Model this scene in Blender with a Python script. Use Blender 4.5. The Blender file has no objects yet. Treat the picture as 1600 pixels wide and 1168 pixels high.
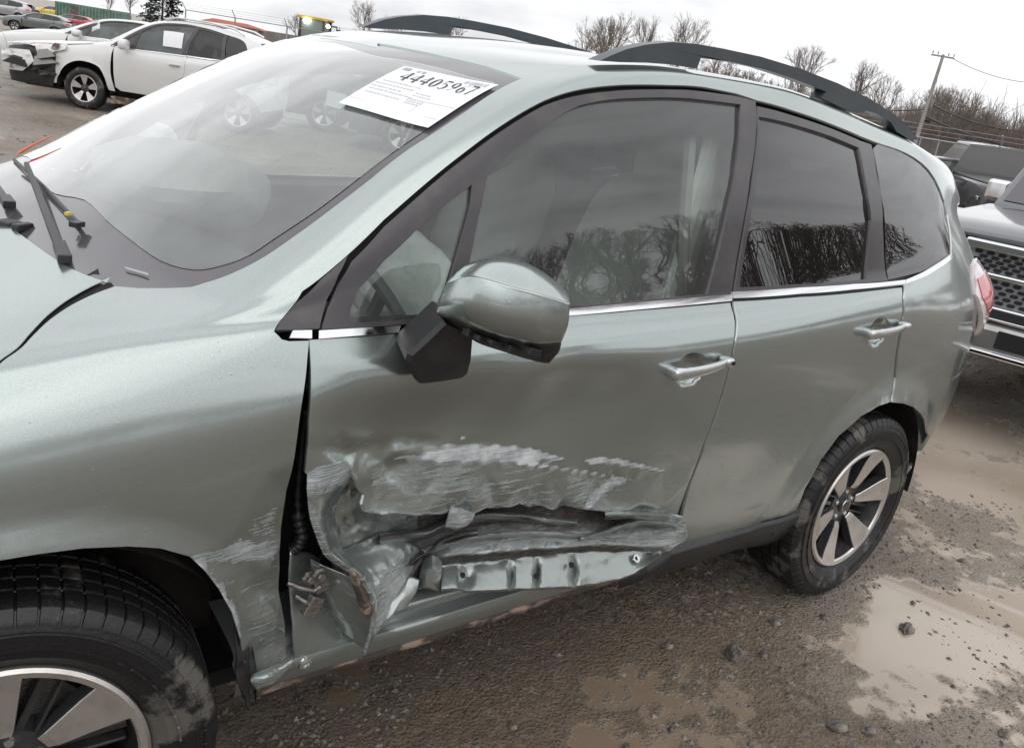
import bpy, math, random
import numpy as np
from mathutils import Vector, Matrix
from mathutils.geometry import delaunay_2d_cdt
rnd = random.Random(7)
SC = bpy.context.scene
COL = SC.collection

# ------------------------------------------------------------------ camera
CF = 1414.15
CC = np.array([-0.25635, -2.26397, 1.62269])
YAW, PITCH, ROLL = 0.7169, 0.32276, 0.16314
_d = np.array([math.sin(YAW)*math.cos(PITCH), math.cos(YAW)*math.cos(PITCH), -math.sin(PITCH)])
_r = np.cross(_d, [0, 0, 1]); _r /= np.linalg.norm(_r); _u = np.cross(_r, _d)
CR = _r*math.cos(ROLL)+_u*math.sin(ROLL)
CU = -_r*math.sin(ROLL)+_u*math.cos(ROLL)
CD = _d
cam = bpy.data.cameras.new('camera')
cam.sensor_width = 36.0
cam.lens = CF/1600*36.0
cam.clip_start = 0.05
cam.clip_end = 3000
camo = bpy.data.objects.new('camera', cam)
camo.matrix_world = Matrix(((CR[0], CU[0], -CD[0], CC[0]), (CR[1], CU[1], -CD[1], CC[1]), (CR[2], CU[2], -CD[2], CC[2]), (0, 0, 0, 1)))
COL.objects.link(camo)
SC.camera = camo

def at(px, py, y=None, z=None, x=None, depth=None):
    """the place in the yard that was measured at a pixel of the photograph, given one known coordinate"""
    v = CR*(px-800)/CF-CU*(py-584)/CF+CD
    if y is not None: t = (y-CC[1])/v[1]
    elif z is not None: t = (z-CC[2])/v[2]
    elif x is not None: t = (x-CC[0])/v[0]
    else: t = depth
    return CC+t*v

# ------------------------------------------------------------------ sky and light
SUN_EL, SUN_ROT = math.radians(48), math.radians(200)
w = bpy.data.worlds.new("World"); SC.world = w; w.use_nodes = True
nt = w.node_tree; nt.nodes.clear()
def N(t, typ, **kw):
    n = t.nodes.new(typ)
    for k, v in kw.items():
        if k in n.inputs: n.inputs[k].default_value = v
        else: setattr(n, k, v)
    return n
def ramp(t, stops, interp='LINEAR'):
    n = t.nodes.new('ShaderNodeValToRGB'); n.color_ramp.interpolation = interp
    e = n.color_ramp.elements
    while len(e) < len(stops): e.new(0.5)
    for i, (p, c) in enumerate(stops):
        e[i].position = p; e[i].color = (*c, 1) if not isinstance(c, (int, float)) else (c, c, c, 1)
    return n
sky = N(nt, 'ShaderNodeTexSky'); sky.sky_type = 'NISHITA'; sky.sun_disc = False
sky.sun_elevation = SUN_EL; sky.sun_rotation = SUN_ROT; sky.dust_density = 4.0
hs = N(nt, 'ShaderNodeHueSaturation', Saturation=0.25, Value=0.10)
tc = N(nt, 'ShaderNodeTexCoord'); mp = N(nt, 'ShaderNodeMapping'); mp.inputs['Scale'].default_value = (1.0, 1.0, 3.2)
no = N(nt, 'ShaderNodeTexNoise', Scale=1.9, Detail=7.0, Roughness=0.55, Distortion=0.4)
rp = ramp(nt, [(0.27, (0.52, 0.535, 0.56)), (0.41, (0.92, 0.93, 0.95)), (0.56, (1.12, 1.13, 1.15))])
mx = N(nt, 'ShaderNodeMixRGB'); mx.inputs['Fac'].default_value = 0.93
bg = N(nt, 'ShaderNodeBackground', Strength=1.0); wo = N(nt, 'ShaderNodeOutputWorld')
L = nt.links.new
L(tc.outputs['Generated'], mp.inputs[0]); L(mp.outputs[0], no.inputs['Vector']); L(no.outputs['Fac'], rp.inputs[0])
L(sky.outputs[0], hs.inputs['Color']); L(hs.outputs[0], mx.inputs[1]); L(rp.outputs[0], mx.inputs[2]); L(mx.outputs[0], bg.inputs[0]); L(bg.outputs[0], wo.inputs[0])
sl = bpy.data.lights.new('sun', 'SUN'); sl.energy = 0.5; sl.angle = math.radians(70); sl.color = (1, 0.97, 0.93)
so = bpy.data.objects.new('sun', sl); COL.objects.link(so)
sd = Vector((math.sin(SUN_ROT)*math.cos(SUN_EL), math.cos(SUN_ROT)*math.cos(SUN_EL), math.sin(SUN_EL)))
so.rotation_euler = sd.to_track_quat('Z', 'Y').to_euler()
SC.view_settings.view_transform = 'Standard'; SC.view_settings.look = 'None'
SC.view_settings.exposure = 0.2; SC.view_settings.gamma = 1.0; SC.view_settings.use_curve_mapping = False
SC.cycles.max_bounces = 10; SC.cycles.transparent_max_bounces = 16
SC.cycles.use_denoising = True

# ------------------------------------------------------------------ materials
def mat(name, col=(0.5, 0.5, 0.5), rough=0.5, metal=0.0, coat=0.0, noise=None, bump=None, emis=None, spec=None, coat_rough=0.05):
    """noise=(scale, second colour, low, high[, stretch]); bump=(scale, strength, distance)"""
    m = bpy.data.materials.new(name); m.use_nodes = True; t = m.node_tree
    b = t.nodes['Principled BSDF']
    b.inputs['Base Color'].default_value = (*col, 1); b.inputs['Roughness'].default_value = rough
    b.inputs['Metallic'].default_value = metal; b.inputs['Coat Weight'].default_value = coat; b.inputs['Coat Roughness'].default_value = coat_rough
    if spec is not None: b.inputs['Specular IOR Level'].default_value = spec
    co = N(t, 'ShaderNodeTexCoord')
    if noise:
        mpn = N(t, 'ShaderNodeMapping'); mpn.inputs['Scale'].default_value = noise[4] if len(noise) > 4 else (1, 1, 1)
        nn = N(t, 'ShaderNodeTexNoise', Scale=noise[0], Detail=6.0, Roughness=0.6)
        r = ramp(t, [(noise[2], 0.0), (noise[3], 1.0)]); mix = N(t, 'ShaderNodeMixRGB')
        mix.inputs[1].default_value = (*col, 1); mix.inputs[2].default_value = (*noise[1], 1)
        t.links.new(co.outputs['Object'], mpn.inputs[0]); t.links.new(mpn.outputs[0], nn.inputs['Vector'])
        t.links.new(nn.outputs['Fac'], r.inputs[0]); t.links.new(r.outputs[0], mix.inputs[0]); t.links.new(mix.outputs[0], b.inputs['Base Color'])
    if bump:
        nb = N(t, 'ShaderNodeTexNoise', Scale=bump[0], Detail=5.0); bp = N(t, 'ShaderNodeBump', Strength=bump[1], Distance=bump[2])
        t.links.new(co.outputs['Object'], nb.inputs['Vector']); t.links.new(nb.outputs['Fac'], bp.inputs['Height']); t.links.new(bp.outputs[0], b.inputs['Normal'])
    if emis:
        b.inputs['Emission Color'].default_value = (*emis[0], 1); b.inputs['Emission Strength'].default_value = emis[1]
    return m

def paint(name, col, metal=0.55, rough=0.36, wear=False, drops=True, dirt=0.35, dirtcol=(0.13, 0.115, 0.095)):
    """car paint: flake, clear coat, road film towards the ground, beads of water; with wear: scrapes driven by vertex data"""
    m = bpy.data.materials.new(name); m.use_nodes = True; t = m.node_tree; L = t.links.new
    b = t.nodes['Principled BSDF']; co = N(t, 'ShaderNodeTexCoord')
    b.inputs['Coat Weight'].default_value = 1.0; b.inputs['Coat Roughness'].default_value = 0.02; b.inputs['Coat IOR'].default_value = 1.55
    fl = N(t, 'ShaderNodeTexNoise', Scale=900.0, Detail=2.0); L(co.outputs['Object'], fl.inputs['Vector'])
    fr = ramp(t, [(0.35, tuple(c*0.88 for c in col)), (0.65, tuple(min(1, c*1.12) for c in col))]); L(fl.outputs['Fac'], fr.inputs[0])
    # road film
    ln = N(t, 'ShaderNodeTexNoise', Scale=2.2, Detail=8.0, Roughness=0.65); L(co.outputs['Object'], ln.inputs['Vector'])
    sx = N(t, 'ShaderNodeSeparateXYZ'); L(co.outputs['Object'], sx.inputs[0])
    hz = N(t, 'ShaderNodeMapRange'); hz.inputs['From Min'].default_value = 0.95; hz.inputs['From Max'].default_value = 0.30
    L(sx.outputs['Z'], hz.inputs['Value'])
    dm = N(t, 'ShaderNodeMath', operation='MULTIPLY'); L(hz.outputs[0], dm.inputs[0]); L(ln.outputs['Fac'], dm.inputs[1])
    dm2 = N(t, 'ShaderNodeMath', operation='MULTIPLY'); L(dm.outputs[0], dm2.inputs[0]); dm2.inputs[1].default_value = dirt*1.6
    mix = N(t, 'ShaderNodeMixRGB'); L(dm2.outputs[0], mix.inputs[0]); L(fr.outputs[0], mix.inputs[1]); mix.inputs[2].default_value = (*dirtcol, 1)
    cur = mix.outputs[0]
    rgh = N(t, 'ShaderNodeMath', operation='MULTIPLY_ADD'); L(dm2.outputs[0], rgh.inputs[0]); rgh.inputs[1].default_value = 0.35; rgh.inputs[2].default_value = rough
    met = N(t, 'ShaderNodeMath', operation='MULTIPLY_ADD'); L(dm2.outputs[0], met.inputs[0]); met.inputs[1].default_value = -metal; met.inputs[2].default_value = metal
    rcur, mcur = rgh.outputs[0], met.outputs[0]
    cw = N(t, 'ShaderNodeMath', operation='MULTIPLY_ADD'); L(dm2.outputs[0], cw.inputs[0]); cw.inputs[1].default_value = -1.2; cw.inputs[2].default_value = 1.0; cw.use_clamp = True
    ccur = cw.outputs[0]
    hcur = None
    if wear:
        at1 = N(t, 'ShaderNodeAttribute', attribute_name='scuff'); at2 = N(t, 'ShaderNodeAttribute', attribute_name='grime')
        mp = N(t, 'ShaderNodeMapping'); mp.inputs['Scale'].default_value = (7.0, 7.0, 130); mp.inputs['Rotation'].default_value = (0, 0.10, 0)
        s1 = N(t, 'ShaderNodeTexNoise', Scale=1.6, Detail=8.0, Roughness=0.70, Distortion=0.15)
        L(co.outputs['Object'], mp.inputs[0]); L(mp.outputs[0], s1.inputs['Vector'])
        s3 = N(t, 'ShaderNodeTexNoise', Scale=17.0, Detail=9.0, Roughness=0.72); L(co.outputs['Object'], s3.inputs['Vector'])
        a = N(t, 'ShaderNodeMath', operation='MULTIPLY_ADD'); L(s3.outputs['Fac'], a.inputs[0]); a.inputs[1].default_value = 0.62; L(s1.outputs['Fac'], a.inputs[2])
        th = N(t, 'ShaderNodeMath', operation='ADD'); L(a.outputs[0], th.inputs[0]); L(at1.outputs['Fac'], th.inputs[1])
        r1 = N(t, 'ShaderNodeMapRange'); r1.inputs['From Min'].default_value = 1.30; r1.inputs['From Max'].default_value = 1.56; L(th.outputs[0], r1.inputs['Value'])
        tint = ramp(t, [(0.3, (0.28, 0.30, 0.34)), (0.5, (0.50, 0.53, 0.55)), (0.62, (0.68, 0.70, 0.71)), (0.8, (0.45, 0.38, 0.34))]); L(s3.outputs['Fac'], tint.inputs[0])
        m1 = N(t, 'ShaderNodeMixRGB'); L(r1.outputs[0], m1.inputs[0]); L(cur, m1.inputs[1]); L(tint.outputs[0], m1.inputs[2])
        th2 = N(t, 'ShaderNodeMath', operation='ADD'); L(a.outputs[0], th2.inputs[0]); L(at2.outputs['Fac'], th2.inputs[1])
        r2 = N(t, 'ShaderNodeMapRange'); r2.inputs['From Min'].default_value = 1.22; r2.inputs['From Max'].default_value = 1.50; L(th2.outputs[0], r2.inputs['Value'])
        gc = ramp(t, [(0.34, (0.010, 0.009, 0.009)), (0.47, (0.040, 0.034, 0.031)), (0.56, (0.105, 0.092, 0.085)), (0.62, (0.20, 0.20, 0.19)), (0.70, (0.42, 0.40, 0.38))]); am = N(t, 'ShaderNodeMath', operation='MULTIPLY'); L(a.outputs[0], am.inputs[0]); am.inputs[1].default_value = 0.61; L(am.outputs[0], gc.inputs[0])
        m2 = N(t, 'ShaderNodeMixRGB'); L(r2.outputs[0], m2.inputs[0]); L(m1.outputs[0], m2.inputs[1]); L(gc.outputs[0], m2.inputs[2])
        cur = m2.outputs[0]
        mxx = N(t, 'ShaderNodeMath', operation='MAXIMUM'); L(r1.outputs[0], mxx.inputs[0]); L(r2.outputs[0], mxx.inputs[1])
        for src, mul in ((mcur, None),):
            mm = N(t, 'ShaderNodeMixRGB'); L(mxx.outputs[0], mm.inputs[0]); L(src, mm.inputs[1]); mm.inputs[2].default_value = (0.05, 0.05, 0.05, 1); mcur = mm.outputs[0]
        rr = N(t, 'ShaderNodeMixRGB'); L(mxx.outputs[0], rr.inputs[0]); L(rcur, rr.inputs[1]); rr.inputs[2].default_value = (0.55, 0.55, 0.55, 1); rcur = rr.outputs[0]
        rc = N(t, 'ShaderNodeMixRGB'); L(mxx.outputs[0], rc.inputs[0]); L(ccur, rc.inputs[1]); rc.inputs[2].default_value = (0.05, 0.05, 0.05, 1); ccur = rc.outputs[0]
        hm = N(t, 'ShaderNodeMath', operation='MULTIPLY'); L(mxx.outputs[0], hm.inputs[0]); L(a.outputs[0], hm.inputs[1]); hcur = hm.outputs[0]
    L(cur, b.inputs['Base Color']); L(rcur, b.inputs['Roughness']); L(mcur, b.inputs['Metallic']); L(ccur, b.inputs['Coat Weight'])
    # beads of rain and orange peel
    vo = N(t, 'ShaderNodeTexVoronoi', Scale=58.0, Randomness=1.0); L(co.outputs['Object'], vo.inputs['Vector'])
    vr = N(t, 'ShaderNodeMapRange'); vr.inputs['From Min'].default_value = 0.13; vr.inputs['From Max'].default_value = 0.05; L(vo.outputs['Distance'], vr.inputs['Value'])
    pn = N(t, 'ShaderNodeTexNoise', Scale=5.0, Detail=3.0); L(co.outputs['Object'], pn.inputs['Vector'])
    pr = ramp(t, [(0.55, 0.0), (0.63, 1.0)]); L(pn.outputs['Fac'], pr.inputs[0])
    pm = N(t, 'ShaderNodeMath', operation='MULTIPLY'); L(vr.outputs[0], pm.inputs[0]); L(pr.outputs[0], pm.inputs[1])
    bp = N(t, 'ShaderNodeBump', Strength=0.55 if drops else 0.0, Distance=0.0007); L(pm.outputs[0], bp.inputs['Height'])
    on = N(t, 'ShaderNodeTexNoise', Scale=260.0, Detail=2.0); L(co.outputs['Object'], on.inputs['Vector'])
    bp2 = N(t, 'ShaderNodeBump', Strength=0.06, Distance=0.0006); L(on.outputs['Fac'], bp2.inputs['Height']); L(bp.outputs[0], bp2.inputs['Normal'])
    last = bp2
    if hcur is not None:
        bp3 = N(t, 'ShaderNodeBump', Strength=0.8, Distance=0.005); L(hcur, bp3.inputs['Height']); L(bp2.outputs[0], bp3.inputs['Normal']); last = bp3
    L(last.outputs[0], b.inputs['Coat Normal'])
    L(last.outputs[0], b.inputs['Normal'])
    return m

def glass(name, tint, rough=0.0, film=0.0, filmcol=(0.6, 0.62, 0.62), ior=1.5, boost=1.0):
    """one pane: light passes tinted, the sky is mirrored by Fresnel, a pale film of dust and painted sky sheen"""
    m = bpy.data.materials.new(name); m.use_nodes = True; t = m.node_tree; t.nodes.clear(); L = t.links.new
    tr = N(t, 'ShaderNodeBsdfTransparent'); tr.inputs[0].default_value = (*tint, 1)
    gl = N(t, 'ShaderNodeBsdfGlossy', Roughness=rough); gl.inputs[0].default_value = (1, 1, 1, 1)
    fr = N(t, 'ShaderNodeFresnel', IOR=ior)
    mu = N(t, 'ShaderNodeMath', operation='MULTIPLY'); L(fr.outputs[0], mu.inputs[0]); mu.inputs[1].default_value = boost; mu.use_clamp = True
    di = N(t, 'ShaderNodeBsdfDiffuse'); di.inputs[0].default_value = (*filmcol, 1)
    co = N(t, 'ShaderNodeTexCoord'); nn = N(t, 'ShaderNodeTexNoise', Scale=3.0, Detail=7.0, Roughness=0.6); L(co.outputs['Object'], nn.inputs['Vector'])
    fm = N(t, 'ShaderNodeMapRange'); fm.inputs['From Min'].default_value = 0.3; fm.inputs['From Max'].default_value = 0.75
    fm.inputs['To Min'].default_value = film*0.5; fm.inputs['To Max'].default_value = film*1.5; L(nn.outputs['Fac'], fm.inputs['Value'])
    m1 = N(t, 'ShaderNodeMixShader'); L(fm.outputs[0], m1.inputs[0]); L(tr.outputs[0], m1.inputs[1]); L(di.outputs[0], m1.inputs[2])
    m2 = N(t, 'ShaderNodeMixShader'); L(mu.outputs[0], m2.inputs[0]); L(m1.outputs[0], m2.inputs[1]); L(gl.outputs[0], m2.inputs[2])
    o = N(t, 'ShaderNodeOutputMaterial'); L(m2.outputs[0], o.inputs[0])
    return m

M = {}
M['sage'] = paint('sage_metallic_paint', (0.395, 0.445, 0.432), wear=True, metal=0.86, rough=0.225)
M['black_plastic'] = mat('black_plastic', (0.022, 0.022, 0.024), 0.42, noise=(14, (0.05, 0.046, 0.042), 0.45, 0.8), bump=(300, 0.2, 0.001))
M['trim'] = mat('charcoal_trim', (0.045, 0.040, 0.045), 0.30, coat=0.3, noise=(9, (0.085, 0.072, 0.072), 0.5, 0.75))
M['clad'] = mat('grey_cladding', (0.022, 0.023, 0.026), 0.38, noise=(6, (0.05, 0.047, 0.045), 0.42, 0.75), bump=(420, 0.25, 0.001))
M['dark'] = mat('dark_cavity', (0.010, 0.010, 0.011), 0.8)
M['liner'] = mat('muddy_liner', (0.016, 0.014, 0.013), 0.85, noise=(7, (0.055, 0.042, 0.032), 0.45, 0.7), bump=(30, 0.6, 0.01))
M['rail'] = mat('satin_rail', (.055, .068, .080), .34, .1, noise=(8, (.075, .086, .096), .4, .7))
M['chrome'] = mat('bright_chrome', (0.80, 0.80, 0.82), 0.07, 1.0)
M['satin'] = mat('satin_silver', (0.62, 0.64, 0.64), 0.20, 0.85, coat=0.6)
M['frit'] = mat('black_glass_border', (0.085, 0.078, 0.088), 0.16, coat=1.0, coat_rough=0.03)
M['windshield'] = glass('windshield_glass', (0.82, 0.88, 0.86), film=0.19, boost=2.4, filmcol=(0.60, 0.64, 0.64))  # pale film puts part of the white sky reflection into the glass colour
M['clear'] = glass('door_glass', (0.84, 0.93, 0.89), film=0.07, boost=1.7)
M['privacy'] = glass('privacy_glass', (0.035, 0.035, 0.04), film=0.02, boost=1.75, filmcol=(0.4, 0.38, 0.40))
M['rubber'] = mat('tyre_rubber', (0.011, 0.011, 0.012), 0.42, noise=(6, (0.105, 0.098, 0.088), 0.54, 0.60), bump=(110, 0.5, 0.0025))
M['alloy'] = mat('machined_alloy', (0.66, 0.63, 0.60), 0.30, 0.75, noise=(25, (0.50, 0.47, 0.44), 0.45, 0.8))
M['wheel_dark'] = mat('wheel_dark_paint', (0.030, 0.031, 0.035), 0.32, coat=0.5, noise=(30, (0.07, 0.06, 0.05), 0.5, 0.8))
M['seat'] = mat('grey_seat_cloth', (0.56, 0.56, 0.54), 0.85, bump=(400, 0.4, 0.001))
M['seat_dark'] = mat('dark_seat_cloth', (0.16, 0.16, 0.16), 0.85, bump=(400, 0.4, 0.001))
M['airbag'] = mat('airbag_cloth', (0.74, 0.74, 0.72), 0.8, bump=(14, 0.5, 0.02))
M['interior'] = mat('interior_plastic', (0.10, 0.102, 0.105), 0.55, bump=(250, 0.2, 0.001))
M['lining'] = mat('pale_lining', (0.42, 0.41, 0.39), 0.85)
M['steel'] = mat('bare_scraped_steel', (0.34, 0.33, 0.32), 0.38, 0.7, noise=(18, (0.10, 0.065, 0.045), 0.45, 0.65, (3, 3, 30)), bump=(40, 0.5, 0.004))
M['rust'] = mat('rusty_scraped_edge', (0.075, 0.055, 0.048), 0.75, noise=(9, (0.36, 0.27, 0.21), 0.50, 0.62, (1, 1, 3)), bump=(60, 0.7, 0.004))
M['red_lens'] = mat('red_lens', (0.55, 0.10, 0.12), 0.12, coat=1.0, noise=(6, (0.62, 0.16, 0.16), 0.4, 0.7))
M['clear_lens'] = mat('pale_lens', (0.66, 0.58, 0.60), 0.10, coat=1.0)
M['paper'] = mat('white_paper', (0.86, 0.87, 0.88), 0.6)
M['ink'] = mat('black_ink', (0.03, 0.03, 0.04), 0.6)
M['grey_ink'] = mat('grey_ink', (0.45, 0.45, 0.48), 0.6)

# ------------------------------------------------------------------ object helpers
def tag(o, label=None, cat=None, group=None, kind=None):
    if label: o['label'] = label
    if cat: o['category'] = cat
    if group: o['group'] = group
    if kind: o['kind'] = kind
    return o
def empty(name, loc=(0, 0, 0), rz=0.0, label=None, cat=None, group=None, scale=1.0):
    o = bpy.data.objects.new(name, None); COL.objects.link(o)
    o.location = loc; o.rotation_euler = (0, 0, rz); o.scale = (scale,)*3; o.empty_display_size = 0.2
    return tag(o, label, cat, group)
def mesh_obj(name, verts, faces, m, parent=None, smooth=False, normals=None, attrs=None, link=True):
    me = bpy.data.meshes.new(name)
    me.from_pydata([tuple(map(float, v)) for v in verts], [], [tuple(map(int, f)) for f in faces])
    if isinstance(m, (list, tuple)):
        for q in m: me.materials.append(q)
    elif m is not None: me.materials.append(m)
    if smooth: me.polygons.foreach_set('use_smooth', [True]*len(me.polygons))
    if attrs:
        for k, a in attrs.items():
            at_ = me.attributes.new(k, 'FLOAT', 'POINT'); at_.data.foreach_set('value', np.asarray(a, np.float32))
    me.update()
    if normals is not None:
        ln = [Vector(normals[i]) for i in range(len(normals))]
        me.normals_split_custom_set(ln)
    o = bpy.data.objects.new(name, me)
    if link: COL.objects.link(o)
    if parent is not None: o.parent = parent
    return o
class MB:
    """collects shapes that belong to ONE part"""
    def __init__(s): s.v = []; s.f = []; s.mi = []
    def add(s, v, f, mi=0):
        o = len(s.v); s.v += [tuple(map(float, p)) for p in v]; s.f += [tuple(i+o for i in q) for q in f]; s.mi += [mi]*len(f); return s
    def box(s, c, d, R=None, mi=0, taper=1.0):
        v = [];
        for sz in (-1, 1):
            for sx, sy in ((-1, -1), (1, -1), (1, 1), (-1, 1)):
                k = taper if sz > 0 else 1
                p = Vector((sx*d[0]/2*k, sy*d[1]/2*k, sz*d[2]/2))
                if R is not None: p = R @ p
                v.append(p+Vector(c))
        return s.add(v, [(3, 2, 1, 0), (4, 5, 6, 7), (0, 1, 5, 4), (1, 2, 6, 5), (2, 3, 7, 6), (3, 0, 4, 7)], mi)
    def tube(s, pts, r, n=8, mi=0, caps=True):
        pts = [Vector(p) for p in pts]; rs = r if isinstance(r, (list, tuple)) else [r]*len(pts)
        o = len(s.v); V = []; F = []
        ref = None
        for i, p in enumerate(pts):
            d = (pts[min(i+1, len(pts)-1)]-pts[max(i-1, 0)])
            if d.length < 1e-9: d = Vector((0, 0, 1))
            d.normalize()
            if ref is None: ref = Vector((0, 0, 1)) if abs(d.z) < 0.9 else Vector((1, 0, 0))
            a = d.cross(ref).normalized(); b = a.cross(d); ref = b
            for k in range(n):
                th = 2*math.pi*k/n; V.append(p+(a*math.cos(th)+b*math.sin(th))*rs[i])
        for i in range(len(pts)-1):
            for k in range(n):
                a0 = i*n+k; a1 = i*n+(k+1) % n; F.append((a0, a1, a1+n, a0+n))
        if caps: F.append(tuple(range(n-1, -1, -1))); F.append(tuple((len(pts)-1)*n+k for k in range(n)))
        return s.add(V, F, mi)
    def prism(s, poly, axis_pt, mi=0):
        """poly: list of 3d points; axis_pt: extrusion vector"""
        n = len(poly); a = Vector(axis_pt)
        V = [Vector(p) for p in poly]+[Vector(p)+a for p in poly]
        F = [tuple(range(n-1, -1, -1)), tuple(range(n, 2*n))]+[(i, (i+1) % n, n+(i+1) % n, n+i) for i in range(n)]
        return s.add(V, F, mi)
    def lathe(s, prof, c=(0, 0, 0), axis='y', n=48, mi=0, a0=0.0, a1=2*math.pi):
        """prof: list of (radius, along)"""
        full = abs(a1-a0-2*math.pi) < 1e-6; m_ = n if full else n+1; V = []; F = []
        for r, h in prof:
            for k in range(m_):
                th = a0+(a1-a0)*k/n; ca, sa = math.cos(th)*r, math.sin(th)*r
                p = {'y': (ca, h, sa), 'z': (ca, sa, h), 'x': (h, ca, sa)}[axis]
                V.append((p[0]+c[0], p[1]+c[1], p[2]+c[2]))
        for i in range(len(prof)-1):
            for k in range(n):
                k2 = (k+1) % m_; F.append((i*m_+k, i*m_+k2, (i+1)*m_+k2, (i+1)*m_+k))
        return s.add(V, F, mi)
    def blob(s, c, r, e=2.5, n=20, R=None, mi=0, noise=0.0, seed=0):
        rr = random.Random(seed); V = []; F = []; ph = [rr.uniform(0, 6.28) for _ in range(6)]
        sg = lambda q, ex: math.copysign(abs(q)**(2/ex), q)
        h = n//2
        for i in range(h+1):
            la = -math.pi/2+math.pi*i/h
            for k in range(n):
                lo = 2*math.pi*k/n
                x = sg(math.cos(la), e)*sg(math.cos(lo), e); y = sg(math.cos(la), e)*sg(math.sin(lo), e); z = sg(math.sin(la), e)
                q = 1+noise*(math.sin(3*x+ph[0]+4*y)*math.cos(3.3*z+ph[1])+0.5*math.sin(7*y+ph[2]+5*z)+0.4*math.sin(9*x+ph[3]+6*z))
                p = Vector((x*r[0]*q, y*r[1]*q, z*r[2]*q))
                if R is not None: p = R @ p
                V.append(p+Vector(c))
        for i in range(h):
            for k in range(n): F.append((i*n+k, i*n+(k+1) % n, (i+1)*n+(k+1) % n, (i+1)*n+k))
        return s.add(V, F, mi)
    def build(s, name, m, parent=None, smooth=False, bevel=0.0, angle=40, weld=False):
        o = mesh_obj(name, s.v, s.f, m, parent, smooth)
        if any(s.mi): o.data.polygons.foreach_set('material_index', s.mi)
        if bevel:
            b = o.modifiers.new('bevel', 'BEVEL'); b.width = bevel; b.segments = 2; b.limit_method = 'ANGLE'; b.angle_limit = math.radians(35)
        if smooth and angle < 180: o.data.set_sharp_from_angle(angle=math.radians(angle))
        return o
def children(o): return [c for c in bpy.data.objects if c.parent is o]
def copy_tree(o, parent=None, kids=None):
    if kids is None:
        kids = {}
        for c in bpy.data.objects:
            if c.parent: kids.setdefault(c.parent, []).append(c)
    c = o.copy(); COL.objects.link(c); c.parent = parent
    for ch in kids.get(o, []): copy_tree(ch, c, kids)
    return c

# ------------------------------------------------------------------ noise in numpy
def _hash(i, j, k, s):
    h = (i.astype(np.int64)*374761393+j.astype(np.int64)*668265263+k.astype(np.int64)*2147483647+s*1274126177) & 0xffffffff
    h = ((h ^ (h >> 13))*1274126177) & 0xffffffff
    return ((h ^ (h >> 16)) & 0xffffff)/float(0xffffff)
def vnoise(x, y, s=0):
    i = np.floor(x); j = np.floor(y); fx = x-i; fy = y-j; fx = fx*fx*(3-2*fx); fy = fy*fy*(3-2*fy)
    z = np.zeros_like(i)
    a = _hash(i, j, z, s); b = _hash(i+1, j, z, s); c = _hash(i, j+1, z, s); d = _hash(i+1, j+1, z, s)
    return (a*(1-fx)+b*fx)*(1-fy)+(c*(1-fx)+d*fx)*fy
def fbm(x, y, o=4, s=0, g=0.5):
    t = 0; a = 1; n = 0
    for k in range(o):
        t = t+a*vnoise(x*2**k+17.3*k, y*2**k-9.1*k, s+k); n += a; a *= g
    return t/n
def sstep(a, b, x):
    t = np.clip((x-a)/(b-a), 0, 1); return t*t*(3-2*t)
# ------------------------------------------------------------------ the car body as one lofted surface (u = metres behind the front axle, v = height level)
def pchip(xs, ys, X):
    xs = np.array(xs, float); ys = np.array(ys, float); h = np.diff(xs); d = np.diff(ys)/h; n = len(xs); m = np.zeros(n)
    for i in range(1, n-1):
        if d[i-1]*d[i] > 0:
            w1 = 2*h[i]+h[i-1]; w2 = h[i]+2*h[i-1]; m[i] = (w1+w2)/(w1/d[i-1]+w2/d[i])
    m[0] = d[0]; m[-1] = d[-1]
    X = np.clip(X, xs[0], xs[-1]); k = np.clip(np.searchsorted(xs, X)-1, 0, n-2); t = (X-xs[k])/h[k]
    return ys[k]*(2*t**3-3*t**2+1)+m[k]*h[k]*(t**3-2*t**2+t)+ys[k+1]*(-2*t**3+3*t**2)+m[k+1]*h[k]*(t**3-t**2)
REARY = lambda y: [(2.9, y), (3.1, y-.02), (3.25, y-.05), (3.37, y-.095), (3.48, y-.17), (3.56, y-.29), (3.62, y-.45)]
FRONTY = lambda y: [(-.95, y-.34), (-.88, y-.19), (-.75, y-.08), (-.55, y-.025)]
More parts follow.
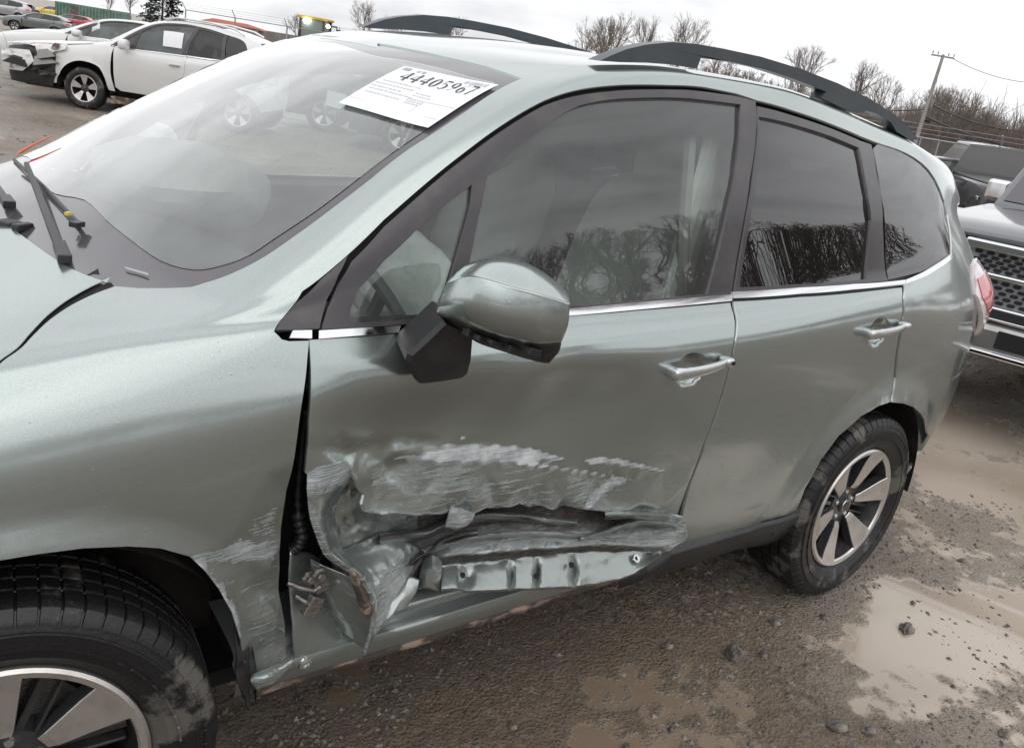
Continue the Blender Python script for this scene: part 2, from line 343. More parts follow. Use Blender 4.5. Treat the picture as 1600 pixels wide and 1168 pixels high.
NET = [  # (Y knots, Z knots)
 (FRONTY(.74)+[(-.3, .74), (2.6, .74)]+REARY(.74), [(-.95, .24), (2.9, .24), (3.3, .30), (3.6, .38)]),
 (FRONTY(.80)+[(-.3, .80), (2.6, .80)]+REARY(.80), [(-.95, .29), (2.9, .30), (3.2, .37), (3.4, .46), (3.62, .50)]),
 (FRONTY(.845)+[(-.3, .845), (2.6, .845)]+REARY(.845), [(-.95, .42), (2.9, .43), (3.3, .50), (3.62, .56)]),
 (FRONTY(.875)+[(-.3, .875), (2.6, .872)]+REARY(.872), [(-.95, .58), (2.9, .60), (3.62, .66)]),
 (FRONTY(.865)+[(-.3, .882), (.5, .885), (2.6, .882)]+REARY(.878), [(-.95, .70), (-.5, .77), (2.9, .79), (3.62, .82)]),
 (FRONTY(.845)+[(-.3, .868), (.3, .878), (.6, .883), (1.2, .885), (2.6, .880)]+REARY(.872), [(-.95, .78), (-.5, .88), (.2, .925), (.6, .965), (1.7, .995), (2.9, 1.035), (3.62, 1.02)]),
 (FRONTY(.81)+[(-.3, .838), (.3, .856), (.6, .866), (1.2, .867), (2.6, .860)]+REARY(.842), [(-.95, .83), (-.5, .94), (.0, 1.0), (.5, 1.040), (1.7, 1.068), (2.9, 1.135), (3.62, 1.12)]),
 (FRONTY(.77)+[(-.3, .80), (.1, .815), (.45, .828), (1.7, .825), (2.5, .815)]+[(2.9, .80), (3.05, .775), (3.2, .73), (3.35, .655), (3.48, .55), (3.56, .42), (3.62, .30)], [(-.95, .86), (-.6, .945), (-.3, 1.0), (.0, 1.052), (.2, 1.085), (.45, 1.112), (.75, 1.114), (1.72, 1.142), (2.5, 1.19), (2.95, 1.24), (3.3, 1.26), (3.62, 1.22)]),
 (FRONTY(.74)+[(-.3, .775), (.1, .785), (.30, .795), (.45, .805), (.9, .785), (1.5, .765), (2.5, .755)]+[(2.9, .738), (3.05, .705), (3.2, .655), (3.35, .575), (3.48, .47), (3.62, .30)], [(-.95, .875), (-.6, .97), (-.3, 1.025), (.0, 1.075), (.2, 1.108), (.45, 1.135), (.575, 1.175), (.82, 1.262), (1.2, 1.36), (1.64, 1.405), (2.5, 1.40), (2.95, 1.375), (3.25, 1.36), (3.62, 1.30)]),
 (FRONTY(.70)+[(-.3, .735), (.1, .745), (.30, .765), (.45, .785), (.575, .775), (.822, .735), (1.066, .693), (1.205, .668), (1.408, .652), (1.64, .647), (2.37, .65), (2.75, .655)]+[(2.95, .65), (3.15, .63), (3.35, .575), (3.5, .50), (3.62, .38)],
  [(-.95, .89), (-.6, .985), (-.3, 1.04), (.0, 1.088), (.2, 1.118), (.30, 1.130), (.45, 1.168), (.575, 1.238), (.822, 1.402), (1.066, 1.535), (1.205, 1.583), (1.408, 1.620), (1.64, 1.641), (1.85, 1.643), (2.37, 1.598), (2.54, 1.570), (2.75, 1.545), (3.0, 1.505), (3.2, 1.455), (3.35, 1.41), (3.62, 1.34)]),
 ([(-.95, .34), (-.88, .46), (-.75, .54), (-.5, .58), (-.1, .61), (.20, .645), (.33, .675), (.457, .70), (.77, .655), (1.095, .582), (1.3, .575), (2.8, .575), (3.0, .56), (3.2, .54), (3.35, .50), (3.62, .34)],
  [(-.95, .90), (-.6, 1.0), (-.3, 1.058), (.0, 1.105), (.15, 1.135), (.33, 1.158), (.457, 1.222), (.77, 1.437), (1.095, 1.605), (1.3, 1.655), (1.6, 1.685), (2.0, 1.690), (2.37, 1.660), (2.75, 1.612), (3.0, 1.572), (3.2, 1.535), (3.35, 1.46), (3.62, 1.36)]),
 ([(-.95, .2), (-.88, .28), (-.5, .33), (3.2, .31), (3.62, .2)],
  [(-.95, .91), (-.6, 1.02), (-.3, 1.085), (-.1, 1.115), (.10, 1.150), (.5, 1.370), (.98, 1.612), (1.2, 1.662), (1.6, 1.697), (2.0, 1.703), (2.5, 1.675), (3.0, 1.600), (3.2, 1.56), (3.35, 1.48), (3.62, 1.37)]),
 ([(-.95, 0), (3.62, 0)],
  [(-.95, .915), (-.6, 1.03), (-.3, 1.095), (-.1, 1.125), (.06, 1.150), (.5, 1.388), (.957, 1.622), (1.2, 1.668), (1.6, 1.702), (2.0, 1.708), (2.5, 1.68), (3.0, 1.605), (3.2, 1.565), (3.35, 1.49), (3.62, 1.38)]),
]
UX = np.arange(-0.95, 3.6201, 0.01)
def _smooth(a, s):
    k = np.arange(-12, 13); g = np.exp(-k*k/(2.0*s*s)); g /= g.sum()
    p = np.concatenate([2*a[0]-a[12:0:-1], a, 2*a[-1]-a[-2:-14:-1]])
    return np.convolve(p, g, 'valid')
LY = np.array([_smooth(pchip(*zip(*k[0]), UX), 3.0) for k in NET])
LZ = np.array([_smooth(pchip(*zip(*k[1]), UX), 3.0) for k in NET])
WHEELS = ((0.0, 0.345), (2.64, 0.345))
def S0(u, v):
    u = np.asarray(u, float); v = np.asarray(v, float)
    sg = np.where(v > 12, 1.0, -1.0)
    fx = np.clip((u-UX[0])/0.01, 0, len(UX)-1.001); i = fx.astype(int); t = fx-i
    def lv(k, A, odd):
        m = np.where(k > 12, 24-k, k); m = np.clip(m, 0, 12); a = A[m, i]*(1-t)+A[m, i+1]*t
        return np.where(k > 12, -a, a) if odd else a
    vv = np.where(v > 12, 24-v, v); vv = np.clip(vv, 0, 12)
    k = np.clip(np.floor(vv).astype(int), 0, 11); s = vv-k
    out = []
    for A, odd in ((LY, True), (LZ, False)):
        p0 = lv(np.maximum(k-1, 0), A, odd); p1 = lv(k, A, odd); p2 = lv(k+1, A, odd); p3 = lv(k+2, A, odd)
        out.append(0.5*((2*p1)+(-p0+p2)*s+(2*p0-5*p1+4*p2-p3)*s*s+(-p0+3*p1-3*p2+p3)*s**3))
    Y, Z = out
    # flared arches
    low = 1-sstep(5.0, 6.6, vv)
    for cx, cz in WHEELS:
        r = np.hypot(u-cx, Z-cz); Y = Y+low*(0.016*(1-sstep(.425, .52, r))+0.006*(1-sstep(.41, .435, r)))
    # soft sill line and door hollow
    Y = Y-0.012*np.exp(-((Z-.60)/.11)**2)*sstep(.5, .8, u)*(1-sstep(1.9, 2.2, u))*low
    return np.stack([u+0*v, Y*sg, Z], -1)
def inv_xz(x, z):
    """level v on the left side at height z"""
    x = np.atleast_1d(np.asarray(x, float)); z = np.atleast_1d(np.asarray(z, float)); vs = np.linspace(0, 9, 181)
    out = np.zeros_like(x)
    for i in range(len(x)):
        zz = S0(np.full(181, x[i]), vs)[:, 2]; out[i] = np.interp(z[i], zz, vs)
    return out
def project(Pn):
    q = Pn-CC; zc = q @ CD
    return np.stack([800+CF*(q @ CR)/zc, 584-CF*(q @ CU)/zc], -1)
_U, _V = np.meshgrid(np.linspace(-.9, 3.60, 451), np.linspace(0.3, 16, 315))
_PG = S0(_U, _V); _NX = np.cross(np.gradient(_PG, axis=1), np.gradient(_PG, axis=0)); _PX = project(_PG)
_face = (np.sum((CC-_PG)*(_NX), -1) > 0)
if np.mean(np.sum((CC-_PG)*_NX, -1)[60:90, 100:300] > 0) < .5: _face = ~_face
def pick(px, py, vr=(0.3, 12.2)):
    """surface parameters of a body feature measured at a pixel of the photograph"""
    d = (_PX[..., 0]-px)**2+(_PX[..., 1]-py)**2+np.where(_face, 0, 400)+np.where((_V < vr[0]) | (_V > vr[1]), 1e9, 0)
    j = np.unravel_index(np.argmin(d), d.shape); u, v = _U[j], _V[j]
    for _ in range(8):
        e = 1e-3; A = np.array([[u, v], [u+e, v], [u, v+e]]); Q = project(S0(A[:, 0], A[:, 1]))
        J = np.array([(Q[1]-Q[0])/e, (Q[2]-Q[0])/e]).T; r = np.array([px, py])-Q[0]
        dl = np.linalg.lstsq(J.T @ J+np.diag([20.0, 2.0]), J.T @ r, rcond=None)[0]
        u += float(np.clip(dl[0], -.05, .05)); v += float(np.clip(dl[1], -.3, .3)); u = min(max(u, -.95), 3.62)
    return (u, v)
def picks(pts, vr=(0.3, 12.2)): return [pick(a, b, vr) for a, b in pts]

VS = 0.12  # metres per level, for meshing
def densify(poly, step, closed=True):
    out = []
    n = len(poly)
    for i in range(n if closed else n-1):
        a = np.array(poly[i]); b = np.array(poly[(i+1) % n]); m = max(1, int(math.ceil(math.hypot(b[0]-a[0], (b[1]-a[1])*VS)/step)))
        for k in range(m): out.append(tuple(a+(b-a)*k/m))
    if not closed: out.append(tuple(poly[-1]))
    return out
def curve(pts, sub=4, closed=False):
    """round off a picked line"""
    P = [np.array(p, float) for p in pts]; n = len(P); out = []
    rng = range(n) if closed else range(n-1)
    for i in rng:
        p0 = P[(i-1) % n] if closed or i > 0 else P[0]; p1 = P[i]; p2 = P[(i+1) % n]; p3 = P[(i+2) % n] if closed or i+2 < n else P[-1]
        for k in range(sub):
            s = k/sub; out.append(tuple(0.5*((2*p1)+(-p0+p2)*s+(2*p0-5*p1+4*p2-p3)*s*s+(-p0+3*p1-3*p2+p3)*s**3)))
    if not closed: out.append(tuple(P[-1]))
    return out
def inside(poly, X, Y):
    r = np.zeros(X.shape, bool); n = len(poly)
    for i in range(n):
        x1, y1 = poly[i]; x2, y2 = poly[(i+1) % n]
        if y1 == y2: continue
        c = ((y1 > Y) != (y2 > Y)) & (X < (x2-x1)*(Y-y1)/(y2-y1)+x1); r ^= c
    return r
def dist_line(pts, X, Y, closed=False):
    d = np.full(np.shape(X), 1e9); n = len(pts)
    for i in range(n if closed else n-1):
        ax, ay = pts[i]; bx, by = pts[(i+1) % n]; l2 = (bx-ax)**2+(by-ay)**2+1e-12
        t = np.clip(((X-ax)*(bx-ax)+(Y-ay)*(by-ay))/l2, 0, 1); d = np.minimum(d, np.hypot(X-ax-t*(bx-ax), Y-ay-t*(by-ay)))
    return d
def surf_normals(F, u, v, e=2e-3):
    P = F(u, v); a = F(u+e, v)-F(u-e, v); b = F(u, v+e/VS)-F(u, v-e/VS); n = np.cross(a, b)
    n /= np.linalg.norm(n, axis=-1, keepdims=True)+1e-12
    return P, n
def panel(name, poly, F=S0, m=None, parent=None, res=0.03, holes=(), thick=0.012, attrs=None, zones=(), normal_e=2e-3):
    """one sheet of the body: outline and holes in (u, v), meshed finely, with its edge turned in by `thick`"""
    loops = [densify(poly, res*0.8)]+[densify(h, res*0.8) for h in holes]
    V2 = []; E = []
    for lp in loops:
        o = len(V2); V2 += [(p[0], p[1]*VS) for p in lp]; E += [(o+i, o+(i+1) % len(lp)) for i in range(len(lp))]
    lps = [[(p[0], p[1]*VS) for p in lp] for lp in loops]
    x0 = min(p[0] for p in lps[0]); x1 = max(p[0] for p in lps[0]); y0 = min(p[1] for p in lps[0]); y1 = max(p[1] for p in lps[0])
    def pts(r, reg=None):
        X, Y = np.meshgrid(np.arange(x0+r*.5, x1, r), np.arange(y0+r*.5, y1, r*.9)); X[1::2] += r*.5
        X = X.ravel(); Y = Y.ravel(); k = inside(lps[0], X, Y)
        for h in lps[1:]: k &= ~inside(h, X, Y)
        return X[k], Y[k]
    X, Y = pts(res)
    for zp, zr in zones:
        zz = [(p[0], p[1]*VS) for p in zp]; k = ~inside(zz, X, Y); X, Y = X[k], Y[k]
        X2, Y2 = pts(zr); k = inside(zz, X2, Y2); X = np.concatenate([X, X2[k]]); Y = np.concatenate([Y, Y2[k]])
    d = np.full(X.shape, 1e9)
    for lp in lps: d = np.minimum(d, dist_line(lp, X, Y, True))
    k = d > res*0.3
    if zones: k = d > min(z[1] for z in zones)*0.6
    X, Y = X[k], Y[k]
    allv = V2+list(zip(X.tolist(), Y.tolist()))
    cv, ce, cf, ov, oe, of = delaunay_2d_cdt([Vector(p) for p in allv], E, [], 2, 1e-6)
    cv = np.array([(p[0], p[1]) for p in cv]); tri = np.array([f for f in cf if len(f) == 3])
    cx = cv[tri].mean(1); k = inside(lps[0], cx[:, 0], cx[:, 1])
    for h in lps[1:]: k &= ~inside(h, cx[:, 0], cx[:, 1])
    tri = tri[k]
    u, v = cv[:, 0], cv[:, 1]/VS
    P, n = surf_normals(F, u, v, normal_e)
    # orient triangles with the surface normal
    fn = np.cross(P[tri[:, 1]]-P[tri[:, 0]], P[tri[:, 2]]-P[tri[:, 0]]); fl = np.sum(fn*n[tri].mean(1), -1) < 0
    tri[fl] = tri[fl][:, ::-1]
    nv = len(P); VV = [P]; LN = [n[tri].reshape(-1, 3)]; FF = tri.tolist(); av = {k_: a(u, v) for k_, a in (attrs or {}).items()}
    if thick:
        es = {}
        for a, b, c in FF:
            for e in ((a, b), (b, c), (c, a)):
                es[e] = 1
        bd = [e for e in es if (e[1], e[0]) not in es]
        ids = sorted({i for e in bd for i in e}); mp = {i: nv+k_ for k_, i in enumerate(ids)}
        VV.append(P[ids]-n[ids]*thick); ln = []
        Q = np.concatenate(VV)
        for a, b in bd:
            q = (b, a, mp[a], mp[b]); FF.append(list(q)); f = np.cross(Q[q[1]]-Q[q[0]], Q[q[2]]-Q[q[0]]); f /= np.linalg.norm(f)+1e-12
            w = [0.75*n[b]+0.65*f, 0.75*n[a]+0.65*f, f, f]; ln += [x/np.linalg.norm(x) for x in w]
        LN.append(np.array(ln).reshape(-1, 3)); av = {k_: np.concatenate([a, a[ids]]) for k_, a in av.items()}
    return mesh_obj(name, np.concatenate(VV), FF, m, parent, True, np.concatenate(LN), av)
def off(d, F=S0):
    """the surface moved along its normal by d"""
    def G(u, v):
        P, n = surf_normals(F, np.asarray(u, float), np.asarray(v, float)); return P+n*d
    return G
def mir(poly): return [(u, 24-v) for u, v in poly]
# ------------------------------------------------------------------ wheels
def make_tyre(name, parent, m, R=0.351, rim=0.228, wid=0.225):
    nP = 62; fr_ = (0., .035, .12, .155, .58); nA = nP*5; hw = wid/2; prof = []
    # (y across, radius, tread row id)
    side = [(-hw*.80, rim, 0), (-hw*.88, rim+.006, 0), (-hw*.97, rim+.022, 0), (-hw*1.005, rim+.028, 0), (-hw*1.02, rim+.030, 0), (-hw*1.04, rim+.046, 0), (-hw*1.065, rim+.0465, 9), (-hw*1.065, rim+.051, 9), (-hw*1.04, rim+.0515, 0), (-hw*1.045, rim+.075, 0), (-hw*1.06, rim+.0755, 0), (-hw*1.05, rim+.079, 0), (-hw*1.02, rim+.0795, 0), (-hw*.985, R-.032, 0), (-hw*1.0, R-.031, 3), (-hw*.975, R-.024, 3), (-hw*.93, R-.018, 3), (-hw*.87, R-.008, 3)]
    tread = []
    edges = [-.80, -.50, -.47, -.20, -.17, .17, .20, .47, .50, .80]
    for i, e in enumerate(edges): tread.append((e*hw, R-.0035*(abs(e)/.8)**2*1.2, 1 if e < 0 else 2))
    rows = side+[(-hw*.80, R-.0045, 3)]
    gro = [(-.49, -.455), (-.185, -.15), (.15, .185), (.455, .49)]
    ys = [-.78, -.64]
    seq = [(-.70, 0), (-.51, 0), (-.495, 1), (-.455, 1), (-.44, 0), (-.30, 0), (-.20, 0), (-.185, 1), (-.145, 1), (-.13, 0), (0, 0), (.13, 0), (.145, 1), (.185, 1), (.20, 0), (.30, 0), (.44, 0), (.455, 1), (.495, 1), (.51, 0), (.70, 0)]
    for e, g in seq: rows.append((e*hw, R-.002*(abs(e)/.8)**2-(.0075 if g else 0), 0 if g else 3))
    rows += [(-y, r, k) for y, r, k in reversed(side+[(-hw*.80, R-.0045, 3)])]
    V = []; F = []
    for j, (y, r, k) in enumerate(rows):
        for a in range(nA):
            th = 2*math.pi*(a//5+fr_[a % 5])/nP; q = r
            if k == 3:
                if (a % 5) in (1, 2): q -= .005
            if k == 9: q += .0
            V.append((math.cos(th)*q, y+(0.0012*math.sin(a*2.1) if k == 9 else 0), math.sin(th)*q))
    for j in range(len(rows)-1):
        for a in range(nA):
            a2 = (a+1) % nA; F.append((j*nA+a, (j+1)*nA+a, (j+1)*nA+a2, j*nA+a2))
    o = mesh_obj(name, V, F, m, parent, True); o.data.set_sharp_from_angle(angle=math.radians(32)); return o
def make_wheel(name, parent, loc, rz, phase, spin=1.0, spokes=6, low=False, alloy='alloy', width_deg=27.0, label=None):
    t = make_tyre(name, parent, M['rubber']) if not low else MB().lathe([(.225, -.10), (.245, -.113), (.30, -.115), (.335, -.10), (.35, -.08), (.35, .08), (.335, .10), (.225, .10)], n=40).build(name, M['rubber'], parent, True, angle=50)
    t.location = loc; t.rotation_euler = (0, 0, rz)
    if label: t['label'] = label
    n = 72 if not low else 32
    MB().lathe([(.228, -.078), (.228, -.100), (.222, -.105), (.210, -.102), (.206, -.096)], n=n).build('rim', M[alloy], t, True, angle=35)
    MB().lathe([(.206, -.096), (.198, -.060), (.188, .0), (.190, .09), (.228, .095)], n=n).build('barrel', M['wheel_dark'], t, True, angle=35)
    b = MB(); b.lathe([(.0, .02), (.185, .02), (.188, .03)], n=n)
    if not low: b.lathe([(.055, -.015), (.150, -.015), (.150, .008), (.055, .008)], n=48, mi=1)
    b.build('brake', [M['dark'], M['steel']], t, True, angle=30)
    spm = [M[alloy], M['wheel_dark']]
    mesh0 = None
    for k in range(spokes):
        th0 = math.radians(phase)+2*math.pi*k/spokes
        if mesh0 is None:
            s = MB(); hw = math.radians(width_deg/2); rr = [.066, .085, .13, .175, .214]; yy = [-.068, -.076, -.084, -.092, -.1022]
            nn = 5; V = []; F = []; mi = []
            for r, y in zip(rr, yy):
                ww = hw*(1.0 if r > .08 else .92)
                for a in range(nn):
                    q = -ww+2*ww*a/(nn-1); V.append((math.cos(q)*r, y-.001*(1-abs(q/ww)), math.sin(q)*r))
            tot = len(V)
            V += [(x*.985, y+.034, z*1.05) for x, y, z in V]
            for i in range(len(rr)-1):
                for a in range(nn-1):
                    i0 = i*nn+a; F.append((i0, i0+nn, i0+nn+1, i0+1)); mi.append(0)
            ring = [i for i in range(nn)]+[nn*(i+1)-1 for i in range(1, len(rr))]+[tot-1-a for a in range(1, nn)]+[nn*i for i in range(len(rr)-2, 0, -1)]
            for i in range(len(ring)):
                a, c = ring[i], ring[(i+1) % len(ring)]; F.append((a, c, c+tot, a+tot)); mi.append(1)
            o = mesh_obj('spoke', V, F, spm, t, False); o.data.polygons.foreach_set('material_index', mi)
            if not low:
                bv = o.modifiers.new('bevel', 'BEVEL'); bv.width = .0018; bv.segments = 1; bv.limit_method = 'ANGLE'
            mesh0 = o
        else:
            o = mesh0.copy(); COL.objects.link(o); o.parent = t
        o.rotation_euler = (0, -th0, 0)
    if not low:
        fm = None
        for k in range(spokes):
            th0 = math.radians(phase+180/spokes)+2*math.pi*k/spokes
            if fm is None:
                s = MB(); s.box((.125, -.040, .012), (.14, .03, .016)); s.box((.125, -.045, -.018), (.13, .025, .008)); fm = s.build('inner_spoke', M['wheel_dark'], t, bevel=.003); o = fm
            else: o = fm.copy(); COL.objects.link(o); o.parent = t
            o.rotation_euler = (0, -th0, 0)
    c = MB(); c.lathe([(0, -.074), (.020, -.0745), (.0285, -.071), (.031, -.062), (.070, -.058), (.074, -.03), (.074, .02)], n=40)
    h = c.build('hub', M['wheel_dark'], t, True, angle=30)
    if not low:
        e = MB(); e.lathe([(.0, -.0765), (.017, -.0762), (.019, -.0745)], n=28); e.lathe([(.0205, -.0755), (.0225, -.0758), (.0235, -.0735)], n=32, mi=1); e.build('centre_cap', [M['wheel_dark'], M['satin']], t, True)
        nb = MB().lathe([(.0, -.066), (.008, -.066), (.010, -.062), (.010, -.045)], n=8)
        n0 = None
        for k in range(5):
            a = 2*math.pi*k/5+.3
            if n0 is None: n0 = nb.build('wheel_nut', M['satin'], t, True, angle=30); o = n0
            else: o = n0.copy(); COL.objects.link(o); o.parent = t
            o.location = (math.cos(a)*.050, .0, math.sin(a)*.050)
    return t

# ------------------------------------------------------------------ outlines of the panels, measured on the photograph
P_ = {}
def lift(poly, du=0, dv=0): return [(u+du, v+dv) for u, v in poly]
def hand(*pts): return picks(pts)
g1 = curve(picks([(0, 568), (20, 553), (45, 531), (70, 506), (95, 487), (120, 472), (150, 458), (180, 447)]), 3)
gf = [(-.82, 8.6), (-.70, 8.3), (-.5, 8.15), (-.3, 8.05), (-.12, 8.0)]       # gap ahead of the frame
hood_rear = curve(picks([(180, 447), (130, 430), (90, 409), (50, 381), (20, 358), (0, 343)], (9, 16)), 3)
uR, vR = hood_rear[-1]
hood_rear += [(.085, 11.75), (.078, 12.0)]
P_['hood_half'] = lift(gf, 0, .10)+lift(g1, 0, .11)+hood_rear[1:]
P_['hood'] = P_['hood_half']+mir(P_['hood_half'][:-1])[::-1]
def lift_(poly, du=0, dv=0): return [(u+du, v+dv) for u, v in poly]
ws_side = curve(picks([(300, 446), (345, 434), (380, 419), (415, 400), (460, 369), (520, 325), (580, 279), (640, 232), (730, 173), (815, 123)]), 2)
ws_bot = [(.055, 12), (.06, 11.6), (.075, 11.2), (.10, 10.8), (.16, 10.45)]+picks([(180, 449), (215, 452), (260, 451)])
ws_top = picks([(815, 123), (760, 105), (700, 91), (640, 78), (590, 69)])+[(.957, 11.55), (.955, 12)]
half = ws_bot+ws_side+ws_top[1:]
P_['ws_outer'] = half+mir(half[1:-1])[::-1]
clr = [(.235, 12), (.24, 11.5), (.262, 11.1), (.30, 10.75)]
clr = curve([(.22, 12), (.225, 11.6)]+picks([(130, 310), (165, 342), (205, 374), (250, 405), (300, 419), (345, 413), (390, 396), (440, 363), (530, 300), (640, 218), (720, 163), (775, 131)], (9.6, 12.5))+picks([(740, 120), (700, 108), (640, 94), (580, 84)], (9.6, 12.2))+[(.925, 12)], 3)
P_['ws_clear'] = clr+mir(clr[1:-1])[::-1]
# body side strip over the doors and quarter panel
strip_top = ws_side[ws_side.index(ws_side[-1]):]
frame_out = picks([(543, 398), (600, 343), (700, 258), (760, 212), (800, 185), (850, 157), (900, 141), (950, 134), (1000, 132), (1050, 133), (1100, 136), (1150, 146), (1183, 157), (1240, 173), (1300, 194), (1345, 213), (1374, 224)], (7, 9.6))
qg_out = curve(picks([(1374, 224), (1402, 233), (1430, 247), (1452, 266), (1470, 298), (1481, 335), (1487, 380), (1486, 402)], (6.8, 9.7)), 2)
belt_q = picks([(1486, 406), (1470, 418), (1446, 430), (1413, 440)], (6.3, 7.4))
rq_seam = picks([(1413, 466), (1411, 504), (1404, 547), (1400, 590), (1394, 626)], (2, 7))
def arch(cx, r, a0, a1, n=16):
    o = []
    for k in range(n+1):
        a = math.radians(a0+(a1-a0)*k/n); x = cx+r*math.cos(a); z = .345+r*math.sin(a); o.append((x, float(inv_xz(x, z)[0])))
    return o
rarch_q = picks([(1394, 628), (1412, 630), (1432, 637), (1443, 648)], (1, 6))
bump_seam = picks([(1443, 646), (1460, 618), (1480, 596)], (2, 6))+[(3.30, 3.9), (3.45, 4.05), (3.62, 4.15)]
lampc = [(3.62, 6.35), (3.45, 6.5), (3.30, 6.62), (3.19, 6.55)]+[(3.14, 6.2), (3.145, 5.7), (3.20, 5.1), (3.27, 4.7), (3.40, 4.45), (3.62, 4.35)]
side_front = picks([(415, 400), (440, 424), (472, 455)])
top_line = [(u, v) for u, v in ws_side if u >= ws_side[[i for i in range(len(ws_side)) if ws_side[i][0] > .45][0]][0]]
ditch = [(1.2, 10.0), (1.4, 10.0), (1.8, 10.0), (2.2, 10.0), (2.6, 10.0), (2.9, 10.0), (3.1, 10.0), (3.22, 9.9), (3.30, 9.4), (3.38, 8.8), (3.48, 8.0), (3.56, 7.2), (3.60, 6.6)]
P_['side'] = side_front[:1]+top_line+ditch+lampc[1:-1]+[(3.55, 4.3), (3.45, 4.08), (3.30, 3.95)]+bump_seam[:3][::-1]+rarch_q[::-1][1:]+rq_seam[::-1]+belt_q[::-1]+qg_out[::-1]+frame_out[::-1][1:]+side_front[::-1][:2]
P_['qglass'] = qg_out+picks([(1484, 401), (1468, 412), (1441, 424), (1390, 436)], (6.8, 7.6))+picks([(1386, 380), (1378, 300), (1366, 232)], (7, 9.2))
P_['tail_lamp'] = lampc
# fender
farch = picks([(455, 1038), (425, 1052), (392, 1064), (385, 1030), (380, 1000), (368, 962), (345, 922), (322, 892), (297, 869), (250, 856), (200, 853), (130, 856), (60, 865), (0, 875)], (0.3, 6))
fa_front = arch(0, .455, 92, 178, 12)
fender_door = picks([(483, 532), (480, 560), (476, 600), (470, 640), (460, 714), (452, 770), (447, 815), (443, 872), (445, 930), (455, 1000)], (0.3, 7.2))
P_['fender'] = g1+picks([(215, 450), (260, 450), (300, 448)])+ws_side[1:ws_side.index(top_line[0])]+side_front+picks([(460, 474), (438, 500), (428, 518), (440, 530), (452, 533)], (6.5, 9))+fender_door+farch+fa_front+[(-.55, 1.6), (-.60, 3.0), (-.66, 4.5), (-.72, 6.0), (-.80, 7.6)]+gf
P_['garnish'] = picks([(430, 517), (440, 500), (462, 474), (500, 438), (543, 400), (527, 430), (508, 470), (497, 514), (455, 516)], (6.9, 9.3))
# front door
P_['frame_f'] = picks([(503, 514), (512, 482), (528, 446), (550, 408), (600, 354), (700, 267), (760, 221), (800, 194), (850, 165), (900, 150), (950, 143), (1000, 140), (1050, 140), (1100, 143), (1150, 150), (1181, 158), (1183, 185), (1180, 230), (1172, 280), (1163, 340), (1152, 400), (1143, 461)], (6.7, 9.2))+picks([(1000, 474), (890, 483), (700, 500), (560, 512)], (6.5, 7.4))
P_['hole_q'] = picks([(545, 505), (549, 480), (560, 452), (600, 408), (660, 350), (738, 288), (736, 320), (724, 365), (712, 410), (700, 450), (692, 496)], (6.8, 9.1))
P_['hole_f'] = picks([(764, 266), (800, 234), (850, 197), (905, 165), (940, 157), (990, 153), (1040, 152), (1100, 156), (1158, 163), (1157, 210), (1150, 270), (1138, 330), (1122, 400), (1106, 460), (1000, 470), (890, 479), (800, 486), (722, 493), (726, 450), (736, 400), (748, 340)], (6.8, 9.1))
P_['chrome_f'] = picks([(497, 517), (560, 513), (680, 505), (790, 495), (890, 482), (1000, 472), (1140, 460), (1141, 470), (1000, 483), (890, 493), (790, 504), (680, 514), (560, 525), (497, 530)], (6.3, 7.5))
P_['chrome_g'] = picks([(455, 518), (484, 517), (484, 530), (450, 529)], (6.3, 7.5))
P_['chrome_r'] = picks([(1142, 456), (1250, 449), (1330, 444), (1412, 438), (1412, 445), (1330, 453), (1250, 459), (1143, 466)], (6.3, 7.5))
P_['chrome_q'] = picks([(1415, 437), (1442, 425), (1470, 408), (1486, 396), (1486, 403), (1470, 416), (1444, 432), (1415, 444)], (6.3, 7.5))
P_['frame_r'] = picks([(1184, 166), (1240, 181), (1300, 201), (1345, 220), (1362, 226), (1370, 270), (1380, 350), (1388, 438), (1330, 443), (1250, 449), (1148, 456), (1157, 400), (1168, 335), (1178, 270), (1185, 210)], (6.8, 9.2))
P_['hole_r'] = picks([(1186, 182), (1240, 194), (1300, 213), (1343, 231), (1351, 270), (1358, 310), (1362, 344), (1358, 390), (1354, 436), (1250, 444), (1156, 450), (1163, 400), (1174, 335), (1184, 270), (1188, 210)], (6.9, 9.1))
b_seam = [(1143, 473), (1149, 490), (1148, 532), (1140, 575), (1128, 620), (1100, 697), (1077, 757), (1062, 812)]
P_['door_r'] = picks([(1147, 471), (1250, 464), (1330, 458), (1409, 449), (1409, 466), (1407, 504), (1400, 547), (1396, 590), (1390, 628)], (2, 7.3))+picks([(1372, 634), (1345, 650), (1310, 681), (1282, 718), (1258, 762), (1244, 797)], (1, 6))+picks([(1170, 822), (1100, 842), (1044, 858), (1050, 835), (1065, 812), (1079, 757), (1102, 697), (1130, 620), (1142, 575), (1150, 532), (1151, 490)], (1, 7))
P_['clad'] = picks([(1010, 888), (1046, 860), (1100, 844), (1170, 824), (1243, 800), (1240, 815)], (.5, 5))+picks([(1230, 838)], (.4, 4))+[(2.17, .50), (1.9, .40), (1.68, .34), (1.585, .50)]
P_['bumper'] = [bump_seam[0]]+bump_seam[1:3]+[(3.30, 3.93), (3.45, 4.06), (3.56, 4.25), (3.62, 4.3), (3.62, .6), (3.3, .6), (3.05, .7)]+picks([(1420, 766), (1438, 742), (1450, 712), (1453, 682), (1449, 660)], (.5, 5))
P_['fuel'] = None

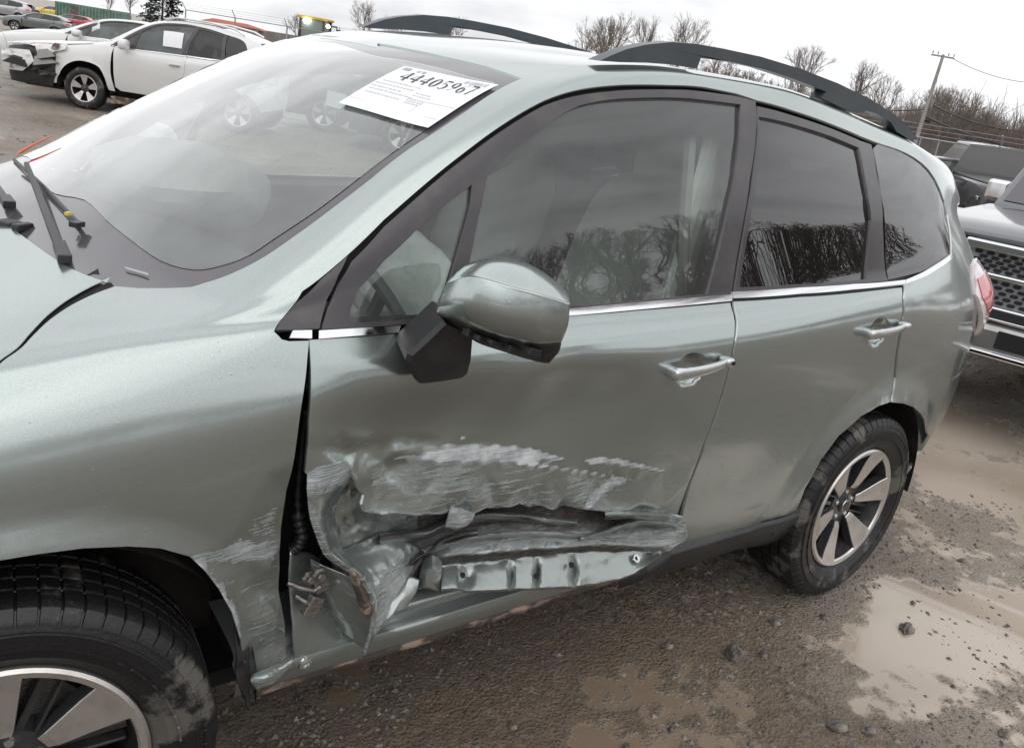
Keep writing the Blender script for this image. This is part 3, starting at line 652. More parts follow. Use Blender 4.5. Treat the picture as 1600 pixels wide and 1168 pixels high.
# ------------------------------------------------------------------ dents: depth into the car, by side position and height
_yg = {}
def Yof(x, z):
    v = inv_xz(x, z); return -S0(np.atleast_1d(np.asarray(x, float)), v)[:, 1]
def dpt(px, py, d):
    y = -.87+d
    for _ in range(3):
        q = at(px, py, y=y); y = -float(Yof(q[0], q[2])[0])+d
    return q[0], q[2]
def dpick(px, py, d=0.0):
    x, z = dpt(px, py, d); return (x, float(inv_xz(x, z)[0]))
DENT = [(500, 560, 0), (520, 612, 0), (560, 598, 0), (620, 602, .4), (700, 590, 0), (850, 572, 0), (960, 560, 0), (1022, 568, 0), (1030, 600, 0), (1110, 640, 0), (1092, 700, 0), (1072, 757, 0), (1058, 810, 1.0), (490, 600, 0), (486, 660, 0), (480, 715, .2), (505, 640, .2), (500, 700, .6),
 (524, 622, .2), (540, 640, 2.2), (600, 640, 3.4), (700, 640, 4.2), (850, 625, 4.2), (950, 610, 3.0), (1010, 605, 1.2), (1040, 690, .8), (980, 690, 2.2), (900, 690, 3.4), (760, 680, 4.4), (660, 685, 5.0), (610, 668, 5.0),
 (530, 655, 1.4), (535, 672, 1.6), (575, 683, 2.4), (620, 706, 3.4), (680, 713, 3.6), (560, 700, 4.2), (605, 730, 5.0), (535, 705, 3.0),
 (600, 717, 4.4), (660, 712, 4.0), (700, 697, 3.9), (760, 696, 3.7), (830, 702, 3.4), (882, 716, 2.9), (960, 728, 2.2), (1035, 733, 1.1),
 (590, 750, 3.8), (680, 745, 3.2), (760, 740, 2.7), (850, 745, 2.5), (920, 755, 2.4), (985, 755, 1.6), (940, 772, 2.8),
 (580, 780, 3.2), (650, 780, 2.2), (700, 770, 1.7), (722, 790, 2.6), (745, 768, 1.3), (775, 794, 2.4), (805, 772, 1.4), (840, 790, 2.4), (880, 780, 1.6), (910, 795, 2.4), (960, 788, 1.7), (1000, 785, .4), (1040, 788, .2),
 (570, 802, 2.0), (650, 804, 1.2), (740, 802, .7), (800, 790, .7), (860, 796, .8), (950, 801, .8), (1000, 802, 1.4), (1045, 804, 1.4), (1062, 818, 1.5),
 (580, 816, 9), (650, 816, 8.5), (700, 812, 8), (750, 809, 7.5), (800, 804, 7), (870, 806, 6.5), (950, 811, 6), (1040, 814, 4), (1062, 826, 3),
 (690, 845, 6.5), (760, 835, 6.5), (850, 832, 6.0), (930, 832, 5.2), (1000, 835, 4.0), (1040, 836, 3.0), (900, 845, 4.2), (950, 842, 4.6),
 (650, 862, 7.5), (700, 868, 5.2), (760, 862, 4.4), (850, 856, 3.8), (930, 850, 3.0), (1030, 852, 2.6),
 (690, 878, 4.6), (760, 874, 4.4), (860, 864, 4.2), (950, 857, 3.8), (1032, 860, 2.6),
 (705, 888, 3.0), (722, 900, 4.0), (733, 918, 2.4), (750, 888, 3.4), (762, 908, .6), (792, 888, 4.2), (798, 915, 1.8), (815, 900, 1.2), (838, 888, 4.0), (842, 906, 2.6), (862, 895, 1.4), (890, 874, 4.2), (894, 900, 1.6), (930, 890, 1.0), (990, 876, 1.2), (940, 866, 2.8), (1000, 864, 2.4),
 (700, 921, 1.4), (770, 922, -.8), (830, 920, -.6), (887, 917, -.6), (950, 910, -.4), (995, 895, .2),
 (530, 826, 9.5), (590, 826, 9.5), (640, 846, 9.0), (672, 862, 7.5), (548, 862, 5), (600, 858, 5), (640, 872, 5.0), (560, 905, -1.5), (592, 915, -1.2), (625, 905, 2.5), (655, 885, 5.5), (590, 960, -2), (615, 945, 1.5), (640, 930, 3.5), (650, 905, 4.0), (668, 900, 2.0), (675, 922, 3.0), (660, 880, 6.5),
 (505, 735, .2), (530, 728, .6), (548, 738, 1.2), (560, 745, 3.4), (535, 752, 5.5), (556, 768, 7.5), (572, 790, 8.5), (545, 800, 9.5), (528, 762, 4.5),
 (479, 763, -1), (483, 800, -1.6), (492, 831, -2), (507, 865, -3), (532, 884, -3), (558, 899, -3), (575, 921, -3), (583, 952, -3), (569, 1021, -2), (592, 985, -2), (515, 775, 1.5), (512, 822, 2.5), (528, 860, 3.0), (500, 790, 1.2),
 (455, 700, 0), (440, 900, 0), (440, 1050, 0), (700, 1000, 2), (1000, 950, 1.5), (1150, 900, 0), (1150, 700, 0)]
DENT = [q for q in DENT if q[1] <= 807 and not (q[0] < 580 and q[1] > 740)]+[(572, 812, 1.6), (650, 814, .6), (740, 812, .2), (800, 800, .2), (860, 806, .4), (950, 811, .5), (1000, 812, 1.2), (1045, 814, 1.4), (1062, 820, 1.2), (560, 745, 2.4), (556, 770, 2.6), (565, 790, 2.2), (479, 763, 0), (480, 900, 0), (700, 950, 0), (900, 950, 0), (1060, 860, 0)]
def make_field(ctrl, x0, x1, z0, z1, h=0.005, blur=0.75, ring=0):
    C = [(*dpt(px, py, d*.01), d*.01) for px, py, d in ctrl]
    C += [(x, z, 0) for x in (x0, x1) for z in np.linspace(z0, z1, 6)]+[(x, z, 0) for z in (z0, z1) for x in np.linspace(x0, x1, 8)[1:-1]]
    P2 = np.array([(c[0], c[1]) for c in C]); D2 = np.array([c[2] for c in C])
    cv, ce, cf, ov, oe, of = delaunay_2d_cdt([Vector(p) for p in P2], [], [], 0, 1e-5)
    cv = np.array([(p[0], p[1]) for p in cv]); dd = np.array([D2[o].mean() if len(o) else 0 for o in ov])
    X, Z = np.meshgrid(np.arange(x0, x1, h), np.arange(z0, z1, h)); G = np.zeros_like(X)
    for a, b, c in cf:
        A, B, Cc = cv[a], cv[b], cv[c]; lo = np.minimum(np.minimum(A, B), Cc); hi = np.maximum(np.maximum(A, B), Cc)
        i0, i1 = max(0, int((lo[0]-x0)/h)-1), int((hi[0]-x0)/h)+2; j0, j1 = max(0, int((lo[1]-z0)/h)-1), int((hi[1]-z0)/h)+2
        xs, zs = X[j0:j1, i0:i1], Z[j0:j1, i0:i1]; den = (B[1]-Cc[1])*(A[0]-Cc[0])+(Cc[0]-B[0])*(A[1]-Cc[1])
        if abs(den) < 1e-12: continue
        w0 = ((B[1]-Cc[1])*(xs-Cc[0])+(Cc[0]-B[0])*(zs-Cc[1]))/den; w1 = ((Cc[1]-A[1])*(xs-Cc[0])+(A[0]-Cc[0])*(zs-Cc[1]))/den; w2 = 1-w0-w1
        k = (w0 > -1e-3) & (w1 > -1e-3) & (w2 > -1e-3); G[j0:j1, i0:i1][k] = (w0*dd[a]+w1*dd[b]+w2*dd[c])[k]
    kk = np.arange(-6, 7); g = np.exp(-kk**2/(2*blur**2)); g /= g.sum()
    G2 = np.apply_along_axis(lambda r: np.convolve(r, g, 'same'), 0, np.apply_along_axis(lambda r: np.convolve(r, g, 'same'), 1, G))
    # softer where the metal is only pushed in, sharp where it is torn
    kk = np.arange(-20, 21); g = np.exp(-kk**2/(2*7.5**2)); g /= g.sum()
    G3 = np.apply_along_axis(lambda r: np.convolve(r, g, 'same'), 0, np.apply_along_axis(lambda r: np.convolve(r, g, 'same'), 1, G))
    return X, Z, G2, G3
_fx = make_field(DENT, .40, 1.80, .22, 1.06)
def _samp(G, x, z, x0=.40, z0=.22, h=.005):
    fi = np.clip((x-x0)/h, 0, G.shape[1]-1.01); fj = np.clip((z-z0)/h, 0, G.shape[0]-1.01); i = fi.astype(int); j = fj.astype(int); s = fi-i; t = fj-j
    return (G[j, i]*(1-s)+G[j, i+1]*s)*(1-t)+(G[j+1, i]*(1-s)+G[j+1, i+1]*s)*t
CREASE = [dpt(*q) for q in [(520, 668, .015), (600, 700, .03), (700, 697, .02), (880, 716, .02), (1035, 733, .01)]]
def dent(x, z):
    a = _samp(_fx[2], x, z); b = _samp(_fx[3], x, z)
    zc = np.interp(x, [c[0] for c in CREASE], [c[1] for c in CREASE])
    k = 1-sstep(-.01, .03, z-zc); d = b*(1-k)+a*k
    rough = k*sstep(.001, .02, np.abs(d))*sstep(.52, .60, x)*(1-sstep(1.60, 1.72, x))
    d = d+rough*(.0022*(fbm(x*14, z*30, 3, 3)-.5)+.0016*(np.abs(fbm(x*22+z*14, z*50, 2, 9)-.5)*2-.3))
    d = d+.0010*sstep(.004, .03, b)*(1-k)*(fbm(x*9, z*9, 3, 5)-.5)
    return d
def FD(u, v):
    P = S0(u, v); P[..., 1] = P[..., 1]+dent(P[..., 0], P[..., 2])
    # finger cup behind the handle
    return P
def cup(P, c, a=.052, b=.042, dep=.036):
    q = ((P[..., 0]-c[0])/a)**2+((P[..., 2]-c[1])/b)**2
    P[..., 1] += dep*(1-sstep(.45, 1.15, np.sqrt(q))); return P
HF = dpt(1080, 577, 0); HR = dpt(1373, 518, 0)
def FDF(u, v): return cup(FD(u, v), HF)
def FDR(u, v): return cup(S0(u, v), HR)
# crumpled tail of the front wing
WING = [(300, 870, 0), (350, 850, 0), (380, 810, 0), (420, 790, .5), (450, 775, 1.6), (452, 830, 2.6), (400, 840, .8), (446, 872, 3.2), (340, 885, .5), (390, 878, 1.4), (445, 880, 2.2), (350, 910, .5), (400, 920, 2.4), (445, 930, 3.6), (385, 975, 1.4), (430, 968, 1.2), (452, 985, 2.8), (395, 1020, 2.6), (455, 1020, 2.4), (392, 1062, 1.4), (455, 1045, 3.0), (420, 1050, .4), (425, 1000, 3.4), (415, 890, .4), (300, 840, 0), (250, 830, 0), (470, 720, 0), (474, 660, 0), (420, 740, 0), (360, 760, 0), (490, 900, 3), (490, 1060, 3), (380, 1120, 1.0), (330, 920, 0), (340, 990, .5)]
_fw = make_field(WING, .10, .75, .22, 1.06)
def FW(u, v):
    P = S0(u, v); a = _samp(_fw[2], P[..., 0], P[..., 2], .10)*(P[..., 0] < .70)
    a = a+.006*sstep(.002, .02, np.abs(a))*(fbm(P[..., 0]*30, P[..., 2]*30, 3, 4)-.5)
    P[..., 1] = P[..., 1]+a; return P

def zone_attr(specs, base=0.0):
    """vertex values by outline: [(picked outline, depth m, value, feather m)]"""
    Z = [([dpt(a, b, d) for a, b in pts], val, fe) for pts, d, val, fe in specs]
    def f(u, v):
        P = S0(u, v); x, z = P[:, 0], P[:, 2]; o = np.full(x.shape, base)
        for pts, val, fe in Z:
            k = inside(pts, x, z); d = dist_line(pts, x, z, True); s = np.where(k, .5+.5*np.clip(d/fe, 0, 1), .5-.5*np.clip(d/fe, 0, 1)); o = np.maximum(o, val*sstep(0, 1, s))
        return o
    return f
scuff_door = zone_attr([
 ([(610, 717), (660, 711), (700, 695), (760, 694), (830, 699), (885, 716), (835, 721), (940, 737), (1000, 747), (900, 736), (800, 723), (700, 722), (640, 722)], .035, .86, .004),
 ([(915, 722), (940, 716), (975, 718), (1036, 732), (1030, 736), (960, 727), (925, 729)], .018, .86, .004),
 ([(580, 730), (700, 722), (850, 728), (990, 745), (965, 770), (915, 798), (800, 790), (650, 803), (572, 800)], .025, .44, .02),
 ([(908, 798), (930, 768), (962, 743), (978, 748), (942, 776), (920, 798)], .022, .74, .004),
 ([(478, 738), (500, 726), (542, 720), (552, 738), (520, 750), (478, 764)], 0, .72, .006),
 ([(486, 760), (520, 755), (515, 830), (530, 880), (505, 860), (490, 820)], .0, .55, .01),
 ([(600, 832), (670, 862), (640, 905), (600, 930), (570, 960), (555, 905), (590, 880)], .03, .62, .015),
 ([(690, 872), (780, 850), (900, 842), (905, 862), (800, 872), (700, 882)], .045, .60, .01),
 ([(945, 855), (960, 790), (1045, 792), (1048, 806), (970, 802)], .01, .5, .01),
 ([(725, 690), (718, 682), (738, 688)], .03, .9, .003)])
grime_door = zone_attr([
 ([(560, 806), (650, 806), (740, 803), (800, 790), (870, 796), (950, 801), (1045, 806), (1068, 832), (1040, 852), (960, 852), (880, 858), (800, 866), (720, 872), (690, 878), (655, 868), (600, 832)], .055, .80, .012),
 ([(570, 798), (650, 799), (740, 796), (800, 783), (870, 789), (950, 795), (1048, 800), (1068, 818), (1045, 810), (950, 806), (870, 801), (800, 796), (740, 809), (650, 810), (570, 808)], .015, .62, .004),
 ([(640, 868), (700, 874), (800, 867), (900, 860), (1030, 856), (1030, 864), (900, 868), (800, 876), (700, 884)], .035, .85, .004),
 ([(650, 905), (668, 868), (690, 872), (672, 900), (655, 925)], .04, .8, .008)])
scuff_wing = zone_attr([
 ([(365, 815), (410, 790), (450, 768), (446, 850), (440, 872), (380, 842)], 0.01, .50, .03),
 ([(290, 862), (340, 858), (380, 838), (445, 850), (440, 885), (330, 888), (300, 876)], 0, .60, .015),
 ([(325, 890), (445, 880), (448, 960), (455, 1040), (400, 1055), (385, 1000), (372, 955)], .015, .42, .03),
 ([(300, 868), (322, 890), (345, 920), (370, 960), (382, 1000), (376, 1004), (362, 962), (338, 925), (315, 897), (296, 874)], 0, .95, .004)], 0.0)
# ------------------------------------------------------------------ grid sheets given by rows of (pixel, side distance)
def sheet(name, rows, m, parent, sub=6, thick=0.003, crumple=0.0, seed=0, attrs=None, lin=0.0, angle=None, fine_=0.0):
    G = np.array([[at(a, b, y=y) for a, b, y in r] for r in rows]); nr, nc = G.shape[:2]
    def cr(A, n):
        out = []
        for i in range(len(A)-1):
            p0 = A[max(i-1, 0)]; p1 = A[i]; p2 = A[i+1]; p3 = A[min(i+2, len(A)-1)]
            for k in range(n):
                s = k/n; out.append((1-lin)*0.5*((2*p1)+(-p0+p2)*s+(2*p0-5*p1+4*p2-p3)*s*s+(-p0+3*p1-3*p2+p3)*s**3)+lin*(p1*(1-s)+p2*s))
        out.append(A[-1]); return np.array(out)
    H = cr(G, sub); H = cr(H.transpose(1, 0, 2), sub).transpose(1, 0, 2)
    if crumple:
        X = H[..., 0]; Z = H[..., 2]; H[..., 1] += crumple*(fbm(X*28+seed, Z*28, 3, seed)-.5)*2+crumple*.7*(np.abs(fbm(X*50-seed, Z*50, 2, seed+3)-.5)*2-.3)
    nr, nc = H.shape[:2]; V = H.reshape(-1, 3); F = [(i*nc+j, i*nc+j+1, (i+1)*nc+j+1, (i+1)*nc+j) for i in range(nr-1) for j in range(nc-1)]
    ij = np.stack(np.meshgrid(np.linspace(0, 1, nr), np.linspace(0, 1, nc), indexing='ij'), -1).reshape(-1, 2)
    o = mesh_obj(name, V, F, m, parent, True, attrs={k: (q(ij[:, 0], ij[:, 1]) if callable(q) else np.full(len(V), q)) for k, q in (attrs or {}).items()})
    if angle: o.data.set_sharp_from_angle(angle=math.radians(angle))
    if thick:
        s = o.modifiers.new('thickness', 'SOLIDIFY'); s.thickness = thick; s.offset = 0
    return o

NOWEAR = {'scuff': lambda u, v: np.zeros_like(u), 'grime': lambda u, v: np.zeros_like(u)}
def body_parts(root, pm, damaged, fine, wind, clear, priv, both=True):
    """all sheet parts of one car; returns the left ones by name"""
    r = 0.03 if fine else 0.10; R = {}
    def both_sides(name, poly, F, m, res, holes=(), thick=.012, parent=root, left=True, attrs=None, zones=(), coarse=2.0):
        o = None
        if left: o = panel(name, poly, F, m, parent, res, holes, thick, attrs, zones); R[name] = o
        if both: panel(name, mir(poly), (lambda f: (lambda u, v: f(u, v)))(S0 if F in (FD, FDF, FDR, FW) else F), m, parent if not left or parent is root else parent, res*coarse, [mir(h) for h in holes], thick)
        return o
    wa = NOWEAR if damaged else None
    R['hood'] = panel('hood', P_['hood'], off(.003), pm, root, r*1.2, (), .003, wa)
    both_sides('front_fender', P_['fender'], FW if damaged else S0, pm, r*.8, thick=.004, attrs={'scuff': scuff_wing, 'grime': NOWEAR['grime']} if damaged else None,
               zones=[([(.18, 7), (.60, 7), (.60, 0), (.18, 0)], .009)] if damaged else ())
    both_sides('body_side_panel', P_['side'], S0, pm, r*.7, attrs=wa)
    roof = [(u, 10.0) for u in (1.16, 1.3, 1.6, 2.0, 2.4, 2.8, 3.1, 3.2)]
    hdr = picks([(815, 120), (760, 101), (700, 87), (640, 74), (590, 65)], (9, 12.2))+[(.962, 11.55), (.960, 12)]
    rf = hdr[::-1]+[(1.13, 10.0)]+roof[1:]+[(3.22, 10.5), (3.24, 11.2), (3.25, 12)]
    R['roof'] = panel('roof', rf+mir(rf[1:-1])[::-1], off(-.004), pm, root, r*1.3, (), .02, wa)
    R['windshield'] = panel('windshield', P_['ws_clear'], off(-.003), wind, root, r*1.4, (), 0)
    R['ws_border'] = panel('windshield_border', P_['ws_outer'], off(-.0045), M['frit'], root, r, [P_['ws_clear']], .004)
    for side in ((1,) if not both else (1, -1)):
        s = (lambda p: p) if side == 1 else mir
        D_ = damaged and side == 1; k = 1 if side == 1 else 1.8
        if D_:
            door_poly = picks([(484, 531), (560, 527), (680, 516), (790, 506), (890, 495), (1000, 485), (1141, 473)], (6, 7.3))+[dpick(*q) for q in [(1147, 490, 0), (1146, 532, 0), (1138, 575, 0), (1126, 620, 0), (1098, 697, 0), (1075, 757, 0), (1060, 812, .006), (1046, 807, .012), (1030, 803, .012), (1015, 806, .01), (1000, 802, .01), (975, 799, .008), (958, 803, .006), (940, 800, .006), (915, 801, .005), (893, 796, .005), (870, 799, .005), (852, 794, .004), (835, 797, .004), (815, 789, .004), (800, 793, .004), (782, 799, .004), (765, 797, .004), (740, 804, .005), (718, 801, .006), (690, 806, .006), (665, 803, .01), (650, 806, .01), (625, 803, .012), (600, 805, .015), (572, 801, .02), (566, 788, .022), (571, 775, .024), (560, 762, .024), (556, 750, .024), (549, 741, .02), (551, 730, .014), (540, 722, .01), (520, 727, .006), (500, 733, .004), (479, 740, 0), (482, 715, 0), (484, 700, 0), (485, 660, 0), (487, 600, 0)]]
            d = panel('front_door', door_poly, FDF, pm, root, .022, (), .012, {'scuff': scuff_door, 'grime': grime_door}, [([(.46, 5.3), (1.40, 5.3), (1.40, 6.2), (1.72, 6.2), (1.72, 0), (.46, 0)], .0068)], normal_e=1.5e-3)
        else:
            seam = picks(b_seam, (1, 7.3)); lo = [(1.66, 1.9), (1.3, 1.85), (.9, 1.85), (.62, 1.85), (.53, 2.2), (.505, 3.5), (.498, 5)]
            dp = picks([(484, 531), (680, 516), (890, 495), (1141, 473)], (6, 7.3))+seam+lo
            d = panel('front_door', s(dp), S0, pm, root, r*k, (), .012)
        if side == 1: R['front_door'] = d
        panel('door_frame', s(P_['frame_f']), off(-.001), M['trim'], d, r*.6*k, [s(P_['hole_f']), s(P_['hole_q'])], .014)
        panel('door_glass', s(P_['hole_f']), off(-.011), clear, d, r*2, (), 0)
        panel('quarter_light', s(P_['hole_q']), off(-.011), clear, d, r*2, (), 0)
        panel('chrome_strip', s(P_['chrome_f']), off(.007), M['chrome'], d, r*k, (), .010)
        e = panel('rear_door', s(P_['door_r']), FDR if side == 1 else S0, pm, root, r*.7*k, (), .012, wa if side == 1 else None, [([(HR[0]-.09, 4), (HR[0]+.09, 4), (HR[0]+.09, 6.4), (HR[0]-.09, 6.4)], .007)] if side == 1 and fine else ())
        if side == 1: R['rear_door'] = e
        panel('door_frame', s(P_['frame_r']), off(-.001), M['trim'], e, r*.6*k, [s(P_['hole_r'])], .014)
        panel('door_glass', s(P_['hole_r']), off(-.011), priv, e, r*2, (), 0)
        panel('chrome_strip', s(P_['chrome_r']), off(.007), M['chrome'], e, r*k, (), .010)
        panel('sill_cladding', s(P_['clad']), off(.016), M['clad'], root, r*.8*k, (), .03)
        panel('rear_quarter_glass', s(P_['qglass']), off(-.004), priv, root, r*1.5, (), .006)
        panel('chrome_strip', s(P_['chrome_q']), off(.007), M['chrome'], root, r*k, (), .010)
        panel('chrome_strip', s(P_['chrome_g']), off(.010), M['chrome'], root, r*k, (), .010)
        panel('fender_garnish', s(P_['garnish']), off(.006), M['trim'], root, r*.6*k, (), .016)
        panel('rear_bumper', s(P_['bumper']), S0, pm, root, r*k, (), .012, wa)
        lam = panel('tail_lamp', s(P_['tail_lamp']), (lambda u, v: bulge_lamp(u, v)), M['clear_lens'], root, .03*k, (), .02)
        panel('red_lens', s([(3.175, 6.2), (3.30, 6.3), (3.5, 6.2), (3.5, 4.75), (3.36, 4.75), (3.25, 5.05), (3.19, 5.5)]), (lambda u, v: bulge_lamp(u, v)+np.stack([0*u, (-.004 if side == 1 else .004)+0*u, 0*u], -1)), M['red_lens'], lam, .03*k, (), .004)
        if side == 1: R['lamp'] = lam
        # arch liner
        for cx, _ in WHEELS:
            sg = -1 if side == 1 else 1
            l = MB(); pr = [(.435, sg*.85), (.450, sg*.80), (.450, sg*.56), (.10, sg*.54)]
            l.lathe(pr, (cx, 0, .345), 'y', 36 if fine else 16, 0, math.radians(-3), math.radians(183)); l.build('arch_liner', M['liner'], root, True, angle=50)
    # shell behind the sheets, coloured black so the gaps read shaded; floor, ends
    sh = [(-.62, 6.6), (2.2, 6.6), (3.1, 6.5), (3.15, 1.0), (3.08, 1.0)]+arch(2.64, .47, -5, 185, 14)+[(2.15, 1.0), (.49, 1.0)]+arch(0, .47, -5, 185, 14)+[(-.55, 1.0)]
    def inner(u, v):
        P = S0(u, v); P[..., 1] *= .80; return P
    for s in ((lambda p: p), mir): panel('inner_body', s(sh), inner, M['dark'], root, .12, (), 0)
    for s in ((lambda p: p), mir): panel('hood_gap_shade', s(lift(g1, 0, -.12)+lift(g1, 0, .30)[::-1]), off(-.0045), M['dark'], root, .05, (), 0)  # black strip under the hood seam stands in for shade in the gap
    sb = [(.44, 8.5)]+[(u, v-.55) for u, v in frame_out if u < 2.5]+[(2.5, 9.3), (2.9, 9.5), (2.9, 9.9), (1.2, 9.9), (.8, 9.8), (.47, 9.8)]
    for s in ((lambda p: p), mir): panel('pillar_lining', s(sb), off(-.022), M['dark'], root, .06, (), 0)
    for s in ((lambda p: p), mir):
        panel('pillar_lining', s([(1.70, 7.0), (1.90, 7.0), (1.95, 9.2), (1.80, 9.2)]), off(-.035), M['interior'] if fine else M['dark'], root, .08, (), .03)
        panel('pillar_lining', s([(2.40, 7.0), (2.64, 7.0), (2.52, 9.2), (2.34, 9.2)]), off(-.035), M['dark'], root, .08, (), .03)
        panel('door_lining', s([(.50, 5.6), (2.9, 5.6), (2.9, 7.0), (.55, 7.05)]), off(-.03), M['interior'], root, .12, (), .05)
    f = MB(); f.box((1.35, 0, .27), (4.2, 1.36, .04)); f.box((3.35, 0, .45), (.12, 1.2, .2)); f.build('floor_pan', M['dark'], root)
    tg = [(3.60, v) for v in np.linspace(.6, 23.4, 40)]
    P = S0(np.array([t[0] for t in tg]), np.array([t[1] for t in tg])); o = mesh_obj('tailgate', list(P), [tuple(range(len(P)))], pm, root, attrs={'scuff': [0]*len(P), 'grime': [0]*len(P)})
    fb = [(-.56, 1.62), (-.61, 3.0), (-.67, 4.5), (-.73, 6.0), (-.81, 7.6), (-.83, 8.55), (-.84, 12)]
    fb = fb+[(-.935, 12), (-.94, 6), (-.94, 1), (-.50, .9)]
    hl = [(-.66, 6.9), (-.76, 6.8), (-.90, 7.1), (-.90, 7.9), (-.84, 8.0), (-.72, 7.6)]
    for s in ((lambda p: p), mir):
        panel('front_bumper', s(fb), S0, pm, root, .05, (), .01, wa)
    P = S0(np.full(40, -.94), np.linspace(.9, 23.1, 40)); mesh_obj('front_grille', list(P), [tuple(range(len(P)))], M['black_plastic'], root)
    return R
def bulge_lamp(u, v):
    P, n = surf_normals(S0, np.asarray(u, float), np.asarray(v, float)); k = sstep(3.12, 3.30, P[..., 0])
    q = (np.abs(v-5.45)/1.25)**2; return P+n*(.006+.028*k*(1-np.clip(q, 0, 1)))[..., None]

suv = empty('crashed_suv', (0, 0, 0), 0, 'sage green SUV filling the foreground, its front door torn and crushed above the sill', 'car')
R = body_parts(suv, M['sage'], True, True, M['windshield'], M['clear'], M['privacy'])
R['front_door']['label'] = 'crushed and torn front door scraped with white and brown streaks'
R['front_fender']['label'] = 'front wing scraped and bent at its rear lower corner'

# ---- wheels
fw = make_wheel('wheel', suv, (0, -.77, .345), -0.174, 37, label='front wheel with muddy sidewall, turned slightly outwards')
rw = make_wheel('wheel', suv, (2.64, -.77, .345), 0, 132)
for x in (0, 2.64):
    make_wheel('wheel', suv, (x, .77, .345), math.pi-(.174 if x == 0 else 0), 20, low=True)
# ---- rocker under the torn door
def rail(name, prof, x0, x1, m, parent, jit=0.0, n=60, seed=0, sgn=-1, rise=.0):
    V = []; F = []; k = len(prof); rr = random.Random(seed)
    for i in range(n+1):
        x = x0+(x1-x0)*i/n
        for y, z in prof: V.append((x, sgn*(y+jit*(fbm(np.array([x*9+y*5]), np.array([z*30.]), 3, seed)[0]-.5)), z+rise*(x-x0)+jit*.7*(fbm(np.array([x*14.]), np.array([z*9.]), 3, seed+2)[0]-.5)))
    for i in range(n):
        for j in range(k-1): a = i*k+j; F.append((a, a+1, a+k+1, a+k))
    return mesh_obj(name, V, F, m, parent, True, attrs={'scuff': [.12]*len(V), 'grime': [0.1]*len(V)})
rp_ = [(.66, .46), (.775, .435), (.800, .425), (.806, .412), (.800, .398), (.812, .388), (.826, .384), (.830, .374), (.824, .360), (.822, .335), (.808, .318), (.790, .312)]
o = rail('rocker_panel', rp_, .40, 2.3, M['sage'], suv, .004); o.data.set_sharp_from_angle(angle=math.radians(50)); rail('rocker_panel', rp_, .40, 2.3, M['sage'], suv, .002, 8, sgn=1)
o = rail('rocker_seam', [(.790, .314), (.794, .312), (.797, .302), (.796, .290), (.786, .284), (.776, .300)], .46, 1.95, M['rust'], suv, .010, 120, 3); o['label'] = 'rusty scraped seam under the sill'
# plugs in the rocker
for px, py in ((476, 1035),):
    q = at(px, py, y=-.826); b = MB(); b.lathe([(.0, -.004), (.006, -.004), (.007, -.008), (.014, -.006), (.018, .002)], tuple(q), 'y', 20); b.build('rocker_plug', M['satin'], suv, True)
# ---- the crushed lower half of the door, sheet by sheet
FDR_ = R['front_door']
def brk(*st):
    """piecewise value down a sheet: (position, value) stops"""
    xs, vs = zip(*st); return lambda i, j: np.interp(i, xs, vs)
o = sheet('crushed_lower_panel', [
 [(505, 735, -.815), (535, 738, -.80), (565, 745, -.79), (610, 765, -.785), (655, 795, -.785), (700, 792, -.79), (760, 786, -.79), (820, 780, -.795), (880, 785, -.80), (940, 790, -.805), (1000, 793, -.815), (1045, 800, -.84), (1066, 806, -.862)],
 [(500, 800, -.825), (530, 805, -.80), (560, 812, -.79), (610, 818, -.785), (655, 818, -.785), (700, 815, -.79), (760, 811, -.795), (820, 806, -.80), (880, 810, -.805), (940, 815, -.81), (1000, 819, -.82), (1050, 820, -.850), (1072, 822, -.872)],
 [(505, 835, -.83), (532, 835, -.80), (562, 835, -.795), (612, 836, -.79), (657, 836, -.79), (700, 832, -.805), (758, 826, -.815), (820, 822, -.825), (880, 826, -.82), (935, 830, -.835), (1000, 833, -.84), (1052, 832, -.862), (1076, 834, -.874)],
 [(512, 858, -.83), (535, 860, -.80), (565, 858, -.795), (615, 856, -.79), (658, 854, -.79), (698, 852, -.82), (758, 846, -.828), (822, 842, -.830), (880, 844, -.84), (915, 842, -.852), (1000, 845, -.845), (1050, 843, -.866), (1071, 845, -.872)],
 [(520, 885, -.83), (545, 885, -.80), (575, 880, -.79), (620, 875, -.79), (662, 868, -.80), (696, 866, -.845), (758, 862, -.852), (822, 856, -.852), (880, 853, -.856), (940, 850, -.860), (1000, 852, -.862), (1042, 853, -.870), (1056, 853, -.872)],
 [(530, 905, -.83), (555, 905, -.80), (585, 900, -.79), (625, 892, -.79), (665, 882, -.80), (695, 880, -.828), (758, 874, -.836), (822, 868, -.838), (880, 863, -.842), (940, 860, -.848), (1000, 860, -.852), (1036, 860, -.864), (1046, 860, -.868)]],
 M['sage'], FDR_, 9, .003, .0075, 5, {'scuff': lambda i, j: np.where(j > .42, .52, .25)+.2*(fbm(i*9, j*14, 3, 6)-.5), 'grime': lambda i, j: np.where(j > .33, 1, .55)*np.interp(i, (0, .25, .45, .62, .78, .86, 1), (.86, .78, .58, .42, .34, .80, .90))*(.62+.76*fbm(i*7+3, j*11, 3, 5))*np.interp(j, (0, .36, .5, .8, .93, 1), (.6, .9, 1, .92, .6, .3))}, .45, 28)
o['label'] = 'deep dirty fold scraped brown below the torn edge'
def kink(cols, x0, top, bot, lip):
    return None
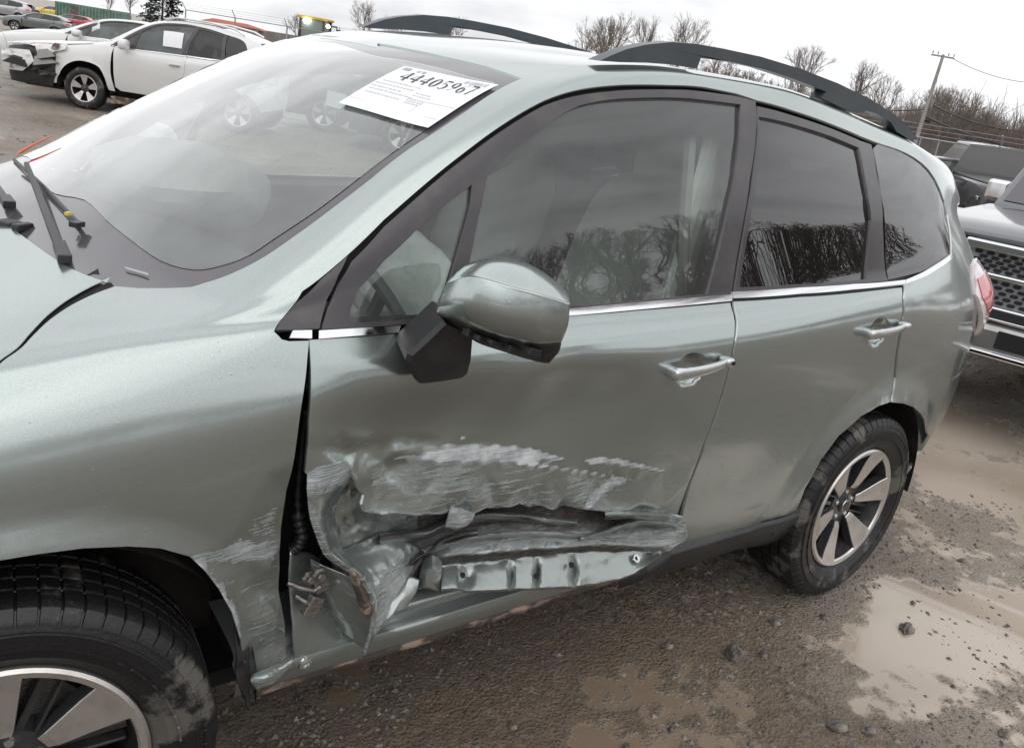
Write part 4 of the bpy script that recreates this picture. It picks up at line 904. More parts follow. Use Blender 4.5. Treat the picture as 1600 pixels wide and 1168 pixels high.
def fold(path, w, y0, yr, seed, sc, gr):
    rows = [[(x, y-w, y0+.004*math.sin(i*2.1)) for i, (x, y) in enumerate(path)], [(x+2, y-w*.25, yr+.006*math.sin(i*1.7+seed)) for i, (x, y) in enumerate(path)], [(x+1, y+w*.35, yr+.010+.006*math.sin(i*2.9)) for i, (x, y) in enumerate(path)], [(x, y+w, y0-.004) for x, y in path]]
    o = sheet('crumpled_fold', rows, M['sage'], FDR_, 6, .002, .0045, seed, {'scuff': sc, 'grime': lambda i, j: gr*(.5+fbm(i*5, j*9, 3, seed))}, .4, 26); return o
fold([(592, 842), (630, 838), (668, 832), (705, 816), (750, 806), (800, 806), (850, 812), (900, 818)], 9, -.795, -.838, 3, .5, .55)
fold([(660, 862), (700, 850), (760, 836), (820, 832), (870, 834), (920, 840), (960, 846)], 7, -.812, -.850, 8, .62, .45)
fold([(905, 842), (940, 832), (972, 820), (1000, 814), (1030, 816), (1056, 824)], 6, -.835, -.866, 14, .45, .35)
fold([(640, 880), (668, 862), (690, 846), (716, 836), (745, 832)], 6, -.81, -.855, 21, .2, .8)
fold([(945, 806), (980, 804), (1010, 805), (1045, 809)], 6, -.858, -.885, 31, .15, .05)
FX = [(690, 884, 921), (712, 882, 920), (722, 882, 921), (730, 881, 924), (745, 880, 923), (770, 878, 923), (790, 875, 921), (797, 874, 922), (806, 873, 920), (830, 870, 920), (838, 869, 919), (846, 868, 919), (870, 866, 918), (887, 864, 917), (894, 863, 917), (905, 863, 915), (935, 861, 912), (965, 860, 905), (990, 860, 896), (1012, 860, 882), (1034, 861, 866)]
ky = {2: .020, 3: .012, 7: .016, 10: .020, 14: .018}
rows = [[], [], [], [], []]
for i, (x, t_, b_) in enumerate(FX):
    e = 1-(i/(len(FX)-1))**3*.6; kk_ = ky.get(i, 0)
    rows[0].append((x, t_-4, -.825-.03*(1-e))); rows[1].append((x, t_+3, -.832-.03*(1-e))); rows[2].append((x+(3 if kk_ else 0), t_*.52+b_*.48, -.858+kk_*1.0-.01*(1-e))); rows[3].append((x, b_-2, -.886+kk_*.45)); rows[4].append((x, b_+1, -.872))
o = sheet('door_bottom_flange', rows, M['sage'], FDR_, 6, .0025, .0048, 17, {'scuff': lambda i, j: .10+.15*(i < .12), 'grime': lambda i, j: np.interp(i, (0, .1, .2, 1), (.7, .35, .0, .0))}, .55, 24); o['label'] = 'bright kinked lower edge of the door with drain holes'
o = sheet('buckled_front_corner', [
 [(522, 868, -.825), (545, 856, -.812), (570, 843, -.802), (592, 832, -.795), (620, 838, -.795), (640, 848, -.80), (658, 858, -.805)],
 [(532, 882, -.85), (552, 874, -.838), (574, 866, -.828), (597, 858, -.82), (622, 860, -.82), (640, 866, -.82), (652, 874, -.822)],
 [(550, 896, -.872), (565, 893, -.865), (582, 890, -.86), (602, 884, -.852), (622, 884, -.845), (636, 886, -.84), (645, 890, -.835)],
 [(572, 912, -.896), (580, 912, -.892), (590, 912, -.888), (604, 908, -.880), (618, 907, -.868), (630, 906, -.858), (638, 906, -.85)],
 [(582, 938, -.905), (587, 940, -.902), (594, 940, -.896), (603, 936, -.888), (613, 934, -.878), (622, 932, -.868), (630, 930, -.858)],
 [(585, 965, -.905), (588, 968, -.904), (593, 968, -.900), (599, 966, -.893), (606, 962, -.885), (613, 958, -.877), (620, 954, -.87)],
 [(580, 995, -.895), (583, 994, -.893), (587, 990, -.89), (591, 986, -.886), (596, 980, -.882), (601, 975, -.878), (606, 970, -.874)]],
 M['sage'], FDR_, 8, .003, .0042, 23, {'scuff': lambda i, j: np.clip(.20+.42*sstep(.2, .75, i*.7+j*.5), 0, .62), 'grime': lambda i, j: .10+.45*sstep(.82, 1.0, j)}, .45, 30); o['label'] = 'buckled bright sheet at the front lower corner'
o = sheet('torn_hem', [
 [(480, 738, -.878), (500, 731, -.880), (522, 725, -.876), (541, 720, -.870), (552, 737, -.858)],
 [(479, 762, -.885), (496, 755, -.888), (515, 750, -.880), (532, 750, -.865), (545, 752, -.845)],
 [(481, 785, -.888), (494, 782, -.892), (508, 780, -.878), (518, 780, -.858), (527, 782, -.832)],
 [(484, 808, -.892), (495, 808, -.896), (507, 806, -.880), (515, 806, -.858), (523, 808, -.830)],
 [(492, 832, -.896), (501, 832, -.902), (511, 830, -.885), (519, 830, -.862), (527, 832, -.832)],
 [(506, 866, -.902), (514, 862, -.908), (520, 858, -.893), (527, 856, -.872), (535, 858, -.842)],
 [(531, 885, -.908), (537, 880, -.914), (541, 876, -.900), (547, 874, -.880), (555, 874, -.856)],
 [(557, 901, -.912), (562, 897, -.918), (566, 894, -.907), (570, 892, -.893), (575, 892, -.874)],
 [(574, 925, -.916), (578, 921, -.921), (582, 919, -.912), (585, 918, -.900), (588, 919, -.886)],
 [(580, 955, -.914), (584, 953, -.920), (587, 952, -.912), (590, 952, -.902), (592, 954, -.890)],
 [(577, 985, -.906), (580, 985, -.912), (583, 984, -.905), (585, 984, -.897), (587, 985, -.89)],
 [(566, 1019, -.896), (569, 1022, -.902), (572, 1020, -.897), (574, 1017, -.892), (576, 1012, -.888)]],
 M['sage'], FDR_, 6, .003, .0020, 29, {'scuff': lambda i, j: np.interp(i, (0, .10, .16, .5, 1), (.78, .74, .40, .42, .55))*np.interp(j, (0, .1, .35, 1), (1.1, 1.05, .9, .6)), 'grime': lambda i, j: np.interp(j, (0, .5, 1), (0, .25, .45))*np.interp(i, (0, .2, 1), (.2, .8, 1))}, .35, 34)
sheet('inner_door_skin', [[(484, 872, -.83), (500, 880, -.845), (520, 888, -.87), (545, 898, -.89)], [(486, 890, -.82), (505, 900, -.84), (532, 905, -.87), (562, 918, -.90)],
      [(486, 905, -.80), (512, 925, -.83), (545, 935, -.86), (578, 948, -.90)], [(492, 925, -.79), (525, 960, -.82), (555, 975, -.85), (582, 985, -.89)], [(505, 945, -.79), (540, 990, -.81), (560, 1005, -.84), (572, 1015, -.88)]], M['sage'], FDR_, 8, .003, .006, 5, {'scuff': .12, 'grime': lambda i, j: .15+.35*(j < .3)}, .5, 26)
sheet('torn_edge', [[(545, 893, -.905), (552, 892, -.917), (560, 900, -.912)], [(550, 910, -.91), (561, 916, -.926), (572, 926, -.918)], [(558, 930, -.91), (569, 938, -.930), (579, 948, -.918)], [(562, 952, -.908), (571, 960, -.924), (579, 966, -.912)]], M['rust'], FDR_, 6, .003, .005, 8, None, .5, 25)
sheet('torn_flap', [[(622, 918, -.85), (640, 900, -.86), (655, 905, -.87)], [(605, 945, -.875), (628, 935, -.882), (650, 925, -.88)], [(596, 972, -.885), (612, 962, -.892), (634, 950, -.885)]], M['sage'], FDR_, 6, .003, .004, 11, {'scuff': .35, 'grime': .2}, .6, 25)
sheet('torn_flap', [[(664, 868, -.835), (676, 866, -.858), (690, 876, -.85)], [(656, 895, -.85), (674, 888, -.885), (690, 898, -.86)], [(650, 922, -.855), (664, 918, -.880), (686, 924, -.872)]], M['sage'], FDR_, 6, .003, .004, 14, {'scuff': .22, 'grime': .2}, .6, 25)
sheet('torn_flap', [[(640, 862, -.80), (652, 868, -.82), (668, 866, -.83)], [(634, 885, -.82), (648, 888, -.835), (660, 882, -.835)], [(628, 905, -.84), (640, 910, -.845), (654, 908, -.845)]], M['black_plastic'], FDR_, 5, .003, .006, 19, None, .5, 25)
sheet('torn_flap', [[(705, 790, -.868), (722, 797, -.872), (742, 800, -.874)], [(700, 806, -.860), (720, 813, -.868), (738, 812, -.872)], [(694, 824, -.845), (712, 826, -.856), (728, 822, -.862)]], M['sage'], FDR_, 5, .002, .004, 44, {'scuff': .75, 'grime': .1}, .5, 25)
for j, (q, w_) in enumerate((((838, 899), .006), ((893, 882), .007), ((939, 893), .0125), ((994, 872), .0115), ((723, 898), .006))):
    c = at(*q, y=-.866 if j < 4 else -.852); nrm = Vector((.05, -.72, .69)).normalized(); RR_ = nrm.to_track_quat('-Y', 'Z').to_matrix(); b = MB(); b.lathe([(w_*1.15, .001), (w_, -.0025), (w_*.7, -.0030), (w_*.45, -.0015), (w_*.42, .004)], (0, 0, 0), 'y', 20); b.lathe([(0, -.0010), (w_*.43, -.0010)], (0, 0, 0), 'y', 12, 1)
    b.v = b.v[:100] if False else b.v
    b.v = [tuple(RR_ @ Vector(p)+Vector(c)) for p in b.v]; b.build('drain_hole', [M['satin'] if j in (2, 3) else M['dark'], M['dark']], FDR_, True)
# hinge, bolts, boot
b = MB()
for px, py, y in ((500, 898, -.865), (484, 903, -.85)):
    q = at(px, py, y=y); b.lathe([(0, -.012), (.009, -.012), (.010, -.009), (.010, 0), (.016, .001), (.016, .004)], tuple(q), 'y', 6)
b.tube([at(449, 910, y=-.83), at(470, 918, y=-.84), at(490, 922, y=-.845), at(502, 915, y=-.85)], .006, 6)
b.tube([at(462, 930, y=-.82), at(478, 940, y=-.84), at(500, 945, y=-.84), at(508, 955, y=-.84)], .0065, 6)
b.box(at(488, 945, y=-.84), (.030, .020, .045), Matrix.Rotation(.5, 3, 'Y')); b.box(at(500, 905, y=-.835), (.035, .02, .05), Matrix.Rotation(-.3, 3, 'Y'))
b.build('hinge', M['steel'], suv, bevel=.002)
b = MB(); pts = [at(478, 640, y=-.80), at(472, 700, y=-.80), at(465, 770, y=-.80), at(466, 810, y=-.80), at(472, 835, y=-.805), at(466, 852, y=-.80), at(455, 860, y=-.79)]
fine_ = []
for i in range(len(pts)-1):
    for k in range(10): fine_.append(pts[i]+(pts[i+1]-pts[i])*k/10)
b.tube(fine_, [(.010 if (i//2) % 2 else .0145)*(.55 if i < 28 else 1) for i in range(len(fine_))], 12); b.build('wiring_boot', M['black_plastic'], suv, True, angle=180)
sheet('pillar_sheet', [[(452, 860, -.80), (480, 862, -.79), (500, 872, -.78)], [(450, 905, -.81), (482, 905, -.80), (500, 915, -.79)], [(455, 960, -.82), (490, 960, -.81), (530, 980, -.80)], [(458, 1010, -.825), (495, 1010, -.82), (550, 1010, -.815)], [(462, 1045, -.82), (500, 1040, -.82), (565, 1025, -.82)]], M['sage'], suv, 5, .003, .004, 21, {'scuff': .2, 'grime': .25})
sheet('hanging_liner', [[(352, 905, -.84), (362, 918, -.83)], [(360, 930, -.85), (376, 945, -.84)], [(366, 965, -.86), (386, 985, -.84)], [(368, 1010, -.86), (388, 1030, -.85)], [(370, 1060, -.86), (390, 1075, -.85)], [(384, 1095, -.86), (388, 1108, -.86)]], M['black_plastic'], R['front_fender'], 5, .004, .012, 31)
sheet('bent_lip', [[(395, 1052, -.87), (425, 1040, -.87), (457, 1022, -.865)], [(392, 1064, -.885), (425, 1052, -.89), (458, 1030, -.88)], [(400, 1075, -.88), (430, 1062, -.885), (458, 1042, -.87)]], M['sage'], R['front_fender'], 5, .003, .006, 33, {'scuff': .5, 'grime': .1})
# ---- handles
def handle(c, parent, key):
    x, z = c; y = -float(Yof(x, z)[0])
    b = MB(); n = 14; L_ = .100; pts = []; 
    V = []; F = []
    for i in range(n+1):
        t = i/n; xx = x-L_+2*L_*t+.012; bow = .020*math.sin(math.pi*min(max(t, .02), .98))**.5+.016; h = .0165-.006*t; zz = z+.002+.018*t
        for a in range(10):
            th = 2*math.pi*a/10; V.append((xx, y-bow-.008*math.copysign(abs(math.cos(th))**.6, math.cos(th)), zz+h*math.copysign(abs(math.sin(th))**.6, math.sin(th))))
    for i in range(n):
        for a in range(10): F.append((i*10+a, i*10+(a+1) % 10, (i+1)*10+(a+1) % 10, (i+1)*10+a))
    F += [tuple(range(9, -1, -1)), tuple(n*10+k for k in range(10))]; b.add(V, F)
    h = b.build('door_handle', M['satin'], parent, True, angle=50)
    MB().blob((x-.082, y-.014, z+.003), (.014, .022, .014), 4, 14).build('handle_foot', M['satin'], h, True)
    MB().blob((x+.112, y-.020, z+.020), (.016, .019, .0125), 4, 14).build('handle_foot', M['satin'], h, True)
    if key: MB().lathe([(0, -.021), (.005, -.021), (.006, -.018), (.006, 0)], (x+.116, y-.021, z+.021), 'y', 16).build('lock', M['dark'], h, True)
handle(HF, R['front_door'], True); handle(HR, R['rear_door'], False)
# ---- wing mirror
mc = sheet('wing_mirror', [[(738, 410, -.900), (775, 401, -.935), (815, 409, -.985), (852, 429, -1.03), (889, 462, -1.07)],
    [(722, 420, -.925), (762, 409, -.975), (810, 417, -1.02), (849, 437, -1.065), (890, 468, -1.095)],
    [(700, 441, -.945), (742, 432, -1.01), (797, 446, -1.060), (844, 459, -1.100), (890, 475, -1.115)],
    [(697, 446, -.948), (738, 438, -1.016), (795, 452, -1.066), (843, 464, -1.105), (889, 479, -1.118)],
    [(686, 470, -.950), (729, 474, -1.020), (789, 491, -1.072), (840, 502, -1.110), (887, 505, -1.120)],
    [(683, 484, -.948), (729, 500, -1.015), (788, 519, -1.066), (839, 530, -1.104), (879, 528, -1.114)],
    [(683, 489, -.940), (731, 508, -1.00), (788, 527, -1.050), (838, 537, -1.088), (876, 534, -1.098)]], M['sage'], suv, 7, .004, 0, 0, {'scuff': 0, 'grime': 0})
mc['label'] = 'wing mirror with sage cap and broken black underside'
mb = sheet('mirror_housing', [[(686, 490, -.94), (730, 508, -.995), (788, 527, -1.045), (838, 537, -1.085), (876, 534, -1.095)], [(700, 503, -.93), (738, 520, -.98), (790, 541, -1.03), (838, 552, -1.07), (870, 550, -1.085)], [(722, 512, -.92), (745, 533, -.96), (792, 549, -1.01), (835, 562, -1.05), (856, 565, -1.065)]], M['black_plastic'], mc, 5, .004, .008, 41)
cb = MB()
for px, py, y, d in ((752, 528, -1.0, (.03, .02, .012)), (775, 535, -1.02, (.04, .02, .010)), (800, 545, -1.04, (.03, .02, .016)), (832, 548, -1.07, (.03, .02, .014)), (735, 518, -.98, (.025, .02, .02))): cb.box(at(px, py, y=y-.006), d, Matrix.Rotation(.25, 3, 'Y'))
cb.build('broken_clips', M['black_plastic'], mc, bevel=.002)
bk = [at(*p[:2], y=p[2]) for p in ((738, 411, -.90), (813, 410, -.985), (888, 463, -1.07), (886, 503, -1.11), (876, 534, -1.10), (838, 552, -1.07), (722, 512, -.92), (684, 488, -.94), (696, 449, -.93))]
cen = sum(bk)/len(bk); b = MB(); V = [tuple(cen+(p-cen)*.97+np.array([.022, .026, 0])) for p in bk]+[tuple(cen+(p-cen)*.80+np.array([.050, .062, 0])) for p in bk]; n = len(bk)
b.add([tuple(p) for p in bk]+V, [(i, (i+1) % n, n+(i+1) % n, n+i) for i in range(n)]+[(n+i, n+(i+1) % n, 2*n+(i+1) % n, 2*n+i) for i in range(n)]+[tuple(range(2*n, 3*n))]); b.build('mirror_rim', M['black_plastic'], mc, True, angle=40)
st = [(692, 499), (720, 512), (736, 520), (733, 560), (727, 582), (718, 589), (690, 594), (655, 598), (646, 590), (633, 562), (636, 552), (660, 530)]
b = MB(); outer = [at(*p, y=-.945+.0004*(p[1]-500)) for p in st]; inn = [at(*p, y=-.945+.0004*(p[1]-500))+np.array([.03, .085, .01]) for p in st]; c0 = sum(outer)/len(outer)
outer2 = [c0+(p-c0)*.93+np.array([0, -.012, 0]) for p in outer]; n = len(st)
b.add([tuple(p) for p in outer2]+[tuple(p) for p in outer]+[tuple(p) for p in inn], [tuple(range(n))]+[(i, n+i, n+(i+1) % n, (i+1) % n) for i in range(n)]+[(n+i, 2*n+i, 2*n+(i+1) % n, n+(i+1) % n) for i in range(n)])
b.build('mirror_stem', M['black_plastic'], mc, True, angle=28)
# right-hand mirror
MB().blob((.80, 1.02, 1.17), (.07, .12, .085), 3, 18).build('wing_mirror', M['sage'], suv, True)
# ---- roof rails
top = [(928, 94), (945, 86), (970, 76), (1000, 69), (1040, 65), (1080, 68), (1120, 75), (1180, 88), (1240, 106), (1300, 129), (1350, 153), (1385, 175), (1408, 193), (1427, 217)]
bot = [(1412, 216), (1392, 204), (1384, 190), (1360, 176), (1345, 172), (1330, 176), (1304, 166), (1274, 152), (1282, 142), (1230, 122), (1180, 106), (1130, 95), (1086, 90), (1080, 106), (1040, 100), (1000, 97), (960, 96)]
holes_dummy = 0
def roof_rail(sg):
    V = []; pts = [at(a, b_, y=-.575) for a, b_ in top+bot]
    for i, (dy, k) in enumerate(((-.022, .0), (-.016, .006), (.016, .006), (.022, .0))):
        pass
    b = MB(); base = [(p[0], p[2]) for p in pts]
    import mathutils
    tri = mathutils.geometry.tessellate_polygon([[Vector((x, z, 0)) for x, z in base]]); n = len(base)
    V = [(x, sg*(.575+.020), z) for x, z in base]+[(x, sg*(.575-.020), z) for x, z in base]
    F = [tuple(t) for t in tri]+[tuple(n+i for i in reversed(t)) for t in tri]+[(i, (i+1) % n, n+(i+1) % n, n+i) for i in range(n)]
    b.add(V, F); o = b.build('roof_rail', M['rail'], suv, True, angle=40, bevel=.009); return o
roof_rail(-1); roof_rail(1)
# ---- cowl, wipers
cw = [(.02, 12), (.03, 11.3), (.07, 10.9), (.12, 10.55), (.21, 10.15)]
cp = [(u-.12, v) for u, v in [(.0, 12), (.02, 11.5), (.06, 11), (.10, 10.5)]]
cow = [(.10, 12), (.11, 11.5), (.13, 11.1), (.18, 10.7), (.27, 10.2), (.22, 10.05), (.12, 10.1), (-.02, 10.6), (-.05, 11.3), (-.06, 12)]
panel('cowl', cow+mir(cow[1:-1])[::-1], off(-.022), M['clad'], suv, .04, (), .01)
def surf_pt(px, py, h, vr=(9, 16)):
    u, v = pick(px, py, vr); P, n = surf_normals(S0, np.array([u]), np.array([v])); return P[0]+n[0]*h
for k, A in enumerate((dict(piv=(100, 408), top=(52, 276), b0=(30, 262), b1=(128, 358), cov=[(78, 385), (92, 374), (112, 400), (112, 420), (86, 400)]), dict(piv=(14, 325), top=(-25, 270), b0=None))):
    b = MB(); p0 = surf_pt(*A['piv'], .004); p1 = surf_pt(*A['top'], .028); d = p1-p0
    wv = np.cross(d, [0, 0, 1]); wv /= np.linalg.norm(wv)
    up = np.array([0, 0, .012])
    def seg(a, c, w0, w1, h=.010): 
        vv = [a-wv*w0, a+wv*w0, c+wv*w1, c-wv*w1]; b.add([tuple(q) for q in vv]+[tuple(q+np.array([0, 0, h])) for q in vv], [(3, 2, 1, 0), (4, 5, 6, 7), (0, 1, 5, 4), (1, 2, 6, 5), (2, 3, 7, 6), (3, 0, 4, 7)])
    seg(p0-d/np.linalg.norm(d)*.02, p0+d*.10, .0125, .011, .016); seg(p0+d*.10, p1, .009, .005, .009)
    w = b.build('wiper_arm', M['clad'], suv, bevel=.002)
    if A['b0']:
        q0 = surf_pt(*A['b0'], .020); q1 = surf_pt(*A['b1'], .010); b = MB(); b.tube([q0, q0*.5+q1*.5+np.array([0, 0, .006]), q1], .0045, 6); b.tube([q0-np.array([0, 0, .008]), q1-np.array([0, 0, .008])], .003, 4)
        b.box(q1+np.array([-.006, -.004, .002]), (.024, .018, .010), Matrix.Rotation(.6, 3, 'Z')); b.build('wiper_blade', M['black_plastic'], w)
        MB().box(surf_pt(115, 350, .024), (.012, .008, .006), Matrix.Rotation(.6, 3, 'Z')).build('wiper_tip', mat('yellow_plastic', (.65, .55, .08), .4), w)
b = MB()
for px, py, d in ((15, 350, (.035, .04, .012)), (36, 356, (.04, .02, .016))): b.box(surf_pt(px, py, .002), d, Matrix.Rotation(.5, 3, 'Z'))
b.build('pivot_cover', M['black_plastic'], suv, bevel=.004)
for k_, (px, py) in enumerate(()):
    q0 = surf_pt(px, py, -.008); MB().box(tuple(q0), (.012, .07, .012), Matrix.Rotation(.35, 3, 'Z')).build('cowl_rib', M['clad'], suv, bevel=.003)
MB().tube([surf_pt(34, 246, .012), surf_pt(60, 234, .016), surf_pt(88, 221, .016)], [.0045, .003, .0012], 6).build('orange_marker', mat('orange_plastic', (.75, .13, .05), .3, coat=1), suv, True)
# sticker at the foot of the windshield
sp_ = picks([(194, 417), (198, 421), (233, 431), (231, 427)], (9, 12)); panel('glass_sticker', sp_, off(.001), mat('pale_sticker', (.36, .37, .39), .4), suv, .01, (), 0)
# ---- paper with number on the windshield
pc = picks([(632, 106), (779, 135), (669, 202), (530, 163)], (9, 12.3)); FP = off(.004)
paper = panel('windshield_paper', pc, FP, M['paper'], suv, .02, (), .0005)
pc = np.array(pc)
def on_paper(s, t, h=.0055):
    a = pc[0]*(1-s)*(1-t)+pc[1]*s*(1-t)+pc[2]*s*t+pc[3]*(1-s)*t; return off(h)(np.array([a[0]]), np.array([a[1]]))[0]
def stroke_mesh(name, quads, m):
    V = []; F = []
    for q in quads:
        o_ = len(V); V += [on_paper(s, t) for s, t in q]; F.append(tuple(range(o_, o_+len(q))))
    return mesh_obj(name, V, F, m, paper)
def text_on(body, s0, s1, t0, t1, name, m, shear=0.0, bold=0.0):
    cu = bpy.data.curves.new('t', 'FONT'); cu.body = body; cu.size = 1; cu.offset = bold; cu.shear = shear; cu.resolution_u = 4
    ob = bpy.data.objects.new('t', cu); me = bpy.data.meshes.new_from_object(ob); X = np.array([v.co[:] for v in me.vertices])
    lo = X.min(0); hi = X.max(0); V = [on_paper(s0+(s1-s0)*(x-lo[0])/(hi[0]-lo[0]), t1+(t0-t1)*(y-lo[1])/(hi[1]-lo[1])) for x, y, _ in X]
    F = [tuple(p.vertices) for p in me.polygons]; bpy.data.objects.remove(ob); bpy.data.curves.remove(cu); bpy.data.meshes.remove(me)
    return mesh_obj(name, V, F, m, paper)
# digits drawn with thick stems and hair strokes
DG = {
 '4': [[(.62, 0), (.80, 0), (.80, 1), (.62, 1)], [(.0, .66), (.62, .0), (.66, .06), (.10, .66)], [(.0, .64), (1, .64), (1, .72), (.0, .72)], [(.48, .96), (.94, .96), (.94, 1), (.48, 1)]],
 '7': [[(.02, 0), (.98, 0), (.98, .10), (.02, .10)], [(.84, .10), (.98, .10), (.58, 1), (.36, 1)], [(.02, 0), (.07, 0), (.07, .25), (.02, .25)]]}
def ring(cx, cy, rx, ry, thick, thin, a0=0, a1=360, n=16):
    out = []
    for k in range(n):
        q = []
        for th, inn in ((a0+(a1-a0)*k/n, 0), (a0+(a1-a0)*(k+1)/n, 0), (a0+(a1-a0)*(k+1)/n, 1), (a0+(a1-a0)*k/n, 1)):
            c, s = math.cos(math.radians(th)), math.sin(math.radians(th)); q.append((cx+c*(rx-inn*thick), cy-s*(ry-inn*thin)))
        out.append(q)
    return out
DG['0'] = ring(.5, .5, .48, .5, .24, .05)
DG['9'] = ring(.48, .30, .46, .30, .22, .05)+[[(.94, .30), (.72, .30), (.66, .70), (.84, .62)], [(.84, .62), (.66, .70), (.18, .95), (.24, 1.0)]]
DG['6'] = [[(1-x, 1-y) for x, y in q] for q in DG['9']]
DG['5'] = ring(.45, .68, .50, .32, .22, .05, -130, 115)+[[(.16, 0), (.90, 0), (.90, .10), (.16, .10)], [(.16, 0), (.24, 0), (.20, .48), (.12, .48)]]
Q = []
for i, ch in enumerate('44405967'):
    s0 = .13+i*.098
    for q in DG[ch]: Q.append([(s0+.078*x, .135+.20*y) for x, y in q])
stroke_mesh('number', Q, M['ink'])
Q = []; x = .66; rb = random.Random(3)
while x < .93: wd = rb.choice((.004, .004, .009, .013)); Q.append([(x, .045), (x+wd, .045), (x+wd, .125), (x, .125)]); x += wd+rb.choice((.005, .008, .012))
stroke_mesh('barcode', Q, M['grey_ink'])
for t_, s0, s1 in ((.40, .05, .42), (.47, .02, .38), (.50, .45, .60), (.54, .02, .30), (.60, .05, .48), (.55, .45, .62), (.62, .45, .60), (.68, .06, .40), (.66, .46, .62), (.70, .46, .60)):
    Qs = []; x = s0
    while x < s1: wd = rb.uniform(.008, .03); Qs.append([(x, t_), (x+wd, t_), (x+wd, t_+.018), (x, t_+.018)]); x += wd+.008
    stroke_mesh('small_print', Qs, mat('faint_ink', (.62, .62, .65), .6) if t_ == .40 else bpy.data.materials['faint_ink'])
stroke_mesh('form_box', [[(.62, .62), (.985, .62), (.985, .626), (.62, .626)], [(.62, .62), (.624, .62), (.624, .86), (.62, .86)], [(.02, .86), (.985, .86), (.985, .865), (.02, .865)], [(.04, .04), (.11, .04), (.11, .10), (.04, .10)], [(.17, .10), (.20, .10), (.21, .05), (.20, .05)], [(.22, .05), (.26, .05), (.25, .10), (.23, .10)]], M['grey_ink'])
# ---- interior
b = MB(); nS = 16
prof = [(.16, 1.02), (.26, 1.10), (.42, 1.13), (.58, 1.11), (.72, 1.06), (.76, .96), (.74, .70), (.62, .50)]
V = [(x+.10*(1-(y/.70)**2)*-1*(.6 if i < 3 else .15)+.10*(abs(y)/.70)**2*(1 if i < 2 else 0), y, z) for i, (x, z) in enumerate(prof) for y in np.linspace(-.70, .70, nS)]
F = [(i*nS+j, i*nS+j+1, (i+1)*nS+j+1, (i+1)*nS+j) for i in range(len(prof)-1) for j in range(nS-1)]
b.add(V, F); b.build('dashboard', M['interior'], suv, True, angle=60)
swr = Matrix.Rotation(math.radians(62), 3, 'Y'); b = MB(); c = np.array([.90, -.37, .98])
b.tube([c+np.array(swr @ Vector((math.cos(a)*.185, math.sin(a)*.185, 0))) for a in np.linspace(0, 2*math.pi, 33)], .016, 8, caps=False)
for a in (0, 2.3, 3.98): b.tube([c, c+np.array(swr @ Vector((math.cos(a)*.18, math.sin(a)*.18, 0)))], .018, 6)
b.tube([c, c+np.array([-.2, 0, -.08])], .03, 8); sw = b.build('steering_wheel', M['interior'], suv, True)
MB().blob((1.00, -.36, .98), (.09, .21, .22), 2.2, 24, noise=.05, seed=4).build('airbag', M['airbag'], sw, True)
MB().blob((.66, .36, 1.16), (.24, .27, .12), 2.3, 28, noise=.06, seed=9).build('passenger_airbag', M['airbag'], suv, True)
def seat(y, m):
    s = MB().blob((1.55, y, .74), (.27, .25, .10), 3.5, 20).build('front_seat', m, suv, True)
    R2 = Matrix.Rotation(math.radians(16), 3, 'Y'); MB().blob((1.80, y, 1.06), (.09, .25, .33), 3.4, 22, R2).build('backrest', m, s, True)
    MB().blob((1.90, y, 1.43), (.06, .13, .095), 3.2, 18, R2).build('headrest', m, s, True)
    b = MB(); b.tube([(1.87, y-.05, 1.3), (1.89, y-.05, 1.4)], .006, 6); b.tube([(1.87, y+.05, 1.3), (1.89, y+.05, 1.4)], .006, 6); b.build('headrest_post', M['chrome'], s)
seat(-.37, M['seat']); seat(.37, M['seat'])
rs = MB().blob((2.48, 0, .80), (.28, .62, .12), 4, 24).build('rear_seat', M['seat_dark'], suv, True)
MB().blob((2.76, 0, 1.08), (.10, .62, .30), 4, 24, Matrix.Rotation(.3, 3, 'Y')).build('backrest', M['seat_dark'], rs, True)
for y in (-.38, 0, .38): MB().blob((2.86, y, 1.40), (.05, .12, .07), 3, 14).build('headrest', M['seat_dark'], rs, True)
hd = [(1.0, 12), (1.02, 11), (1.14, 10.2), (1.3, 9.9), (2.0, 9.8), (2.8, 9.8), (3.1, 10.2), (3.15, 12)]
def headl(u, v):
    P = S0(u, v); P[..., 2] -= .045; return P
panel('headliner', hd+mir(hd[1:-1])[::-1], headl, M['lining'], suv, .1, (), 0)
# curtain airbag hanging behind the pillar and a torn strip of headliner
b = MB(); V = []; F = []; nu, nv_ = 26, 16
for i in range(nu):
    for j in range(nv_):
        x = 1.74+.16*i/(nu-1); z = 1.58-.50*j/(nv_-1); V.append((x-.14*j/(nv_-1)*(1), -.60-.08*(j/(nv_-1))-.012*math.sin(i*1.5+j*.15), z))
for i in range(nu-1):
    for j in range(nv_-1): F.append((i*nv_+j, i*nv_+j+1, (i+1)*nv_+j+1, (i+1)*nv_+j))
b.add(V, F); b.build('curtain_airbag', M['airbag'], suv, True, angle=180)
MB().tube([(1.64, -.63, 1.55), (1.66, -.66, 1.3), (1.70, -.70, 1.0), (1.74, -.72, .8)], .018, 8).build('seat_belt', M['lining'], suv, True)
MB().blob((1.62, -.50, 1.56), (.07, .12, .035), 2.3, 18, noise=.2, seed=2).build('torn_lining', mat('peach_lining', (.62, .47, .40), .8), suv, True)
